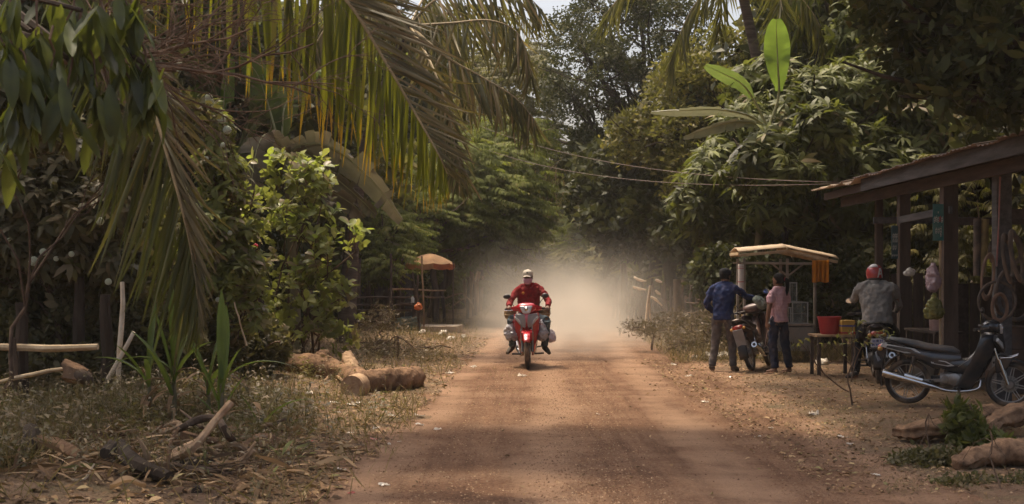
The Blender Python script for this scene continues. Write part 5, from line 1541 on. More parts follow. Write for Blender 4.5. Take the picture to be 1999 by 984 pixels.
sack('plastic_bag', 'small white plastic bag hanging inside the hut', P(1776, 522, 19.5), (.07, .06, .13), plastic_mat('white_plastic', (0.55, 0.52, 0.48), (0.7, .66, .6)), seed=9, lump=.2)
# bench with containers behind the posts
bn = thing('low_bench', 'low plank bench between the hut posts', 'bench', on(HX + .15, 19.45))
b0 = bn.location
for dx in (-.14, 0, .14):
    MB().box((dx, 0, .72), (.13, 1.5, .03)).build('plank', M_BOARDR, bn)
for dx in (-.17, .17):
    for dy in (-.65, .65):
        MB().box((dx, dy, .35), (.06, .06, .71)).build('leg', M_POST, bn)
def jar(name, label, c, prof, mat, cat, mat2=None, lid=None):
    root = thing(name, label, cat, c)
    MB().lathe(prof, (0, 0, 0), (0, 0, 1), 20).build('body', mat, root)
    if lid: MB().lathe(lid, (0, 0, 0), (0, 0, 1), 20).build('lid', mat2, root)
    return root
jar('plastic_container', 'pink plastic container with red lid on the bench', b0 + Vector((.0, -.2, .735)), [(0, .09), (.0, .11), (.20, .12), (.2, .0)], pmat('pink_tub', (.42, .26, .22), (.3, .18, .15), .5), 'container', pmat('red_lid', (.35, .04, .05), (.2, .02, .03), .5), [(.202, .125), (.25, .12), (.255, 0)])
jar('clay_pot', 'grey clay pot with a plant under the bench', on(HX - .12, 18.95), [(0, .10), (0, .14), (.22, .2), (.36, .17), (.40, .19), (.40, .15), (.3, .15)], pmat('clay', (.25, .2, .15), (.14, .11, .08), .8, scale=5), 'pot')
jar('oil_drum', 'dark oil drum standing behind the black motorbike', on(HX + .55, 17.6), [(0, .0), (0, .28), (.28, .28), (.29, .29), (.31, .28), (.57, .28), (.58, .29), (.60, .28), (.85, .28), (.86, .285), (.87, .26), (.86, 0)], pmat('drum_steel', (.06, .055, .055), (.13, .07, .04), .6, metal=.5, scale=3), 'drum')

# ------------------------------------------------------------------ food cart with roof
M_CARTW = pmat('cart_wood', (0.36, 0.30, 0.24), (0.2, 0.16, 0.12), 0.8, scale=5, bump=.2)
M_CARTR = pmat('cart_roof', (0.50, 0.38, 0.26), (0.34, 0.24, 0.15), 0.85, scale=4, bump=.15, bscale=10)
M_TIN = pmat('tin_panel', (0.30, 0.29, 0.27), (0.2, 0.19, 0.17), 0.5, metal=.4, scale=4, bump=.05, dust=.4)
def glass_mat():
    m, nt, out = new_mat('case_glass')
    b = nd(nt, 'ShaderNodeBsdfPrincipled'); b.inputs['Base Color'].default_value = (.75, .8, .76, 1); b.inputs['Roughness'].default_value = .12; b.inputs['Transmission Weight'].default_value = .85; b.inputs['IOR'].default_value = 1.1
    nt.links.new(b.outputs[0], out.inputs[0]); return m
M_GLASS = glass_mat()
cart = thing('food_cart', 'wooden food cart with pale peaked roof and glass cases', 'cart', on(P(1545, 700, 24.2).x, 24.2))
c0 = cart.location.copy()
def cp(px, py, d=24.2): return P(px, py, d) - c0
def cbar(a, b, w, h, name, mat=M_CARTW): return MB().bar(a, b, w, h).build(name, mat, cart, bevel=.003)
dN, dF = 23.75, 24.65
# roof panels (two slopes, thin boards with battens under them)
for (xa, ya, xb, yb) in ((1434, 492, 1528, 484), (1528, 484, 1626, 505)):
    rows = []
    for j in range(5):
        d = dN + (dF - dN) * j / 4
        rows.append([cp(xa + (xb - xa) * i / 8, (ya + (yb - ya) * i / 8), 24.2) + Vector((0, d - 24.2, 0.07 * math.sin(j / 4 * math.pi) + random.gauss(0, .003) - .004 * math.sin(i * .8))) for i in range(9)])
    MB().sheet(rows).build('roof_panel', M_CARTR, cart, solid=.014)
for d in (dN, dF):
    off = Vector((0, d - 24.2, -.03))
    cbar(cp(1434, 496) + off, cp(1528, 488) + off, .03, .05, 'roof_edge', M_BAMBOO)
    cbar(cp(1528, 488) + off, cp(1624, 509) + off, .03, .05, 'roof_edge', M_BAMBOO)
    cbar(cp(1440, 510) + off, cp(1612, 512) + off, .03, .035, 'tie_beam')
cbar(cp(1434, 494) + Vector((0, dN - 24.2, -.02)), cp(1434, 494) + Vector((0, dF - 24.2, -.02)), .03, .05, 'roof_edge', M_BAMBOO)
cbar(cp(1528, 486) + Vector((0, dN - 24.2 - .04, 0)), cp(1528, 486) + Vector((0, dF - 24.2, 0)), .04, .05, 'ridge', M_BAMBOO)
for px, d in ((1447, dN + .1), (1447, dF - .1), (1532, dN + .2), (1532, dF - .1), (1600, dF - .1)):
    MB().bar(Vector((cp(px, 510).x, d - 24.2, .35 if px != 1447 else .0)), Vector((cp(px, 510).x, d - 24.2, cp(px, 505).z)), .045, .045, up=Vector((0, 1, 0))).build('post', M_CARTW, cart, bevel=.003)
for (a, b) in (((1500, 513), (1531, 538)), ((1566, 513), (1534, 538))):
    cbar(cp(*a) + Vector((0, dN + .2 - 24.2, 0)), cp(*b) + Vector((0, dN + .2 - 24.2, 0)), .025, .03, 'brace')
# body: lower cabinet, shelf, glass cases
MB().box(Vector((cp(1536, 0).x, 0, cp(0, 660).z)), (.86, .62, .44)).build('cabinet', M_TIN, cart, bevel=.01)
MB().box(Vector((cp(1536, 0).x, 0, cp(0, 633).z)), (.92, .68, .03)).build('counter', M_CARTW, cart, bevel=.004)
def case(px0, px1, py0, py1, d0, d1, name='glass_case'):
    a, b = cp(px0, py1), cp(px1, py0)
    cx, cz, w, h = (a.x + b.x) / 2, (a.z + b.z) / 2, abs(b.x - a.x), abs(b.z - a.z)
    fr = MB()
    for sx in (-1, 1):
        for y in (d0, d1):
            fr.box((cx + sx * w / 2, y, cz), (.02, .02, h))
    for z in (a.z, b.z):
        for y in (d0, d1):
            fr.box((cx, y, z), (w + .024, .022, .022))
        for sx in (-1, 1):
            fr.box((cx + sx * w / 2, (d0 + d1) / 2, z), (.022, d1 - d0, .018))
    f = fr.build(name, pmat('alu_frame', (.42, .42, .40), (.3, .3, .28), .4, metal=.6), cart)
    MB().box((cx, d0 + .012, cz), (w - .02, .005, h - .02)).build('pane', M_GLASS, f)
    MB().box((cx, d1 - .012, cz), (w - .02, .005, h - .02)).build('pane', M_GLASS, f)
    MB().box((cx, (d0 + d1) / 2, a.z + h * .45), (w - .03, d1 - d0 - .03, .008)).build('shelf', M_TIN, f)
case(1541, 1570, 590, 630, -.3, .2)
case(1538, 1551, 552, 588, -.2, .2)
case(1506, 1538, 600, 630, -.28, .2)
for sx in (-.38, .38):
    w_ = MB().torus((0, 0, 0), (1, 0, 0), .22, .025, 28, 8).torus((0, 0, 0), (1, 0, 0), .19, .012, 28, 6).build('wheel', M_RUB, cart)
    w_.location = (cp(1536, 0).x + sx, .1, .245)
    sp = MB()
    for k in range(8):
        a = k * math.pi / 4
        sp.bar((0, 0, 0), (0, math.cos(a) * .19, math.sin(a) * .19), .012, .012)
    sp.build('spokes', M_TIN, w_)
cbar(Vector((cp(1500, 0).x, -.28, -.02)), Vector((cp(1500, 0).x, -.28, .42)), .05, .05, 'leg')
# towel on the roof's corner, white roll hanging from the other
M_ORANGE = leaf_mat('orange_cloth', [(0, (0.62, 0.24, 0.03)), (1, (0.62, 0.24, 0.03))], trans=.25, tcol=(.7, .3, .03), per_object=True, rough=.9, spec=.1)
rows = []
for j in range(12):
    v = j / 11
    rows.append([P(1586 + 33 * i / 20, 508 + 43 * v + 1.2 * math.sin(i * .5) * v, 23.72) + Vector((0, .02 * math.sin(i * 1.25 + .4 * v) * (0.3 + v) + .008 * math.sin(i * 2.9), 0)) for i in range(21)])
o = MB().sheet(rows).build('towel', M_ORANGE, None, smooth=80, solid=.004)
tag(o, 'orange towel hanging from the corner of the cart roof', 'towel')
o = MB().lathe([(-.23, 0), (-.23, .052), (-.1, .054), (.2, .054), (.22, .05), (.22, 0)], (0, 0, 0), (0, 0, 1), 18).build('hanging_roll', pmat('white_roll', (.62, .58, .52), (.5, .46, .4), .6, scale=5))
o.location = P(1447, 540, 23.72); tag(o, 'white cylinder with red bands hanging from the cart roof', 'lantern')
for z, hh in ((-.10, .014), (.14, .008), (.17, .006)):
    MB().lathe([(z, .0), (z, .0555), (z + hh, .0555), (z + hh, 0)], (0, 0, 0), (0, 0, 1), 18).build('band', pmat('red_band', (.5, .06, .06), (.4, .05, .05), .6), o)
MB().tube([(0, 0, .22), (0, 0, .30)], .006, n=5).build('hook', M_POST, o)
# bin and tubs: table with red bucket and yellow box
tb = thing('low_table', 'low wooden table carrying the red tub and the yellow box', 'table', on(P(1625, 0, 20.6).x, 20.6))
t0 = tb.location.copy()
for i in range(4):
    MB().box((0, -.24 + i * .16, .62), (.62, .15, .03)).build('plank', M_DRYWOOD, tb)
for sx in (-.26, .26):
    for sy in (-.24, .24):
        MB().box((sx, sy, .30), (.05, .05, .61)).build('leg', M_POST, tb)
tub = thing('plastic_tub', 'red plastic tub standing on the low table', 'tub', t0 + Vector((-.03, .05, .636)))
MB().lathe([(0, 0), (0, .13), (.02, .14), (.25, .18), (.27, .19), (.272, .175), (.05, .13), (.04, 0)], (0, 0, 0), (0, 0, 1), 26).build('body', pmat('red_plastic', (.42, .035, .04), (.3, .02, .03), .4, scale=3, bump=.03, dust=.2), tub)
bx_ = thing('yellow_box', 'yellow printed carton with blue and red bands beside the red tub', 'box', t0 + Vector((.20, -.12, .636)))
MB().box((0, 0, .11), (.21, .17, .22)).build('body', pmat('yellow_card', (.50, .30, .06), (.42, .24, .05), .6, scale=6, bump=.03), bx_, bevel=.008)
MB().box((0, 0, .135), (.213, .173, .022)).build('blue_band', pmat('blue_print', (.04, .06, .32), (.03, .05, .25), .5, bump=0), bx_)
MB().box((0, 0, .03), (.213, .173, .03)).build('red_band', pmat('red_print', (.4, .05, .04), (.3, .04, .03), .5, bump=0), bx_)

# ------------------------------------------------------------------ overhead wires
M_WIRE = pmat('wire', (.16, .11, .075), (.10, .07, .05), .7, bump=0)
def wire(label, a, b, sag, r=.011):
    pts = []
    for i in range(41):
        t = i / 40
        pts.append(a.lerp(b, t) - Vector((0, 0, sag * 4 * t * (1 - t))))
    o = MB().tube(pts, r, n=5).build('overhead_wire', M_WIRE, smooth=180)
    tag(o, label, 'wire')
hk = P(1640, 356, 22.4)
wire('upper overhead wire slung across the road to the hut roof', P(870, 215, 46), hk, .55, .008)
wire('lower overhead wire slung across the road to the hut roof', P(860, 255, 46), hk + Vector((0, 0, -.02)), .6, .008)
wire('thin far wire crossing below the dark tree', P(1010, 468, 62), P(1260, 420, 42), .4, .01)

# ------------------------------------------------------------------ stick fences
def stick(mb, a, b, r, n=6):
    a = Vector(a); b = Vector(b)
    mb.tube(limb_path(a, b, n=4, wob=.03), [r * 1.1, r, r * .85], n=n)
def stick_fence(label, pts, n, hmin, hmax, rails, mats, r=(.02, .045), name='stick_fence', lean=.08, group=None):
    root = thing(name, label, 'fence', on(*pts[0]))
    o0 = root.location.copy()
    pth = smooth_path([(x, y, 0) for x, y in pts], n)
    for p in pth:
        b = on(p.x + random.gauss(0, .05), p.y + random.gauss(0, .05), -.05)
        h = random.uniform(hmin, hmax)
        mb = MB()
        stick(mb, b - o0, b - o0 + Vector((random.gauss(0, lean), random.gauss(0, lean), h)), random.uniform(*r))
        mb.build('post', random.choice(mats), root)
    for z, m in rails:
        for i in range(0, n - 2, 3):
            a, b = pth[i], pth[min(i + 4, n)]
            mb = MB()
            stick(mb, on(a.x, a.y, z + random.gauss(0, .06)) - o0, on(b.x, b.y, z + random.gauss(0, .08)) - o0, .017)
            mb.build('rail', m, root)
    return root
stick_fence('rough stick fence along the right verge', [(3.6, 47), (3.9, 40), (4.3, 34), (4.7, 29)], 30, 1.0, 1.55, [(.9, M_TWIG), (.55, M_TWIG)], [M_BARK, M_TWIG, M_POST], (.03, .06))
stick_fence('stick fence behind the bush and the man in blue', [(4.7, 29.3), (5.6, 28.4), (6.6, 28)], 14, .9, 1.4, [(.85, M_TWIG)], [M_BARK, M_POST, M_TWIG], (.03, .06))
o = MB().tube(limb_path(on(P(1322, 0, 31).x, 31, -.1), P(1323, 545, 31), n=5, wob=.02), [.10, .095, .09], n=10).build('fence_post', M_BARK)
tag(o, 'thick weathered fence post standing in the right stick fence', 'post')
# pale curved branches stuck in the fence
for i, (pts, lab) in enumerate((([(1238, 541), (1250, 547), (1262, 549)], 'pale curved stick sticking out of the fence, upper'), ([(1236, 560), (1250, 564), (1262, 566)], 'pale curved stick sticking out of the fence, middle'), ([(1280, 546), (1287, 549), (1293, 551)], 'short pale stick near the fence post'), ([(1280, 567), (1285, 572), (1290, 575)], 'bent pale stick low on the fence'), ([(1271, 579), (1281, 585), (1293, 597)], 'pale hooked stick reaching towards the thick post'))):
    o = MB().tube(smooth_path([P(x, y, 33) for x, y in pts], 8), [.028, .036, .02], n=7, wob=.1).build('branch_stick', M_PALE)
    tag(o, lab, 'stick')
ts = thing('crossed_sticks', 'two pale sticks propped together as an inverted V by the fence', 'sticks', on(P(1266, 0, 31).x, 31))
for a, b in (((1257, 609), (1270, 557)), ((1274, 607), (1267, 580))):
    m_ = MB(); qa, qb = P(*a, 31), P(*b, 31); qa.z = float(gz(qa.x, qa.y)) - .03
    m_.tube(limb_path(qa - ts.location, qb - ts.location, n=3, wob=.01), [.036, .03], n=7); m_.build('stick', M_PALE, ts)
stick_fence('grey post fence along the far left verge', [(-1.5, 44), (-1.35, 49), (-1.3, 56)], 12, 1.1, 1.9, [(1.2, M_TWIG), (.6, M_TWIG)], [M_BARK, M_POST, M_DRYWOOD], (.05, .09))
for i, pts in enumerate(([(868, 583), (890, 575), (905, 572)], [(880, 600), (897, 588), (912, 580)], [(905, 575), (921, 590), (925, 603)], [(848, 598), (862, 601), (880, 592)])):
    o = MB().tube(smooth_path([P(x, y, 40.5) for x, y in pts], 8), [.025, .03, .015], n=6).build('branch_stick', M_DRYWOOD)
    tag(o, ('bare stick jutting from the left fence beyond the parasol', 'rising bare stick beside the parasol pole', 'curved bare stick drooping from the left fence', 'low bare stick lying behind the parasol pole')[i], 'stick')

# ------------------------------------------------------------------ stall on the left with parasol
st_ = thing('roadside_stall', 'shabby open stall of dark posts and rails under the trees', 'stall', on(-3.4, 35))
s0 = st_.location.copy()
def spost(px, y, ztop, r=.04, mat=M_POST, name='post'):
    x = (px - 1000) / FPX * y
    b = on(x, y, -.1)
    m_ = MB(); stick(m_, b - s0, Vector((x + random.gauss(0, .03), y, ztop)) - s0, r); m_.build(name, mat, st_)
for px, y, z, r in ((700, 34.5, 2.0, .05), (724, 36, 1.9, .07), (764, 34, 2.1, .035), (780, 37, 2.0, .08), (806, 36.5, 2.0, .05), (852, 39.5, 2.0, .10), (868, 40, 1.95, .05), (818, 34, 1.55, .03), (690, 37, 1.9, .06)):
    spost(px, y, z, r)
for (a, b, ya, yb, mat) in (((684, 582), (800, 580), 34.2, 34.4, M_POST), ((684, 596), (812, 597), 34.2, 34.4, M_POST), ((760, 565), (870, 567), 34.4, 38.5, M_DRYWOOD), ((770, 581), (868, 580), 34.4, 38.5, M_TWIG)):
    m_ = MB(); stick(m_, P(*a, ya) - s0, P(*b, yb) - s0, .028); m_.build('rail', mat, st_)
for i in range(6):
    x = (700 + i * 20 - 1000) / FPX * 37.4
    MB().box(Vector((x, 37.4, .9)) - s0, (.26, .03, 1.75)).build('wall_plank', random.choice((M_POST, M_BOARDR, M_BOARD)), st_)
MB().box(P(745, 606, 34.4) - s0, (1.55, .45, .05)).build('counter', M_POST, st_)
MB().box(P(792, 593, 34.2) - s0, (.30, .4, .05)).build('shelf', M_POST, st_)
MB().box(P(730, 640, 34.6) - s0, (1.3, .5, .06)).build('bench_board', M_POST, st_)
M_SLAB = pmat('slab', (.50, .40, .28), (.36, .27, .18), .9, scale=3, bump=.2)
gq = G(862, 652)
rows = [(Vector((gq.x + a, gq.y + b, float(gz(gq.x, gq.y)) + .14))) for a, b in ((-1.0, -.9), (0.45, -.8), (.55, .3), (-.85, .4))]
m_ = MB(); m_.v = [tuple(p) for p in rows] + [tuple(p - Vector((0, 0, .2))) for p in rows]; m_.f = [(0, 1, 2, 3), (7, 6, 5, 4), (0, 4, 5, 1), (1, 5, 6, 2), (2, 6, 7, 3), (3, 7, 4, 0)]
o = m_.build('concrete_slab', M_SLAB, bevel=.02); tag(o, 'pale concrete slab on the ground under the parasol', 'slab')
um = thing('market_parasol', 'faded orange parasol on a thin pole in front of the stall', 'parasol', G(885, 651) + Vector((0, 0, .13)))
u0 = um.location.copy(); ud = u0.y
MB().tube([(0, 0, -.02), (0, 0, P(0, 512, ud).z - u0.z)], .02, n=8).build('pole', M_POST, um)
M_PARA = leaf_mat('parasol_cloth', [(0, (.34, .21, .115)), (1, (.42, .27, .15))], trans=.3, tcol=(.7, .33, .1), rough=.8, spec=.15)
M_PARAR = leaf_mat('parasol_red', [(0, (.34, .12, .06)), (1, (.34, .12, .06))], trans=.3, tcol=(.6, .15, .05), rough=.8, spec=.15)
ctr = P(840, 495, ud) - u0
R_ = 48 * ud / FPX
zt, ze, zh = 0.0, -.26, -.40
for k in range(8):
    a0, a1 = k * math.pi / 4 + .2, (k + 1) * math.pi / 4 + .2
    rows = []
    for j in range(6):
        v = j / 5
        row = []
        for i in range(5):
            u = i / 4
            dirv = Vector((math.cos(a0), math.sin(a0), 0)).lerp(Vector((math.cos(a1), math.sin(a1), 0)), u)
            row.append(ctr + dirv * R_ * v + Vector((0, 0, ze * (v ** 1.6) - .03 * math.sin(math.pi * u) * v)))
        rows.append(row)
    MB().sheet(rows).build('canopy_panel', M_PARA, um, smooth=80)
    rows = []
    for j in range(3):
        v = j / 2
        rows.append([ctr + Vector((math.cos(a0), math.sin(a0), 0)).lerp(Vector((math.cos(a1), math.sin(a1), 0)), i / 4) * R_ * (1 + .01 * j) + Vector((0, 0, ze - .03 * math.sin(math.pi * i / 4) - (.13 + .02 * math.sin(k + i)) * v - .002)) for i in range(5)])
    MB().sheet(rows).build('valance', M_PARAR if k in (6, 7, 0, 3) else M_PARA, um, smooth=80)
for (px, lo, hi, d) in ((828, 655, 520, 33.5),):
    o = MB().tube(limb_path(on(P(px, 0, d).x, d, -.02), P(px - 4, 500, d), n=4, wob=.01), .022, n=7).build('thin_pole', M_DRYWOOD)
    tag(o, 'thin leaning pole in front of the stall', 'pole')
sack('plastic_bag', 'orange plastic bag hanging on the stall shelf', P(817, 590, 33.9), (.10, .08, .20), plastic_mat('orange_plastic', (.6, .16, .03), (.65, .2, .05)), seed=2)
jar('water_bottle', 'clear bottle with green cap on the stall shelf', P(806, 591, 34.2), [(0, 0), (0, .045), (.12, .045), (.15, .02), (.17, .02), (.17, 0)], pmat('clear_plastic', (.5, .5, .48), (.4, .4, .38), .2), 'bottle', pmat('green_cap', (.05, .2, .06), (.04, .15, .05), .5), [(.171, .024), (.19, .024), (.19, 0)])
sack('tarpaulin', 'crumpled grey-green tarpaulin lying before the stall', G(795, 655) + Vector((0, 0, .32)), (.32, .2, .34), pmat('green_tarp', (.16, .19, .15), (.10, .12, .09), .7, scale=5), cat='tarpaulin', seed=11, lump=.2, knots=.05)

# ------------------------------------------------------------------ left foreground: stakes, rails, old posts
def rail(name, label, a, b, r, mat, cat, bend=0.0, wob=.015, n=8):
    a = Vector(a); b = Vector(b)
    pth = limb_path(a, b, sag=bend, n=6, wob=wob)
    o = MB().tube(pth, [r * 1.1, r * .95, r, r * .8], n=n, wob=.05).build(name, mat)
    return tag(o, label, cat)
rail('fence_rail', 'peeled pale pole lashed across the dark posts', P(-90, 668, 13.90), P(192, 677, 13.80), 0.040, M_BAMBOO, 'pole', bend=-.035)
rail('fence_rail', 'lower peeled pole behind the broken husk', P(-60, 760, 13.70), P(126, 720, 13.70), 0.023, M_BAMBOO, 'pole', bend=.01)
rail('fence_rail', 'thin bent pole low at the left edge', P(-50, 842, 13.40), P(80, 815, 13.40), 0.021, M_BAMBOO, 'pole', bend=-.02)
rail('stake', 'pale upright stake with a burnt tip among the bushes', on(P(228, 0, 14.20).x, 14.20, -.1), P(239, 550, 14.20), 0.029, M_PALE, 'stake')
rail('stake', 'short white leaning stake next to the pale upright stake', P(212, 740, 14.10), P(262, 648, 14.10), 0.025, M_PALE, 'stake')
rail('old_post', 'thick dark fence post behind the end of the pale pole', on(P(208, 0, 14.50).x, 14.50, -.1), P(206, 575, 14.50), 0.069, M_BARKD, 'post')
rail('old_post', 'dark upright post at the left under the flowers', on(P(150, 0, 15.00).x, 15.00, -.1), P(155, 540, 15.00), 0.069, M_BARKD, 'post')
rail('old_post', 'gnarled dark post beside the leaning bare tree', on(P(48, 0, 14.00).x, 14.00, -.1), P(40, 590, 14.00), 0.069, M_BARKD, 'post')
rail('old_post', 'mossy post with a pale lichen patch at the left edge', on(P(30, 0, 13.80).x, 13.80, -.1), P(28, 660, 13.80), 0.034, M_BARK, 'post')
rail('old_stump', 'short grey stump leaning below the pale stake', on(P(190, 0, 13.90).x, 13.90, -.1), P(203, 765, 13.90), 0.083, M_BARK, 'stump')
rail('old_post', 'dark post at the right of the strap-leaved plants', on(P(478, 0, 18.50).x, 18.50, -.1), P(492, 495, 18.50), 0.069, M_BARKD, 'post')
rail('old_post', 'squat dark post with a flat cut top beside the cashew shrub', on(P(505, 0, 18.80).x, 18.80, -.1), P(507, 548, 18.80), 0.083, M_BARKD, 'post')
rail('stake', 'thin bare stick slanting behind the strap-leaved plants', P(482, 675, 15.80), P(458, 590, 15.80), 0.011, M_BAMBOO, 'stick')
husk = thing('broken_husk', 'broken brown husk block jammed between the two poles', 'husk', P(150, 722, 13.6))
mb = MB(); secs = []
for j in range(7):
    v = j / 6
    secs.append([Vector((( -.085 + .17 * v) + .012 * math.sin(k * 2.3 + j), math.cos(6.283 * k / 12) * .07 * (1 + .12 * math.sin(k * 1.9)), math.sin(6.283 * k / 12) * (.085 - .03 * v) * (1 + .12 * math.cos(k * 2.7)) - .05 * v)) for k in range(12)])
husk.scale = (1.4, 1.4, 1.4)
mb.loft(secs).build('husk', M_LOG, husk)
MB().ball((.05, -.02, -.045), (.085, .06, .055), 12, 8, rot=(0, .5, 0)).build('fibre', M_BARK, husk)

# ------------------------------------------------------------------ wood debris, left foreground
def branch(name, label, pts, rads, mat, cat='stick', wob=.06, n=8):
    o = MB().tube(smooth_path(pts, 14), rads, n=n, wob=wob).build(name, mat)
    return tag(o, label, cat)
def GZ(px, py, h): 
    q = G(px, py); q.z += h; return q
branch('palm_rib', 'long split palm rib rising diagonally from the wood heap', [GZ(305, 935, .02), P(370, 880, 9.9), P(420, 822, 10.1), P(452, 786, 10.2)], [0.031, 0.034, 0.028, 0.031], M_CUT)
branch('palm_rib', 'second split palm rib lying crosswise under the diagonal one', [GZ(245, 935, .03), P(300, 905, 10.0), P(350, 880, 10.2), P(390, 862, 10.5)], [0.022, 0.031, 0.034], M_CUT)
branch('arched_root', 'dark root arching over the crossed palm ribs', [GZ(340, 870, .02), P(355, 836, 10.6), P(385, 820, 10.6), P(425, 818, 10.6), P(445, 850, 10.5), GZ(462, 885, .02)], [0.017, 0.028, 0.031, 0.028, 0.036, 0.028], M_BARK, 'root')
branch('broken_stick', 'short broken pale stick standing up in the wood heap', [GZ(292, 940, 0), P(290, 900, 9.85), P(282, 875, 9.8), P(268, 852, 9.8)], [0.042, 0.031, 0.020, 0.006], M_DRYWOOD)
branch('charred_branch', 'thick charred branch lying toward the camera in the heap', [P(205, 885, 9.9), GZ(230, 925, .1), GZ(262, 955, .08), GZ(330, 965, .05)], [0.042, 0.063, 0.070, 0.049], M_BARKD, 'branch')
branch('bent_stick', 'thin reddish stick bent upright beside the ribs', [GZ(330, 960, 0), P(328, 905, 9.7), P(335, 860, 9.8), P(350, 835, 9.9)], [0.017, 0.017, 0.014, 0.008], M_LOG)
branch('thin_stick', 'thin pale stick slanting in the left foreground', [GZ(140, 975, 0), P(165, 935, 9.4), P(185, 905, 9.45)], [0.014, 0.011, 0.006], M_PALE)
branch('thin_stick', 'thin dark stalk slanting at the bottom left', [GZ(90, 980, 0), P(110, 930, 9.4), P(125, 900, 9.4)], [0.008, 0.007, 0.004], M_BARKD)
branch('log', 'half-buried reddish log across the bottom left', [GZ(20, 925, .03), GZ(70, 922, .06), GZ(115, 925, .06), GZ(160, 935, .03)], [0.070, 0.084, 0.084, 0.042], M_LOG, 'log')
branch('log', 'charred log end leaning at the bottom left corner', [GZ(20, 950, .0), GZ(48, 930, .08), GZ(62, 915, .15)], [0.084, 0.084, 0.070], M_BARKD, 'log')
branch('stump', 'round cut log end behind the diagonal palm rib', [GZ(440, 890, .06), GZ(462, 880, .06), GZ(490, 870, .05)], [0.091, 0.091, 0.084], M_LOG, 'log')
branch('log', 'low log lying right of the wood heap', [GZ(470, 905, .03), GZ(510, 890, .06), GZ(545, 882, .04)], [0.070, 0.091, 0.056], M_LOG, 'log')
branch('stick', 'charred stub poking up at the bottom edge', [GZ(385, 978, 0), P(385, 955, 9.6)], [0.042, 0.042], M_BARKD)
branch('stick', 'brown stub poking up beside the charred stub', [GZ(345, 980, 0), P(358, 958, 9.5)], [0.042, 0.035], M_LOG)
branch('dead_branch', 'grey dead branch lying flat in front of the diagonal palm rib', [GZ(230, 960, .03), GZ(300, 948, .05), GZ(380, 952, .05), GZ(450, 938, .03)], [0.035, 0.042, 0.035, 0.017], M_BARK, 'branch')
branch('dead_branch', 'reddish dead branch crossing behind the wood heap', [GZ(300, 880, .05), P(360, 850, 10.9), P(420, 862, 11), GZ(500, 880, .04)], [0.028, 0.039, 0.036, 0.017], M_LOG, 'branch')
branch('palm_rib', 'short broken palm rib lying against the charred branch', [GZ(240, 910, .03), P(270, 890, 10.4), P(310, 885, 10.6)], [0.028, 0.031, 0.020], M_CUT)
branch('dead_branch', 'thin forked branch leaning over the arched root', [GZ(410, 880, .02), P(400, 840, 10.7), P(370, 815, 10.8), P(352, 800, 10.9)], [0.020, 0.017, 0.013, 0.006], M_TWIG, 'branch')
branch('root', 'twisted dark root under the palm ribs', [GZ(300, 930, .03), P(340, 912, 10.0), P(380, 905, 10.1), GZ(440, 915, .02)], [0.042, 0.063, 0.056, 0.028], M_BARKD, 'root')
branch('stick', 'pale stick lying along the edge of the verge', [GZ(470, 860, .02), GZ(520, 868, .03), GZ(560, 878, .02)], [0.014, 0.015, 0.010], M_BAMBOO)
for i_, (px, py) in enumerate(((36, 870), (150, 905), (520, 835), (575, 860), (500, 960), (250, 985), (95, 885))):
    o = MB().sheet([[Vector((.10 * (i - 3) / 3, .05 * (j - 2) / 2 * (1 - ((i - 3) / 3.3) ** 2), .03 * abs(j - 2) / 2 + .02 * math.sin(i + i_))) for j in range(5)] for i in range(7)]).build('dead_leaf', MATS['strap_leaf_dry'], smooth=80)
    o.location = GZ(px, py, .05); o.rotation_euler = (random.uniform(-.4, .4), random.uniform(-.4, .4), random.uniform(0, 6.28)); o.scale = (1.2, 1.2, 1.2)
    tag(o, 'large curled dead leaf lying in the left foreground', 'leaf', 'large dead leaves in the left foreground')
for k in range(18):
    px, py = random.uniform(210, 520), random.uniform(865, 950)
    a = random.uniform(0, 6.28); L_ = random.uniform(.35, .9); q = GZ(px, py, .03)
    e = Vector((math.cos(a), math.sin(a) * .6, 0))
    pts = [q - e * L_ * .5, q - e * L_ * .2 + Vector((0, 0, random.uniform(.03, .12))), q + e * L_ * .15 + Vector((random.gauss(0, .05), random.gauss(0, .05), random.uniform(.05, .2))), q + e * L_ * .5 + Vector((0, 0, random.uniform(0, .22)))]
    r_ = random.uniform(.012, .032)
    o = MB().tube(smooth_path(pts, 12), [r_, r_ * 1.1, r_ * .8, r_ * .35], n=7, wob=.1).build('dead_branch', random.choice((M_BARK, M_LOG, M_DRYWOOD, M_CUT, M_DRYWOOD)))
    tag(o, 'dead branch lying in the tangled heap round the palm ribs', 'branch', 'dead branches in the wood heap')
tw = MB()
for k in range(160):
    a = random.uniform(0, 6.28); q = G(random.uniform(180, 520), random.uniform(860, 955)); L = random.uniform(.12, .5)
    tw.tube([q + Vector((0, 0, random.uniform(.0, .06))), q + Vector((math.cos(a) * L * .5, math.sin(a) * L * .5, random.uniform(.02, .1))), q + Vector((math.cos(a) * L, math.sin(a) * L, random.uniform(0, .14)))], [.005, .005, .003], n=4)
o = tw.build('twig_litter', M_TWIG, fixn=False); tag(o, 'small broken twigs strewn through the wood heap', 'twigs', kind='stuff')
dl_t = leaf_tmpl(3, .10, .3, .3)
n_ = 900
qx = -3.6 + 2.2 * RNG.random(n_); qy = 9.3 + 2.6 * RNG.random(n_)
a_ = RNG.random(n_) * 6.283
ax_ = np.stack([np.cos(a_), np.sin(a_), RNG.normal(size=n_) * .25], 1)
nm_ = RNG.normal(size=(n_, 3)) * .5 + np.array([0, 0, 1.0])
o = link('dry_leaf_heap', scatter('dry_leaf_heap', dl_t, np.stack([qx, qy, surf(qx, qy) + .02 + .10 * RNG.random(n_) ** 2], 1), basis(ax_, nm_) * (.10 + .28 * RNG.random(n_))[:, None, None], M_LITTER))
tag(o, 'brown dry strips and leaves heaped round the palm ribs', 'dry leaves', kind='stuff')
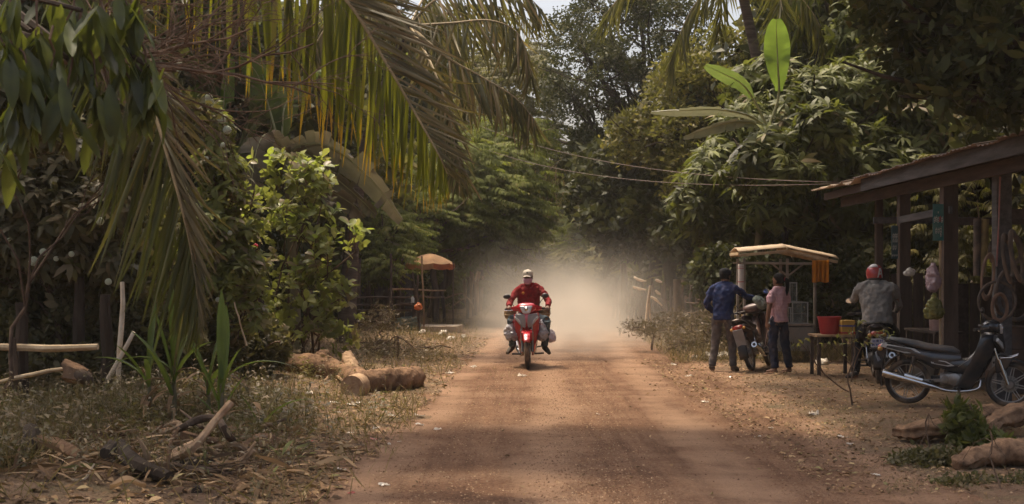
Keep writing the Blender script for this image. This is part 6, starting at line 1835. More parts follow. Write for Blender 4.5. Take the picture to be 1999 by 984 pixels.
# forked trunk lying on the left verge
ft = thing('fallen_trunk', 'forked fallen trunk with sawn ends lying on the left verge', 'log', GZ(660, 745, 0))
f0 = ft.location.copy()
def fl(name, pts, rads, mat=M_LOG, n=14, wob=.10):
    d_ = MB().tube([p - f0 for p in smooth_path(pts, 16)], rads, n=n, wob=wob).build(name, mat, ft, subd=1)
    dm = d_.modifiers.new('bark', 'DISPLACE'); dm.texture = TEXB; dm.texture_coords = 'LOCAL'; dm.strength = .08
fl('trunk', [GZ(560, 745, .10), GZ(610, 750, .14), P(650, 730, 19.0), P(690, 740, 18.6), GZ(700, 770, .12)], [0.138, 0.188, 0.213, 0.188, 0.163])
fl('limb', [P(650, 735, 19.0), P(635, 712, 19.1), P(628, 690, 19.2)], [0.200, 0.175, 0.112])
fl('limb', [P(690, 735, 18.6), P(684, 712, 18.9), P(677, 692, 19.2)], [0.125, 0.106, 0.075], M_CUT)
fl('limb', [GZ(690, 772, .1), GZ(740, 768, .12), GZ(780, 765, .14), P(815, 738, 18.4)], [0.163, 0.175, 0.163, 0.163])
fl('limb', [GZ(735, 768, .12), P(765, 745, 18.8), P(800, 736, 18.7)], [0.088, 0.075, 0.088])
MB().tube([p - f0 for p in (GZ(700, 774, .10), GZ(687, 778, .09))], [0.163, 0.156], n=16).build('sawn_end', M_CUT, ft)
MB().tube([p - f0 for p in (P(812, 739, 18.4), P(822, 735, 18.4))], [0.160, 0.156], n=16, wob=.08).build('sawn_end', M_CUT, ft)
branch('sawn_branch', 'thin sawn branch lying left of the forked trunk', [GZ(672, 762, .05), GZ(650, 752, .06), P(633, 745, 18.5)], [.02, .02, .018], M_CUT)
sp_ = thing('tree_stump', 'small cut stump with pale top behind the forked trunk', 'stump', GZ(738, 702, 0))
MB().tube([(0, 0, -.05), (.02, 0, .14), (.0, .02, .22)], [.09, .075, .07], n=12, wob=.08).build('trunk', M_BARK, sp_)
MB().tube([(0, .02, .221), (0, .02, .228)], [.068, .066], n=12).build('cut_face', M_CUT, sp_)
branch('log', 'grey log lying in the grass under the cashew shrub', [GZ(560, 720, .06), GZ(600, 716, .08), GZ(640, 712, .06)], [.06, .07, .05], M_BARK, 'log')

# ------------------------------------------------------------------ split logs and sapling, right foreground
def slab_log(label, pts, r, sy):
    path = smooth_path(pts, 26)
    m_ = MB(); m_.tube(path, r, n=20, sy=sy, wob=.09)
    ph = random.uniform(0, 6)
    out = []
    for k_, p_ in enumerate(m_.v):
        i_, a_ = divmod(k_, 20)
        c_ = path[min(i_, 26)]
        # bark ridges run along the log, the cut side is flat and broken
        f_ = 1 + .13 * math.sin(a_ * 1.9 + ph + .12 * i_) + .09 * math.sin(a_ * 4.1 - .2 * i_ + ph) + .07 * math.sin(i_ * .9 + a_)
        q_ = c_ + (Vector(p_) - c_) * f_
        q_.z = min(q_.z, c_.z + r[1] * sy * (.8 + .2 * math.sin(i_ * .5 + ph) + .1 * math.sin(a_ * 2.0)))
        out.append(tuple(q_))
    m_.v = out
    o = m_.build('split_log', M_LOG, smooth=45, subd=1)
    d_ = o.modifiers.new('bark', 'DISPLACE'); d_.texture = TEXB; d_.texture_coords = 'LOCAL'; d_.strength = .07
    return tag(o, label, 'log')
slab_log('flat split log with a dark hollow end lying in the weeds', [GZ(1750, 862, .08), GZ(1800, 868, .12), GZ(1860, 862, .14), GZ(1925, 842, .16), GZ(1960, 835, .14)], [.08, .12, .14, .13, .09], .75)
slab_log('big weathered log sloping up at the right edge', [P(1925, 838, 12.6), P(1960, 815, 12.7), P(2010, 800, 12.8), P(2090, 780, 13)], [.08, .12, .15, .17], .8)
slab_log('long half-buried log along the bottom right', [GZ(1862, 925, .04), GZ(1920, 918, .10), GZ(1990, 915, .12), GZ(2080, 915, .14)], [.06, .12, .15, .15], .8)
sap = thing('bare_sapling', 'thin bare sapling with a few leaf sprigs in the yard', 'sapling', G(1665, 795))
p0 = sap.location.copy(); sd = p0.y
sb = MB()
lv = []
def sapling(pts, r):
    pth = smooth_path([P(x, y, sd + dz) - p0 for x, y, dz in pts], 10)
    sb.tube(pth, [r, r * .4], n=6)
    return pth
sapling([(1665, 797, 0), (1660, 760, 0), (1655, 735, 0), (1670, 690, .1), (1664, 640, .1), (1680, 625, .1)], .012)
a_ = sapling([(1658, 765, 0), (1640, 755, 0), (1605, 725, -.05), (1580, 690, -.1), (1560, 665, -.1)], .011)
sapling([(1590, 705, -.08), (1600, 680, -.1), (1575, 660, -.1)], .006)
sapling([(1612, 735, -.05), (1590, 690, -.1), (1600, 668, -.1)], .006)
b_ = sapling([(1662, 745, 0), (1672, 700, .1), (1690, 668, .1), (1720, 645, .1), (1738, 642, .1)], .009)
sapling([(1668, 720, 0), (1640, 690, 0), (1620, 668, 0)], .006)
sapling([(1680, 685, .1), (1655, 665, .1), (1640, 655, .1)], .006)
sb.build('stems', M_TWIG, sap, fixn=False)['kind'] = 'stuff'
LM_SAP = leaf_mat('sapling_leaf', [(0, (.14, .15, .04)), (.6, (.24, .25, .07)), (1, (.28, .22, .10))], trans=.35, tcol=(.3, .3, .05), per_object=True)
sv, sf = leaf_tmpl(3, .38, .2, .3)
SLM = np_mesh('leaf', sv, sf, LM_SAP)
for (px, py, k) in ((1680, 625, 7), (1664, 645, 5), (1730, 643, 8), (1715, 648, 6), (1740, 655, 4), (1692, 668, 6), (1672, 665, 6), (1655, 668, 4), (1622, 668, 4), (1560, 668, 4), (1575, 660, 3), (1640, 655, 4), (1600, 668, 3), (1700, 655, 6), (1650, 690, 3)):
    for j in range(k):
        l = link('leaf', SLM, sap)
        l.location = P(px + random.gauss(0, 5), py + random.gauss(0, 3), sd + random.uniform(-.05, .1)) - p0
        L = random.uniform(.05, .10); l.scale = (L, L, L); l.rotation_euler = (random.uniform(-.6, .6), random.uniform(-.2, .8), random.uniform(0, 6.28))
bush('leafy weed growing over the flat split log', G(1890, 880), [B(1880, 830, 12.0, 35, 30, .2), B(1905, 862, 12, 50, 26, .25), B(1945, 870, 12, 40, 20, .2), B(1870, 800, 12, 25, 14, .12), B(1900, 805, 12.1, 22, 12, .1)], 150, .11, LM_MANGO, [rosette(7, 1.0, .34, .35)], name='leafy_weed', tr=.006)
bush('low weeds along the bottom right log', G(1950, 960), [B(1900, 950, 10, 80, 20, .2), B(1990, 955, 10, 60, 20, .2), B(1830, 890, 11, 60, 12, .2)], 240, .08, LM_DUSTY, T_PUFFB, name='leafy_weed', tr=.006)
bush('weeds round the flat split log', G(1800, 905), [B(1790, 900, 11, 60, 8, .3), B(1890, 900, 11, 60, 12, .3)], 160, .07, LM_DUSTY, T_PUFFB, name='leafy_weed', tr=.006)

# ------------------------------------------------------------------ litter on the verges
M_WHITEP = plastic_mat('litter_white', (.62, .56, .48), (.75, .68, .58), .2)
M_REDP = plastic_mat('litter_red', (.42, .09, .06), (.5, .14, .1), .2)
def scrap_mesh(mat, seed):
    r = random.Random(seed)
    rows = [[Vector((i - 2.5, j - 2.5, 0)) / 5 + Vector((r.gauss(0, .06), r.gauss(0, .06), abs(r.gauss(0, .12)))) for i in range(6)] for j in range(6)]
    return MB().sheet(rows).mesh('scrap', mat, 0)
SCR = [scrap_mesh(M_WHITEP, s) for s in range(4)]
SCRR = [scrap_mesh(M_REDP, s + 9) for s in range(2)]
def scrap(px, py, s, red=0, h=.0):
    o = link('litter_scrap', random.choice(SCRR if red else SCR))
    o.location = G(px, py); o.location.z = float(surf(o.location.x, o.location.y)) + .006 + h
    o.rotation_euler = (random.uniform(-.15, .15), random.uniform(-.15, .15), random.uniform(0, 6.28)); s *= .62
    o.scale = (s, s * random.uniform(.6, 1), s)
    return tag(o, 'small scrap of red litter lying on the left verge' if red else ('small scrap of pale plastic litter lying on the left verge' if px < 950 else 'small scrap of pale litter lying on the road or yard'), 'litter', 'red litter scraps' if red else ('pale litter scraps on the left verge' if px < 950 else 'pale litter scraps on the road and yard'))
for (px, py, s) in ((605, 783, .18), (655, 797, .18), (690, 800, .2), (700, 795, .12), (752, 784, .12), (820, 833, .14), (770, 820, .2), (820, 818, .16), (880, 731, .2), (925, 718, .18), (685, 850, .12), (735, 840, .12), (665, 918, .12), (750, 952, .12), (760, 870, .08), (780, 866, .08), (640, 830, .1), (855, 842, .12), (660, 815, .1), (1020, 737, .22), (1315, 713, .16), (1345, 737, .14), (1425, 738, .13), (1375, 787, .12), (1168, 811, .07), (1590, 812, .2), (1645, 855, .14), (1710, 930, .12), (1505, 840, .08), (1480, 856, .1), (1660, 870, .1)):
    scrap(px, py, s)
for (px, py, s) in ((645, 842, .1), (730, 862, .1), (608, 872, .08), (686, 966, .08)):
    scrap(px, py, s, 1)
for i, (px, py, w_) in enumerate(((825, 660, .09), (865, 660, .11), (893, 645, .07), (880, 668, .09), (905, 662, .07))):
    sack('plastic_bag', ('crumpled white bag by the slab', 'larger crumpled white bag by the slab', 'little white bag at the foot of the parasol', 'flattened white bag in the grass before the slab', 'pale bag lying right of the slab')[i], GZ(px, py, w_ * 1.1), (w_, w_ * .8, w_ * 1.2), M_WHITEP, seed=20 + i, lump=.25, knots=.05)
sack('plastic_bag', 'white bag lying on the yard behind the sapling', GZ(1605, 716, .10), (.12, .1, .11), M_WHITEP, seed=31, lump=.2, knots=.05)
o = sack('tarp_sheet', 'pale crumpled sheet lying on the ground behind the man in blue', GZ(1430, 703, .10), (.62, .18, .11), M_WHITEP, cat='sheet', seed=33, lump=.3, knots=.05)
# ------------------------------------------------------------------ motorbikes
M_TYRE = pmat('tyre', (0.055, 0.045, 0.038), (0.03, 0.025, 0.022), 0.85, scale=8, bump=.15, dust=.75, spec=.25)
M_CHROME = pmat('chrome', (0.72, 0.70, 0.67), (0.5, 0.46, 0.42), 0.18, metal=1.0, scale=5, bump=.02, dust=.25)
M_STEEL = pmat('engine_metal', (0.36, 0.34, 0.32), (0.16, 0.15, 0.14), 0.42, metal=.8, scale=9, bump=.08, dust=.45)
M_BLK = pmat('black_plastic', (0.022, 0.022, 0.024), (0.014, 0.014, 0.015), 0.45, scale=4, bump=.03, dust=.25)
M_SEAT = pmat('seat_vinyl', (0.075, 0.078, 0.082), (0.05, 0.052, 0.055), 0.5, scale=5, bump=.06, dust=.3)
M_BLKP = pmat('black_paint', (0.028, 0.030, 0.034), (0.02, 0.021, 0.024), 0.22, scale=3, bump=0, coat=.5, dust=.22)
M_REDP_ = pmat('red_paint', (0.50, 0.018, 0.03), (0.36, 0.012, 0.02), 0.2, scale=3, bump=0, coat=.6, dust=.22)
M_PINKP = pmat('light_red_paint', (0.62, 0.13, 0.15), (0.5, 0.08, 0.1), 0.2, scale=3, bump=0, coat=.5, dust=.2)
M_GREYP = pmat('grey_paint', (0.30, 0.30, 0.30), (0.18, 0.18, 0.18), 0.3, scale=3, bump=0, dust=.3)
M_SILVER = pmat('silver_trim', (.55, .55, .54), (.40, .40, .39), .35, metal=.3, scale=4, bump=0, dust=.2)
M_LENS = pmat('clear_lens', (0.72, 0.72, 0.70), (0.45, 0.45, 0.45), 0.1, metal=.35, scale=18, bump=.1, spec=.8)
M_TAIL = pmat('tail_lens', (0.40, 0.03, 0.02), (0.25, 0.02, 0.015), 0.2, scale=6, bump=.05, dust=.2)
M_AMBER = pmat('amber_lens', (0.55, 0.3, 0.08), (0.45, 0.22, 0.05), 0.25, scale=6, bump=.05)
M_PLATE = pmat('plate_white', (0.62, 0.63, 0.66), (0.5, 0.5, 0.52), 0.5, scale=5, bump=0, dust=.2)
M_PLATEB = pmat('plate_blue', (0.05, 0.09, 0.36), (0.04, 0.07, 0.28), 0.5, scale=5, bump=0)
def mirror_mat():
    m, nt, out = new_mat('mirror_glass')
    b = nd(nt, 'ShaderNodeBsdfPrincipled'); b.inputs['Base Color'].default_value = (.85, .87, .9, 1); b.inputs['Metallic'].default_value = 1; b.inputs['Roughness'].default_value = .06
    nt.links.new(b.outputs[0], out.inputs[0]); return m
M_MIRROR = mirror_mat()

def esec(x, z, hw, hh, n=16, pw=2.6, y0=0.0):
    """rounded section across the bike at x"""
    out = []
    for k in range(n):
        a = 6.28319 * k / n
        c, s = math.cos(a), math.sin(a)
        out.append(Vector((x, y0 + hw * math.copysign(abs(c) ** (2 / pw), c), z + hh * math.copysign(abs(s) ** (2 / pw), s))))
    return out
WHEELS = {}
def wheel(root, name, x, cast=True, turn=0.0, rimmat=None):
    rimmat = rimmat or M_STEEL
    w_ = link(name, None, None) if False else None
    key = (cast, rimmat.name)
    if key not in WHEELS:
        rim = MB()
        rim.torus((0, 0, 0), (0, 1, 0), .222, .013, 40, 8, 1.35)
        rim.lathe([(-.055, .02), (-.055, .045), (-.03, .062), (.03, .062), (.055, .045), (.055, .02)], (0, 0, 0), (0, 1, 0), 24)
        ty = MB().torus((0, 0, 0), (0, 1, 0), .253, .033, 44, 12, 1.08)
        sp = MB()
        if cast:
            for dz in (-.012, .012):
                sp.bar((.05, 0, dz * 1.6), (.218, 0, dz), .016, .011)
        else:
            sp.tube([(.05, .02, 0), (.22, 0, .03)], .0022, n=4)
        disc = MB().lathe([(-.002, .06), (-.002, .105), (.002, .105), (.002, .06)], (0, .045, 0), (0, 1, 0), 28)
        WHEELS[key] = (rim.mesh('wheel', rimmat), ty.mesh('tyre', M_TYRE), sp.mesh('spoke', pmat('spoke_alloy', (.42, .40, .37), (.3, .28, .25), .4, metal=.6, scale=6, bump=0, dust=.4)), disc.mesh('hub_disc', M_STEEL))
    a, b, c, d = WHEELS[key]
    o = link('wheel', a, root)
    o.location = (x, 0, .286)
    o.rotation_euler.z = turn
    link('tyre', b, o)
    n = 8 if cast else 28
    for k in range(n):
        s = link('spoke', c, o)
        s.rotation_euler = (0 if cast else (R(180) if k % 2 else 0), 6.28319 * k / n + .2, 0)
    link('hub_disc', d, o)
    return o

def motorbike(label, loc, heading, lean=0.0, paint=M_BLKP, accent=M_CHROME, nose=M_BLK, steer=0.0, plate=True, seatmat=M_SEAT, tail_white=False, mirrors=2, basket=False, mirror_up=0.0):
    root = thing('motorbike', label, 'motorbike', loc, (lean, 0, heading))
    root.rotation_mode = 'XYZ'
    fx = .62
    wheel(root, 'wheel', -.60)
    # everything that turns with the bars hangs off the steering axis by its own position
    ax = Vector((.40, 0, .98)) - Vector((fx, 0, .286))
    wheel(root, 'wheel', fx, turn=steer)
    for s in (-1, 1):
        f = MB()
        f.tube([(fx - .015, s * .085, .29), (fx - .02 - .10, s * .088, .60)], [.021, .021], n=10)
        f.tube([(fx - .12, s * .088, .58), (fx - .19, s * .08, .80)], [.014, .014], n=8)
        f.build('fork_leg', M_CHROME if paint is M_BLKP else M_STEEL, root)
    # front fender: arched shell over the wheel
    rows = []
    for i in range(15):
        a = R(28 + 100 * i / 14)
        rr = .325 + (.02 if i < 2 else 0)
        hw = .062 * (0.75 + .25 * math.sin(math.pi * i / 14))
        rows.append([Vector((fx + math.cos(a) * (rr - .016 * (u * u)) * .98, hw * u, .30 + math.sin(a) * (rr - .016 * u * u))) for u in (-1.0, -.8, -.4, 0, .4, .8, 1.0)])
    MB().sheet(rows).build('front_fender', paint, root, solid=.006, smooth=80)
    MB().prism([(fx - .16, .42), (fx - .03, .47), (fx + .04, .60), (fx - .10, .66), (fx - .17, .60)], .092).build('fender_brace', paint, root, bevel=.02)
    MB().tube([(fx - .10, -.1, .62), (fx + .02, -.1, .63), (fx + .10, -.095, .66)], .008, n=6).tube([(fx - .10, .1, .62), (fx + .02, .1, .63), (fx + .10, .095, .66)], .008, n=6).build('fender_trim', M_CHROME, root)
    # leg shield: curved wide shell from the steering head to the foot rests
    for sgn in (-1, 1):
        rows = []
        for j in range(11):
            t = j / 10
            x = .455 - .36 * t + .05 * math.sin(math.pi * t)
            z = .90 - .70 * t
            hw = (.175 + .055 * math.sin(math.pi * min(1, t * 1.35 + .1))) * (1 - .25 * max(0, t - .6) / .4)
            inner = .045 + .03 * t
            rows.append([Vector((x + .04 * (1 - u) - .17 * u * u + .02, sgn * (inner + (hw - inner) * u), z + .02 * u)) for u in (0, .25, .5, .75, 1.0)])
        MB().sheet(rows).build('leg_shield', paint, root, solid=.014, smooth=80)
    # nose: centre spine of the front with V-shaped inset panels
    sec = []
    for (x, z, hw, hd) in ((.50, .945, .04, .02), (.525, .87, .075, .03), (.53, .78, .085, .04), (.50, .70, .06, .04), (.46, .64, .03, .03)):
        sec.append([Vector((x + hd * math.cos(a) * .8 - .01, hw * math.sin(a), z)) for a in np.linspace(0, 6.28319, 13)[:-1]])
    MB().loft(sec).build('nose_panel', paint if paint is not M_REDP_ else M_PINKP, root, smooth=60)
    for s in (-1, 1):
        v = [(.545, s * .03, .90), (.50, s * .185, .915), (.485, s * .20, .84), (.545, s * .09, .70), (.565, s * .02, .675), (.578, s * .012, .76)]
        m_ = MB(); m_.v = v + [(x - .05, y * .96, z) for x, y, z in v]; n = 6
        m_.f = [tuple(range(n)), tuple(range(2 * n - 1, n - 1, -1))] + [(k, k + n, (k + 1) % n + n, (k + 1) % n) for k in range(n)]
        m_.build('front_panel', nose, root, bevel=.008)
        v = [(.553, s * .12, .815), (.507, s * .20, .875), (.50, s * .205, .835), (.552, s * .115, .745), (.562, s * .085, .735)]
        m_ = MB(); m_.v = v + [(x - .03, y * .96, z) for x, y, z in v]; n = 5
        m_.f = [tuple(range(n)), tuple(range(2 * n - 1, n - 1, -1))] + [(k, k + n, (k + 1) % n + n, (k + 1) % n) for k in range(n)]
        m_.build('turn_signal', M_LENS, root, bevel=.006)
    # handlebar cowl with headlight
    ck = MB()
    ck.loft([esec(.30, 1.00, .10, .045), esec(.36, 1.015, .17, .07), esec(.43, 1.01, .165, .085), esec(.49, .995, .12, .075), esec(.52, .985, .07, .05)])
    cw = ck.build('handlebar_cowl', paint, root, smooth=60)
    for s in (-1, 1):
        MB().loft([[Vector((.40 - .09 * t + (.03 * (1 - t)) * math.cos(a), s * (.13 + .13 * t), 1.0 - .012 * t + (.055 - .02 * t) * math.sin(a))) for a in np.linspace(0, 6.28319, 11)[:-1]] for t in (0, .35, .7, 1)]).build('cowl_wing', paint, cw, smooth=60)
    hl = MB()
    v = [(.535, -.105, 1.035), (.535, .105, 1.035), (.545, .06, .93), (.548, 0, .915), (.545, -.06, .93), (.51, -.115, 1.045), (.51, .115, 1.045), (.51, .065, .915), (.51, 0, .90), (.51, -.065, .915)]
    hl.v = v; hl.f = [(0, 1, 2, 3, 4), (9, 8, 7, 6, 5), (0, 5, 6, 1), (1, 6, 7, 2), (2, 7, 8, 3), (3, 8, 9, 4), (4, 9, 5, 0)]
    h_ = hl.build('headlight', M_LENS, root, bevel=.012)
    MB().lathe([(0, 0), (0, .038), (.012, .03), (.014, 0)], (.535, 0, .985), (1, 0, 0), 16).build('reflector', M_CHROME, h_)
    # handlebar, grips, levers, mirrors
    hb = MB().tube(smooth_path([(.24, -.35, .985), (.30, -.22, .99), (.36, 0, .985), (.30, .22, .99), (.24, .35, .985)], 16), .011, n=8).build('handlebar', M_STEEL, root)
    for s in (-1, 1):
        MB().tube([(.285, s * .245, .988), (.235, s * .36, .985)], [.017, .018], n=10).build('grip', M_BLK, hb)
        MB().tube([(.34, s * .20, .975), (.32, s * .30, .965), (.29, s * .37, .97)], [.007, .006, .008], n=6).build('lever', M_CHROME, hb)
    for s in ((-1, 1) if mirrors == 2 else (1,)):
        b = Vector((.31, s * .20, 1.0)); e = Vector((.27, s * .30, 1.15 + mirror_up))
        mr = MB().tube(smooth_path([b, b + Vector((.0, s * .03, .08)), e], 6), .006, n=6)
        mr.loft([[e + Vector((dx, s * .02 + math.cos(a) * .062 * k_, .03 + math.sin(a) * .042 * k_)) for a in np.linspace(0, 6.28319, 15)[:-1]] for dx, k_ in ((.03, .5), (.02, .9), (0, 1), (-.008, .95))])
        mo = mr.build('mirror', M_BLK, root, smooth=60)
        MB().loft([[e + Vector((dx, s * .02 + math.cos(a) * .055, .03 + math.sin(a) * .036)) for a in np.linspace(0, 6.28319, 15)[:-1]] for dx in (-.0085, -.0095)]).build('mirror_glass', M_MIRROR, mo)
    # frame spine between shield and seat, floor tunnel
    MB().loft([esec(.40, .78, .06, .10), esec(.27, .61, .08, .125), esec(.13, .49, .095, .12), esec(-.02, .50, .11, .11), esec(-.12, .55, .115, .12)]).build('frame_cover', paint if paint is not M_REDP_ else M_BLK, root, smooth=60)
    # rear body
    MB().loft([esec(.05, .585, .08, .085), esec(-.10, .57, .12, .125), esec(-.28, .585, .13, .125), esec(-.48, .645, .128, .085), esec(-.68, .70, .115, .058), esec(-.86, .735, .085, .04), esec(-.93, .755, .04, .02)]).build('rear_body', paint, root, smooth=60)
    for s in (-1, 1):
        # chrome-edged trim along the tail and the lower side cover
        for (o_, yy, nm) in (([(-.90, .775), (-.93, .735), (-.62, .655), (-.42, .66), (-.50, .715)], .118, 'tail_trim'), ([(-.32, .60), (-.30, .535), (-.10, .50), (-.02, .51), (-.12, .565)], .118, 'side_trim')):
            big = MB().prism(o_, .006); big.v = [(x, y + s * (yy + (.0 if x < -.3 else .002)) * (1 if x > -.8 else .8), z) for x, y, z in big.v]
            t_ = big.build(nm, accent, root, bevel=.004)
            cx_ = sum(p[0] for p in o_) / 5; cz_ = sum(p[1] for p in o_) / 5
            sm = MB().prism([(cx_ + (x - cx_) * .72, cz_ + (z - cz_) * .62) for x, z in o_], .006); sm.v = [(x, y + s * (yy + .004) * (1 if x > -.8 else .82), z) for x, y, z in sm.v]
            sm.build('inset', M_BLKP if accent is M_SILVER else paint, t_)
    # seat
    MB().loft([esec(.03, .665, .055, .03), esec(-.05, .70, .10, .045), esec(-.20, .715, .125, .045), esec(-.36, .735, .128, .045), esec(-.48, .765, .125, .045), esec(-.66, .80, .115, .04), esec(-.82, .825, .09, .03), esec(-.86, .825, .05, .018)]).build('seat', seatmat, root, smooth=60)
    gr = MB().tube(smooth_path([(-.62, .125, .74), (-.80, .12, .80), (-.93, .07, .845), (-.95, 0, .85), (-.93, -.07, .845), (-.80, -.12, .80), (-.62, -.125, .74)], 20), .010, n=8).build('grab_rail', M_BLK if paint is M_BLKP else M_STEEL, root)
    MB().loft([esec(-.88, .735, .085, .03), esec(-.94, .725, .085, .035), esec(-.965, .715, .06, .028)]).build('tail_light', M_TAIL, root, smooth=60)
    for s in (-1, 1):
        MB().ball((-.93, s * .10, .705), (.035, .03, .028), 10, 6).build('indicator', M_AMBER, root)
    # rear fender and plate
    rows = []
    for i in range(10):
        a = R(100 + 95 * i / 9)
        rows.append([Vector((-.60 + math.cos(a) * (.345 - .012 * u * u), .075 * u, .30 + math.sin(a) * (.345 - .012 * u * u))) for u in (-1, -.6, 0, .6, 1)])
    MB().sheet(rows).build('rear_fender', M_BLK, root, solid=.006, smooth=80)
    if plate:
        Mp = Matrix.Translation((-.975, 0, .60)) @ Matrix.Rotation(R(-18), 4, 'Y')
        MB().bar((-.90, 0, .70), (-.965, 0, .60), .10, .012, up=Vector((0, 1, 0))).build('plate_holder', M_BLK, root)
        p_ = MB().box((0, 0, 0), (.006, .19, .125)).build('number_plate', M_PLATE, root, M=Mp, bevel=.003)
        mk = MB()
        for (y, z, w_, h_) in [(y_, .028, .012, .032) for y_ in (.06, .035, .01, -.015, -.04, -.065)] + [(y_, .028, .02, .007) for y_ in (.055, .005, -.045)] + [(y_, -.028, .013, .036) for y_ in (.072, .048, .02, -.006, -.032, -.06)] + [(y_, -.03, .022, .008) for y_ in (.06, .012, -.04)] + [(0, 0, .17, .004)]:
            mk.box((-.0038, y, z), (.002, w_, h_))
        mk.build('plate_marks', M_PLATEB, p_)
        MB().box((-.90, 0, .42), (.02, .15, .22), rot=(0, R(-14), 0)).build('mud_flap', M_BLK, root, bevel=.01)
        mf = MB().box((-.916, 0, .435), (.004, .06, .03), rot=(0, R(-14), 0)).build('flap_badge', M_PLATE, root)
    # engine
    en = MB()
    en.loft([esec(.12, .34, .06, .06, pw=3), esec(.05, .345, .10, .085, pw=3), esec(-.12, .335, .11, .095, pw=3), esec(-.20, .33, .08, .07, pw=3)])
    for s in (-1, 1):
        en.lathe([(0, .085), (s * .03, .08), (s * .04, .055), (s * .042, 0)], (-.02, s * .10, .335), (0, 1, 0), 22)
        en.lathe([(0, .05), (s * .025, .045), (s * .028, 0)], (-.14, s * .10, .34), (0, 1, 0), 18)
    for k in range(6):
        en.box((.16 + k * .022, 0, .36 + k * .006), (.008, .15, .13))
    en.tube([(.13, 0, .36), (.32, 0, .41)], .045, n=12)
    en.build('engine', M_STEEL, root)
    ex = MB().tube(smooth_path([(.28, -.03, .33), (.26, -.08, .24), (.12, -.12, .20), (-.10, -.14, .20), (-.26, -.155, .245)], 18), [.016, .018, .018, .022], n=10).build('exhaust_pipe', M_CHROME, root)
    mu = MB().tube([(-.24, -.155, .24), (-.34, -.165, .265), (-.60, -.18, .335), (-.86, -.19, .405), (-.885, -.191, .412)], [.024, .042, .050, .054, .046], n=18)
    mu = mu.build('muffler', M_CHROME, root)
    MB().tube([(-.884, -.191, .4118), (-.892, -.1915, .414)], [.024, .024], n=14).build('muffler_end', M_BLK, mu)
    MB().tube([(-.40, -.19, .315), (-.62, -.205, .375)], [.035, .038], n=10, sx=.5).build('heat_shield', M_CHROME, mu)
    for s in (-1, 1):
        sh = MB().tube([(-.50, s * .14, .62), (-.535, s * .14, .52)], .024, n=10).build('shock_absorber', M_BLK, root)
        MB().tube([(-.53, s * .14, .53), (-.58, s * .135, .36)], .016, n=10).build('piston', M_CHROME, sh)
        MB().bar((-.10, s * .10, .33), (-.62, s * .105, .288), .025, .045).build('swing_arm', M_STEEL if s < 0 else M_BLK, root, bevel=.005)
        MB().tube([(.04, s * .10, .22), (.04, s * .27, .225)], .016, n=8).build('foot_peg', M_BLK, root)
        MB().tube([(-.28, s * .12, .31), (-.30, s * .25, .33)], .013, n=8).build('rear_peg', M_BLK, root)
    MB().loft([[Vector((x, .112 + .02 * math.cos(a), z + .05 * math.sin(a))) for a in np.linspace(0, 6.28319, 13)[:-1]] for x, z in ((-.05, .32), (-.2, .315), (-.45, .30), (-.66, .288))]).build('chain_case', M_BLK, root)
    return root

# ------------------------------------------------------------------ people
def ring_sec(c, sx, dp, w_, d_, n=18, pw=2.3):
    out = []
    for k in range(n):
        a = 6.28319 * k / n
        co, si = math.cos(a), math.sin(a)
        out.append(c + sx * (w_ * math.copysign(abs(co) ** (2 / pw), co)) + dp * (d_ * math.copysign(abs(si) ** (2 / pw), si)))
    return out
def torso(mb, J, grow=0.0, lo=0.0, hi=1.0, w=1.0, belly=0.0, hipw=1.0):
    hip, ch, nk = Vector(J['hip']), Vector(J['chest']), Vector(J['neck'])
    sx0 = (Vector(J['hpR']) - Vector(J['hpL'])).normalized()
    sx1 = (Vector(J['shR']) - Vector(J['shL'])).normalized()
    pts = smooth_path([hip - (ch - hip).normalized() * .07, hip, hip.lerp(ch, .5), ch, ch.lerp(nk, .62), nk], 20)
    ws = [.13 * hipw, .165 * hipw, .145, .165, .175, .125, .06]
    ds = [.09, .115, .105 + belly, .115, .105, .08, .055]
    secs = []
    for i, p in enumerate(pts):
        t = i / 20
        if t < lo or t > hi: continue
        tan = (pts[min(i + 1, 20)] - pts[max(i - 1, 0)]).normalized()
        sx = sx0.lerp(sx1, t)
        sx = (sx - tan * sx.dot(tan)).normalized()
        dp = tan.cross(sx)
        u = t * 6
        W_ = np.interp(u, range(7), ws) * w + grow; D_ = np.interp(u, range(7), ds) * w + grow
        secs.append(ring_sec(p, sx, dp, W_, D_))
    mb.loft(secs)
def limb(mb, pts, rads, n=12, sub=10):
    mb.tube(smooth_path(pts, sub), rads, n=n)
def hand(mb, wr, d, n, side, curl=0.7, s=1.0):
    d = Vector(d).normalized(); n = Vector(n); n = (n - d * n.dot(d)).normalized()
    sd = d.cross(n).normalized() * side
    wr = Vector(wr)
    secs = []
    for t, w_, th in ((0, .026, .02), (.03, .034, .018), (.07, .041, .015), (.09, .040, .012)):
        secs.append(ring_sec(wr + d * t * s, sd, n, w_ * s, th * s, 12))
    mb.loft(secs)
    for i, (off, L) in enumerate(((-.033, .068), (-.011, .078), (.011, .072), (.032, .056))):
        p = wr + d * .085 * s + sd * off * s
        pts = [p - d * .01]
        dd = d.copy()
        for f in (.42, .33, .25):
            dd = (dd + n * curl * 1.1).normalized()
            pts.append(pts[-1] + dd * L * s * f + sd * off * .08)
        mb.tube(pts, [.0095 * s, .009 * s, .008 * s, .0065 * s], n=7)
    b = wr + d * .025 * s - sd * .028 * s
    mb.tube([b, b + (d * .5 - sd * .7 + n * .4).normalized() * .035 * s, b + (d * .9 - sd * .6 + n * .7 * (0.5 + curl)).normalized() * .062 * s], [.013 * s, .011 * s, .008 * s], n=7)
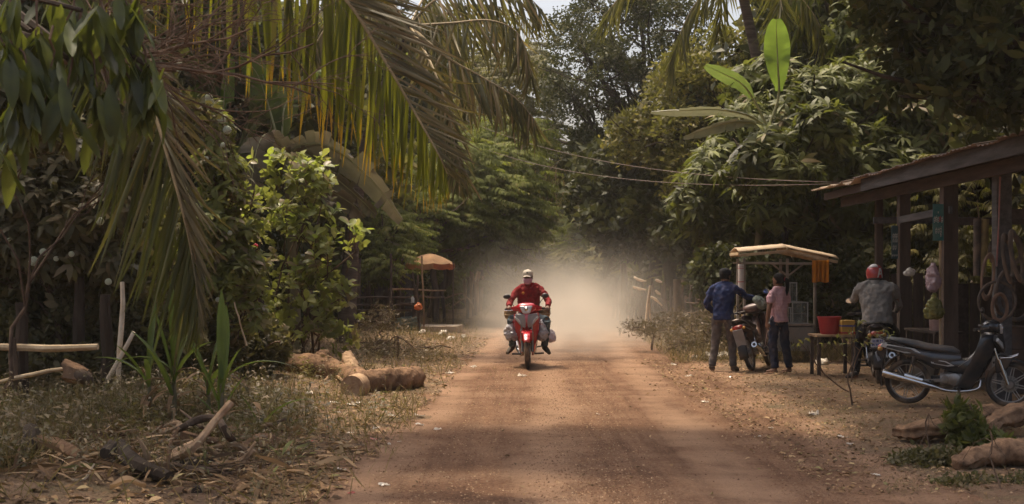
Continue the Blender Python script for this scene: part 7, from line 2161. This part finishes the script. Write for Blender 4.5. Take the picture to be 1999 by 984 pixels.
def head(mb, c, f, up, s=1.0):
    f = Vector(f).normalized(); up = Vector(up); up = (up - f * up.dot(f)).normalized(); r = f.cross(up)
    Mx = Matrix((r, f, up)).transposed()
    c = Vector(c)
    q = lambda x, y, z: c + Mx @ (Vector((x, y, z)) * s)
    secs = []
    for z, w_, fr, bk in ((-.115, .030, .070, .0), (-.105, .045, .082, .02), (-.08, .058, .088, .055), (-.045, .068, .088, .08), (0, .075, .090, .095), (.04, .077, .088, .10), (.075, .070, .078, .095), (.10, .052, .055, .075), (.118, .025, .025, .04)):
        secs.append([q(w_ * math.cos(a), (fr if math.sin(a) > 0 else bk) * math.sin(a), z) for a in np.linspace(0, 6.28319, 19)[:-1]])
    mb.loft(secs)
    mb.loft([[q(.012 * k * math.cos(a), .082 + .026 * k2 + .008 * math.sin(a) * k, z) for a in np.linspace(0, 6.28319, 9)[:-1]] for z, k, k2 in ((.022, .5, .05), (0, .8, .35), (-.022, 1.2, .8), (-.034, 1.0, .5))])
    mb.ball(q(0, .082, -.064), (.022 * s, .010 * s, .008 * s), 10, 6, rot=Mx)
    for sg in (-1, 1):
        mb.ball(q(sg * .080, -.005, -.005), (.010 * s, .02 * s, .032 * s), 8, 6, rot=Mx)
        mb.ball(q(sg * .033, .076, .028), (.026 * s, .012 * s, .008 * s), 8, 5, rot=Mx)
    return q, Mx
SKIN = pmat('skin', (.20, .105, .065), (.15, .075, .045), .55, scale=12, bump=.03, spec=.35)
HAIR = pmat('black_hair', (.012, .010, .009), (.006, .005, .005), .7, scale=30, bump=.4, bscale=80, spec=.12)
EYEM = pmat('eye', (.02, .015, .012), (.015, .01, .01), .15, bump=0)
def soft(o, vox, it=4):
    m = o.modifiers.new('r', 'REMESH'); m.mode = 'VOXEL'; m.voxel_size = vox; m.use_smooth_shade = True
    s = o.modifiers.new('s', 'SMOOTH'); s.iterations = it; s.factor = .5
    return o
def wrinkle(o, tex, amt):
    d = o.modifiers.new('d', 'DISPLACE'); d.texture = tex; d.strength = amt; d.mid_level = .5; d.texture_coords = 'LOCAL'
    return o
TEX = bpy.data.textures.new('folds', 'CLOUDS'); TEX.noise_scale = .06; TEX.noise_depth = 1
def person(label, loc, rz, J, shirt, trousers, shoe, s=1.0, sleeve=1.0, w=1.0, belly=0.0, hipw=1.0, hem=0.1, curls=(.6, .6), feet='shoe', legw=1.0, hd=1.0, hair=True, shirt_open=0.0):
    root = thing('person', label, 'person', loc, (0, 0, rz))
    root.scale = (s, s, s)
    V = {k: Vector(v) for k, v in J.items()}
    b = MB()
    torso(b, V, -.012, w=w * .93, belly=belly, hipw=hipw)
    b.tube([V['neck'] - (V['neck'] - V['chest']) * .15, V['neck'].lerp(V['head'], .55)], [.058, .05], n=12)
    q, Mx = head(b, V['head'], V['face'], V['up'], hd)
    for i, S in enumerate('LR'):
        limb(b, [V['sh' + S].lerp(V['el' + S], .1) + (V['chest'] - V['neck']).normalized() * .03, V['el' + S]], [.036, .044, .038], sub=5)
        limb(b, [V['el' + S], V['wr' + S]], [.038, .036, .025], sub=5)
        hand(b, V['wr' + S], V['hd' + S], V['hn' + S], 1 if S == 'R' else -1, curls[i])
        limb(b, [V['hp' + S], V['kn' + S]], [.083 * legw, .075 * legw, .052], sub=6)
        limb(b, [V['kn' + S], V['an' + S]], [.052, .053, .034], sub=6)
        ft = V['to' + S] - V['an' + S]
        b.tube([V['an' + S] + Vector((0, 0, .01)), V['an' + S] + Vector((0, 0, -.03)) - ft.normalized() * .02, V['an' + S].lerp(V['to' + S], .55) + Vector((0, 0, -.02)), V['to' + S]], [.034, .040, .036, .02], n=10, sx=1.1, sy=.8)
    soft(b.build('body', SKIN, root), .0115, 3)
    for sg in (-1, 1):
        MB().ball(q(sg * .031, .083, .012), (.012, .007, .007), 8, 6, rot=Mx).build('eye', EYEM, root)
    sh = MB()
    torso(sh, V, .020, lo=hem, hi=.93, w=w, belly=belly, hipw=hipw)
    for S in 'LR':
        inn = V['sh' + S].lerp(V['chest'].lerp(V['neck'], .55), .35)
        sd_ = V['sh' + S] + (V['chest'] - V['neck']).normalized() * .018
        limb(sh, [V['neck'].lerp(V['chest'], .08), V['neck'].lerp(V['sh' + S], .6) + Vector((0, 0, .012)), sd_.lerp(V['el' + S], .12)], [.055, .055 * w, .055], sub=6)
        limb(sh, [inn, sd_, V['sh' + S].lerp(V['el' + S], .5)], [.082 * w, .060 * w, .058], sub=6)
        if sleeve >= 1:
            limb(sh, [V['sh' + S].lerp(V['el' + S], .4), V['el' + S]], [.062, .056, .055], sub=4)
            limb(sh, [V['el' + S], V['el' + S].lerp(V['wr' + S], .95)], [.055, .050, .044], sub=5)
        else:
            limb(sh, [V['sh' + S].lerp(V['el' + S], .3), V['sh' + S].lerp(V['el' + S], sleeve)], [.063, .062, .064], sub=4)
    sh.tube([V['neck'] - (V['neck'] - V['chest']) * .2, V['neck'].lerp(V['head'], .2)], [.082, .066], n=14)
    so = soft(sh.build('shirt', shirt, root), .013, 9); wrinkle(so, TEX, .034)
    tr = MB()
    torso(tr, V, .008, lo=0, hi=.30, w=w, belly=belly, hipw=hipw)
    for S in 'LR':
        limb(tr, [V['hip'].lerp(V['hp' + S], .6), V['hp' + S], V['kn' + S]], [.09 * legw, .098 * legw, .088 * legw, .072], sub=8)
        limb(tr, [V['kn' + S], V['kn' + S].lerp(V['an' + S], .96)], [.070, .064, .062], sub=6)
    to_ = soft(tr.build('trousers', trousers, root), .013, 4); wrinkle(to_, TEX, .03)
    for S in 'LR':
        f = V['to' + S] - V['an' + S]
        a = V['an' + S]
        m_ = MB()
        if feet == 'shoe':
            m_.tube([a + Vector((0, 0, .02)) - f * .16, a + Vector((0, 0, -.005)) + f * .05, a.lerp(V['to' + S], .6) + Vector((0, 0, .0)), V['to' + S] + f * .12], [.042, .052, .048, .030], n=12, sx=1.0, sy=.85)
            soft(m_.build('shoe', shoe, root), .009, 3)
        else:
            up_ = Vector((0, 0, -.042))
            m_.tube([a - f * .22 + up_, a + f * .2 + up_ + Vector((0, 0, .0)), V['to' + S] + f * .15 + Vector((0, 0, -.03))], [.036, .042, .036], n=12, sy=.28)
            m_.tube([a + f * .35 + Vector((.035, 0, -.03)), a + f * .45 + Vector((0, 0, .015)), a + f * .35 + Vector((-.035, 0, -.03))], .010, n=6)
            m_.build('sandal', shoe, root)
    if hair:
        hm = MB()
        secs = []
        for z, k in ((-.05, 1.06), (-.02, 1.10), (.02, 1.12), (.055, 1.12), (.085, 1.14), (.11, 1.16), (.128, 1.0)):
            w_ = np.interp(z, (-.05, 0, .04, .075, .10, .13), (.070, .076, .078, .070, .053, .022)) * k
            bk = np.interp(z, (-.05, 0, .04, .075, .10, .13), (.085, .096, .10, .095, .075, .03)) * k
            fr = np.interp(z, (-.05, .03, .06, .10, .13), (-.005, .02, .085, .062, .02))
            secs.append([q(w_ * math.cos(a), (fr if math.sin(a) > 0 else bk) * math.sin(a) , z) for a in np.linspace(0, 6.28319, 21)[:-1]])
        hm.loft(secs).build('hair', HAIR, root, smooth=70)
    return root, q, Mx, V
def cloth(name, a, b=None, rough=.9, scale=14, stripes=None):
    return pmat(name, a, b, rough, scale=scale, bump=.12, bscale=60, spec=.15, dust=.12)

# --- 1. rider on the red motorbike -----------------------------------------------------------
rp = G(1033, 722); rp.z = float(road_z(rp.x, rp.y))
HD1 = R(-90 - 1.5)
bike1 = motorbike('red motorbike ridden towards the camera with bundles on both sides', rp + Vector((0, .62, 0)), HD1, paint=M_REDP_, accent=M_GREYP, nose=M_GREYP, mirror_up=.02, lean=R(1.8), steer=R(-2))
# joints: rider's own frame faces +Y, x to his right; bike forward = +Y here
JR = dict(hip=(0, -.20, .83), chest=(0, -.16, 1.20), neck=(0, -.13, 1.385), head=(.012, -.10, 1.51), face=(.10, 1, -.06), up=(0, .05, 1),
          hpL=(-.09, -.18, .82), hpR=(.09, -.18, .82), knL=(-.315, .17, .79), knR=(.29, .18, .81), anL=(-.27, .02, .34), anR=(.27, .02, .34), toL=(-.35, .14, .24), toR=(.35, .14, .24),
          shL=(-.195, -.14, 1.325), shR=(.195, -.14, 1.303), elL=(-.35, .0, 1.10), elR=(.325, .01, 1.07), wrL=(-.325, .21, 1.02), wrR=(.325, .21, 1.02), hdL=(.12, 1, -.25), hdR=(-.12, 1, -.25), hnL=(0, -.3, -1), hnR=(0, -.3, -1))
M_RSHIRT = cloth('red_jacket', (.27, .012, .016), (.13, .007, .010), .75)
M_JEAN = cloth('faded_jeans', (.10, .135, .15), (.055, .075, .085))
rider, q1, Mx1, V1 = person('motorbike rider in a red jacket, pale cap and pink face mask', bike1.location.copy(), R(180 - 1.5), JR, M_RSHIRT, M_JEAN, pmat('brown_shoe', (.09, .06, .035), (.05, .035, .02), .7, scale=8), curls=(1.25, 1.25), w=1.05, hem=.12)
# cap, mask, collar, badge
cp_ = MB()
secs = []
for z, k in ((.035, 1.0), (.06, 1.02), (.09, .97), (.115, .80), (.132, .45), (.138, .1)):
    secs.append([q1(.086 * k * math.cos(a), (.10 * math.sin(a) - .005) * k, z) for a in np.linspace(0, 6.28319, 21)[:-1]])
capm = cloth('beige_cap', (.58, .51, .42), (.46, .40, .32))
capo = cp_.loft(secs).build('cap', capm, rider, smooth=60)
rows = [[q1(.075 * u * (1 - .15 * v), .075 + .085 * v - .035 * u * u * (1 - .3 * v), .043 - .016 * v - .018 * u * u) for u in (-1, -.66, -.33, 0, .33, .66, 1)] for v in (0, .33, .66, 1)]
MB().sheet(rows).build('cap_peak', capm, capo, solid=.005, smooth=80)
MB().ball(q1(0, .090, .085), (.018, .006, .014), 8, 6, rot=Mx1).build('cap_badge', M_BLK, capo)
MB().loft([[q1(.076 * k * math.cos(a), (.098 * k2) * math.sin(a), z) for a in np.linspace(-.15, math.pi + .15, 15)] for z, k, k2 in ((-.112, .55, .92), (-.085, .86, 1.0), (-.045, 1.0, 1.04), (-.012, 1.04, 1.06))], caps=False, closed=False).build('face_mask', cloth('pink_mask', (.66, .42, .50), (.55, .34, .42)), rider, solid=.004, smooth=80)
MB().ball((.09, -.02, 1.245), (.024, .010, .024), 12, 8).build('chest_badge', pmat('yellow_badge', (.55, .26, .03), (.45, .2, .02), .6, bump=0), rider)
MB().tube([(0.0, -.055, 1.36), (0, -.035, 1.26), (0, -.035, 1.15)], .005, n=5).build('zip', pmat('zip', (.12, .01, .012), None, .6, bump=0), rider)
# bundles slung on the bike
M_SACKW = plastic_mat('white_sack', (.50, .50, .54), (.60, .58, .62), .15)
def bikexf(b, p): 
    return b.location + Euler((b.rotation_euler.x, 0, b.rotation_euler.z)).to_matrix() @ Vector(p)
sack('plastic_sack', 'white and blue sack hanging at the rider\'s right knee', bikexf(bike1, (.16, -.25, .80)), (.115, .13, .34), M_SACKW, cat='sack', seed=41, lump=.10)
sack('plastic_sack', 'grey-white sack hanging at the rider\'s left knee', bikexf(bike1, (.16, .25, .80)), (.10, .13, .36), M_SACKW, cat='sack', seed=42, lump=.10)
sack('plastic_bag', 'white plastic bag dangling below the rider\'s left leg', bikexf(bike1, (.0, .40, .62)), (.085, .08, .22), plastic_mat('white_bag', (.62, .55, .6), (.72, .64, .7), .3), seed=43, lump=.12)
for sg, lab in ((-1, "woven basket slung behind the rider's right arm"), (1, "woven basket slung behind the rider's left arm")):
    bk_ = thing('woven_basket', lab, 'basket', bikexf(bike1, (-.30, sg * .29, .78)), (0, 0, HD1))
    MB().lathe([(0, .0), (.005, .05), (.04, .09), (.10, .112), (.16, .108), (.20, .09), (.215, .095), (.215, .08), (.1, .09)], (0, 0, 0), (0, 0, 1), 22).build('body', pmat('woven_basket', (.34, .22, .11), (.18, .11, .05), .85, scale=18, bump=.6, bscale=40), bk_)
    for z in (.04, .10, .208):
        MB().torus((0, 0, z), (0, 0, 1), {.04: .090, .10: .112, .208: .094}[z], .007, 22, 6).build('band', M_BAMBOO, bk_)

# --- 2. man in blue beside his motorbike -----------------------------------------------------
p2 = G(1467, 726)
HD2 = math.atan2(.92, .40)
bike2 = motorbike('dusty motorbike leaning on its stand beside the man in blue', Vector((p2.x + .26, p2.y + .56, p2.z)), HD2, lean=R(-13), paint=pmat('dusty_red_paint', (.07, .03, .028), (.045, .02, .02), .4, scale=4, bump=0, dust=.5), accent=M_GREYP, nose=M_BLK, steer=R(8), mirror_up=.06, seatmat=M_BLK, plate=False)
MB().box((-.93, 0, .52), (.02, .17, .36), rot=(0, R(-16), 0)).build('mud_flap', M_GREYP, bike2, bevel=.012)
MB().tube([(.0, .08, .25), (-.05, .24, .045)], .010, n=6).build('side_stand', M_STEEL, bike2)
JM = dict(hip=(0, 0, .86), chest=(0, .04, 1.22), neck=(0.0, .07, 1.40), head=(.01, .11, 1.515), face=(.35, .95, -.15), up=(0, .1, 1),
          hpL=(-.09, 0, .85), hpR=(.09, 0, .85), knL=(-.13, .03, .47), knR=(.13, .08, .47), anL=(-.17, -.05, .08), anR=(.15, .05, .08), toL=(-.19, .10, .035), toR=(.19, .19, .035),
          shL=(-.185, .05, 1.335), shR=(.185, .06, 1.335), elL=(-.28, .03, 1.06), elR=(.31, .26, 1.20), wrL=(-.20, .19, .95), wrR=(.40, .46, 1.17), hdL=(.3, .7, -.5), hdR=(.3, 1, -.15), hnL=(.6, 0, 0), hnR=(0, -.2, -1))
man, q2, Mx2, V2 = person('man in a dark blue shirt holding the dusty motorbike', on(P(1413, 0, 21.5).x, 21.55), R(-22), JM, cloth('blue_shirt', (.022, .04, .115), (.012, .022, .065)), cloth('grey_trousers', (.13, .115, .11), (.08, .07, .068)), pmat('tan_shoe', (.16, .11, .08), (.1, .07, .05), .7), curls=(.5, 1.1), w=.93, hem=.08, s=1.02)
ck = MB()
secs = []
for z, k in ((.03, 1.0), (.06, 1.02), (.09, .97), (.115, .80), (.132, .45), (.138, .1)):
    secs.append([q2(.088 * k * math.cos(a), (.105 * math.sin(a) - .005) * k, z) for a in np.linspace(0, 6.28319, 21)[:-1]])
ck = ck.loft(secs).build('cap', cloth('black_cap', (.02, .022, .028), (.012, .013, .016)), man, smooth=60)
rows = [[q2(.075 * u * (1 - .15 * v), .075 + .08 * v - .035 * u * u * (1 - .3 * v), .040 - .016 * v - .018 * u * u) for u in (-1, -.66, -.33, 0, .33, .66, 1)] for v in (0, .33, .66, 1)]
MB().sheet(rows).build('cap_peak', MATS['black_cap'], ck, solid=.005, smooth=80)

# --- 3. girl in pink shirt -------------------------------------------------------------------
JG = dict(hip=(0, 0, .84), chest=(0, .01, 1.17), neck=(0, .0, 1.335), head=(0, .015, 1.45), face=(-.25, 1, -.05), up=(0, 0, 1),
          hpL=(-.08, 0, .83), hpR=(.08, 0, .83), knL=(-.11, .02, .46), knR=(.13, .0, .46), anL=(-.10, -.03, .075), anR=(.20, -.02, .075), toL=(-.17, .10, .03), toR=(.20, .13, .03),
          shL=(-.155, -.005, 1.275), shR=(.155, -.005, 1.275), elL=(-.215, -.02, 1.03), elR=(.20, .04, 1.04), wrL=(-.23, .01, .81), wrR=(.12, .22, 1.00), hdL=(0, .15, -1), hdR=(-.6, .6, -.1), hnL=(1, 0, 0), hnR=(0, -.3, -.6))
def checked(name):
    m, nt, out = new_mat(name)
    L = nt.links.new
    tc = nd(nt, 'ShaderNodeTexCoord')
    w1 = nd(nt, 'ShaderNodeTexWave', i_Scale=14.0, i_Distortion=.6); L(tc.outputs['Object'], w1.inputs['Vector']); w1.bands_direction = 'X'
    w2 = nd(nt, 'ShaderNodeTexWave', i_Scale=14.0, i_Distortion=.6); L(tc.outputs['Object'], w2.inputs['Vector']); w2.bands_direction = 'Z'
    ad = nd(nt, 'ShaderNodeMath', operation='ADD'); L(w1.outputs[0], ad.inputs[0]); L(w2.outputs[0], ad.inputs[1])
    hf = nd(nt, 'ShaderNodeMath', operation='MULTIPLY'); L(ad.outputs[0], hf.inputs[0]); hf.inputs[1].default_value = .5
    r_ = ramp(nt, [(.2, (.42, .22, .24)), (.8, (.64, .45, .46))], hf.outputs[0])
    b = nd(nt, 'ShaderNodeBsdfPrincipled'); b.inputs['Roughness'].default_value = .9; b.inputs['Specular IOR Level'].default_value = .15
    L(r_.outputs[0], b.inputs['Base Color']); L(b.outputs[0], out.inputs[0])
    return m
girl, q3, Mx3, V3 = person('girl in a pink checked shirt and dark jeans facing the food cart', on(P(1521, 0, 20.85).x, 20.85), R(30), JG, checked('pink_check'), cloth('dark_jeans', (.020, .028, .055), (.012, .016, .03)), pmat('tan_sandal', (.34, .18, .10), (.25, .13, .07), .7), sleeve=.75, w=.78, hipw=1.08, hem=.10, feet='sandal', legw=.86, curls=(.4, .7), hd=.96)
MB().tube(smooth_path([q3(.02, -.105, .03), q3(.035, -.14, .0), q3(.045, -.145, -.08), q3(.05, -.13, -.17), q3(.06, -.115, -.25)], 12), [.022, .034, .034, .028, .006], n=12, wob=.04).build('ponytail', HAIR, girl, smooth=70)
MB().torus(q3(.025, -.118, .02), Mx3 @ Vector((.1, -1, -.2)), .022, .008, 14, 6).build('hair_tie', pmat('hair_tie', (.3, .04, .06), None, .7, bump=0), girl)
MB().tube([V3['neck'] + Vector((0, 0, -.01)), V3['neck'] + Vector((0, -.005, .03))], [.072, .068], n=16).build('collar', MATS['pink_check'] if 'pink_check' in MATS else bpy.data.materials['pink_check'], girl, smooth=60)
o = sack('plastic_bag', 'grey-green cloth bundle held out in front of the girl', P(1492, 583, 21.35), (.13, .08, .16), pmat('checked_cloth', (.20, .24, .20), (.10, .12, .10), .9, scale=30), cat='bundle', seed=51, lump=.1, knots=.1); o.rotation_euler = (0, R(50), 0)
MB().tube([(0, 0, 0), (.0, -.02, .05)], .008, n=5)

# --- 4. man in grey seated on a motorbike seen from behind -----------------------------------
p4 = G(1714, 751)
HD4 = math.atan2(.965, .22)
bike4 = motorbike('dark motorbike under the helmeted man, seen from behind with a plate', Vector((p4.x + .15, p4.y + .60, p4.z)), HD4, lean=R(-3), paint=M_BLKP, accent=M_GREYP, nose=M_GREYP, steer=R(4), mirrors=2)
JH = dict(hip=(0, -.24, .86), chest=(-.02, -.16, 1.24), neck=(-.03, -.11, 1.43), head=(-.035, -.06, 1.55), face=(-.25, 1, -.12), up=(0, .06, 1),
          hpL=(-.10, -.20, .85), hpR=(.10, -.20, .85), knL=(-.26, .10, .56), knR=(.27, .20, .70), anL=(-.30, -.06, .10), anR=(.24, .06, .33), toL=(-.42, .06, .04), toR=(.27, .22, .27),
          shL=(-.255, -.15, 1.36), shR=(.235, -.15, 1.36), elL=(-.34, .02, 1.16), elR=(.32, .0, 1.10), wrL=(-.20, .14, 1.36), wrR=(.30, .26, 1.04), hdL=(.45, .2, .75), hdR=(-.1, 1, -.2), hnL=(.6, -.5, 0), hnR=(0, -.3, -1))
mang, q4, Mx4, V4 = person('man in a grey jacket and red and white helmet sitting on a motorbike', bike4.location.copy() + Vector((0, 0, 0)), HD4 - R(90), JH, cloth('grey_jacket', (.27, .26, .24), (.18, .175, .165)), cloth('black_trousers', (.02, .02, .022), (.012, .012, .014)), pmat('dark_shoe', (.05, .04, .035), (.03, .025, .02), .7), curls=(.8, 1.2), w=1.28, belly=.02, hem=.10, s=1.0, hair=False)
hs = MB()
secs = []
for z, k, f in ((-.085, .86, .25), (-.06, .97, .35), (-.02, 1.04, .55), (.02, 1.06, .75), (.06, 1.03, .95), (.10, .90, .95), (.13, .68, .8), (.152, .38, .5), (.16, .08, .1)):
    secs.append([q4(.118 * k * math.cos(a), (.128 * k * (1 if math.sin(a) < 0 else max(f, .3))) * math.sin(a) - .01, z) for a in np.linspace(0, 6.28319, 29)[:-1]])
M_HELM = pmat('red_helmet', (.42, .05, .05), (.32, .03, .035), .25, scale=4, bump=0, coat=.5, dust=.15)
M_HELMW = pmat('white_decal', (.62, .60, .58), (.5, .48, .46), .35, scale=6, bump=0)
he = hs.loft(secs).build('helmet', M_HELM, mang, smooth=60)
def on_helm(x, z):
    k = np.interp(z, (-.085, -.06, -.02, .02, .06, .10, .13, .152, .16), (.86, .97, 1.04, 1.06, 1.03, .90, .68, .38, .08))
    xx = min(abs(x) / (.118 * k), .98)
    return q4(x, -.01 - .128 * k * math.sqrt(1 - xx * xx) - .003, z)
def strip(pts, w_):
    rows = []
    for i, (x, z) in enumerate(pts):
        rows.append([on_helm(x - w_ / 2, z), on_helm(x, z), on_helm(x + w_ / 2, z)])
    return rows
n_ = 9
for a, b, w_ in (((-.035 + .045, -.055), (.042, .085), .020), ((.085, -.055), (.048, .085), .020), ((.03, .0), (.07, .0), .02)):
    if a[1] == b[1]:
        rows = [[on_helm(a[0] + (b[0] - a[0]) * i / 8, a[1] + dz) for dz in (-.012, 0, .012)] for i in range(9)]
    else:
        rows = strip([(a[0] + (b[0] - a[0]) * i / n_, a[1] + (b[1] - a[1]) * i / n_) for i in range(n_ + 1)], w_)
    MB().sheet(rows).build('white_mark', M_HELMW, he, solid=.003, smooth=80)
rows = [[q4(.118 * k * 1.012 * math.sin(a), -.01 - .128 * k * 1.012 * math.cos(a), z) for z, k in ((.098, .91), (.12, .765), (.14, .55), (.155, .3))] for a in np.linspace(-1.2, .2, 12)]
MB().sheet(rows).build('white_mark', M_HELMW, he, solid=.003, smooth=80)
rows = [[q4(.118 * k * 1.01 * math.sin(a), -.01 - .128 * k * 1.01 * math.cos(a), z) for z, k in ((-.087, .86), (-.075, .905), (-.06, .97))] for a in np.linspace(-1.7, 1.7, 20)]
MB().sheet(rows).build('helmet_rim', M_BLK, he, solid=.004, smooth=80)
MB().tube([V4['neck'] + Vector((0, -.01, -.02)), V4['neck'] + Vector((0, 0, .045))], [.088, .080], n=18).build('collar', MATS['grey_jacket'], mang, smooth=60)

# --- 5. black motorbike parked in front of the hut -------------------------------------------
a5, b5 = G(1786, 792), G(1955, 799)
mid = (a5 + b5) / 2
bike5 = motorbike('black motorbike with chrome muffler parked in front of the hut', Vector((mid.x, mid.y, float(gz(mid.x, mid.y)) - .005)), R(-24), lean=R(2), paint=M_BLKP, accent=M_SILVER, nose=M_BLK, steer=R(3), mirrors=1)
bike5.scale = (.94, .94, .94)
MB().tube([(.02, .12, .22), (.0, .14, .01)], .012, n=6).tube([(.02, -.12, .22), (.0, -.14, .01)], .012, n=6).build('centre_stand', M_STEEL, bike5)
MB().tube([(.28, -.06, .78), (.16, -.10, .60), (.02, -.11, .50)], .004, n=5).build('cable', M_STEEL, bike5)

# ------------------------------------------------------------------ dust raised by the motorbike
def dust():
    m, nt, out = new_mat('road_dust')
    L = nt.links.new
    tc = nd(nt, 'ShaderNodeTexCoord')
    sp = nd(nt, 'ShaderNodeSeparateXYZ'); L(tc.outputs['Generated'], sp.inputs[0])
    # density falls off towards every face of the box, most with height
    def bump01(sock, lo, hi):
        a = nd(nt, 'ShaderNodeMapRange', interpolation_type='SMOOTHSTEP'); a.inputs[1].default_value = 0; a.inputs[2].default_value = lo; L(sock, a.inputs[0])
        b = nd(nt, 'ShaderNodeMapRange', interpolation_type='SMOOTHSTEP'); b.inputs[1].default_value = 1; b.inputs[2].default_value = hi; L(sock, b.inputs[0])
        c = nd(nt, 'ShaderNodeMath', operation='MULTIPLY'); L(a.outputs[0], c.inputs[0]); L(b.outputs[0], c.inputs[1]); return c.outputs[0]
    fx, fy = bump01(sp.outputs[0], .5, .5), bump01(sp.outputs[1], .16, .5)
    fz = nd(nt, 'ShaderNodeMapRange', interpolation_type='SMOOTHSTEP'); fz.inputs[1].default_value = 1.0; fz.inputs[2].default_value = .12; L(sp.outputs[2], fz.inputs[0])
    no = nd(nt, 'ShaderNodeTexNoise', i_Scale=.62, i_Detail=5.0, i_Roughness=.62); L(tc.outputs['Object'], no.inputs['Vector'])
    rn = nd(nt, 'ShaderNodeMapRange'); rn.inputs[1].default_value = .40; rn.inputs[2].default_value = .64; L(no.outputs[0], rn.inputs[0])
    pr = rn.outputs[0]
    for s in (fx, fy, fz.outputs[0], fz.outputs[0]):
        k = nd(nt, 'ShaderNodeMath', operation='MULTIPLY'); L(pr, k.inputs[0]); L(s, k.inputs[1]); pr = k.outputs[0]
    k = nd(nt, 'ShaderNodeMath', operation='MULTIPLY'); L(pr, k.inputs[0]); k.inputs[1].default_value = DUST
    v = nd(nt, 'ShaderNodeVolumePrincipled'); v.inputs['Color'].default_value = (.93, .85, .73, 1); v.inputs['Anisotropy'].default_value = .35
    L(k.outputs[0], v.inputs['Density'])
    L(v.outputs[0], out.inputs['Volume'])
    return m
DUST = 0.44
o = MB().box((1.45, 46, 1.3), (6.0, 48, 3.5)).build('dust_cloud', dust(), smooth=0)
tag(o, 'pale dust cloud hanging over the road behind the rider', 'dust', kind='stuff')

# ------------------------------------------------------------------ hazy air
def haze():
    m, nt, out = new_mat('hazy_air')
    v = nd(nt, 'ShaderNodeVolumePrincipled')
    v.inputs['Color'].default_value = (.93, .90, .84, 1)
    v.inputs['Density'].default_value = HAZE
    v.inputs['Anisotropy'].default_value = .3
    nt.links.new(v.outputs[0], out.inputs['Volume'])
    return m
HAZE = 0.0005
o = MB().box((0, 420, 11.5), (820, 980, 25)).build('haze', haze(), smooth=0)
tag(o, 'thin hazy air over the whole lane', 'haze', kind='stuff')
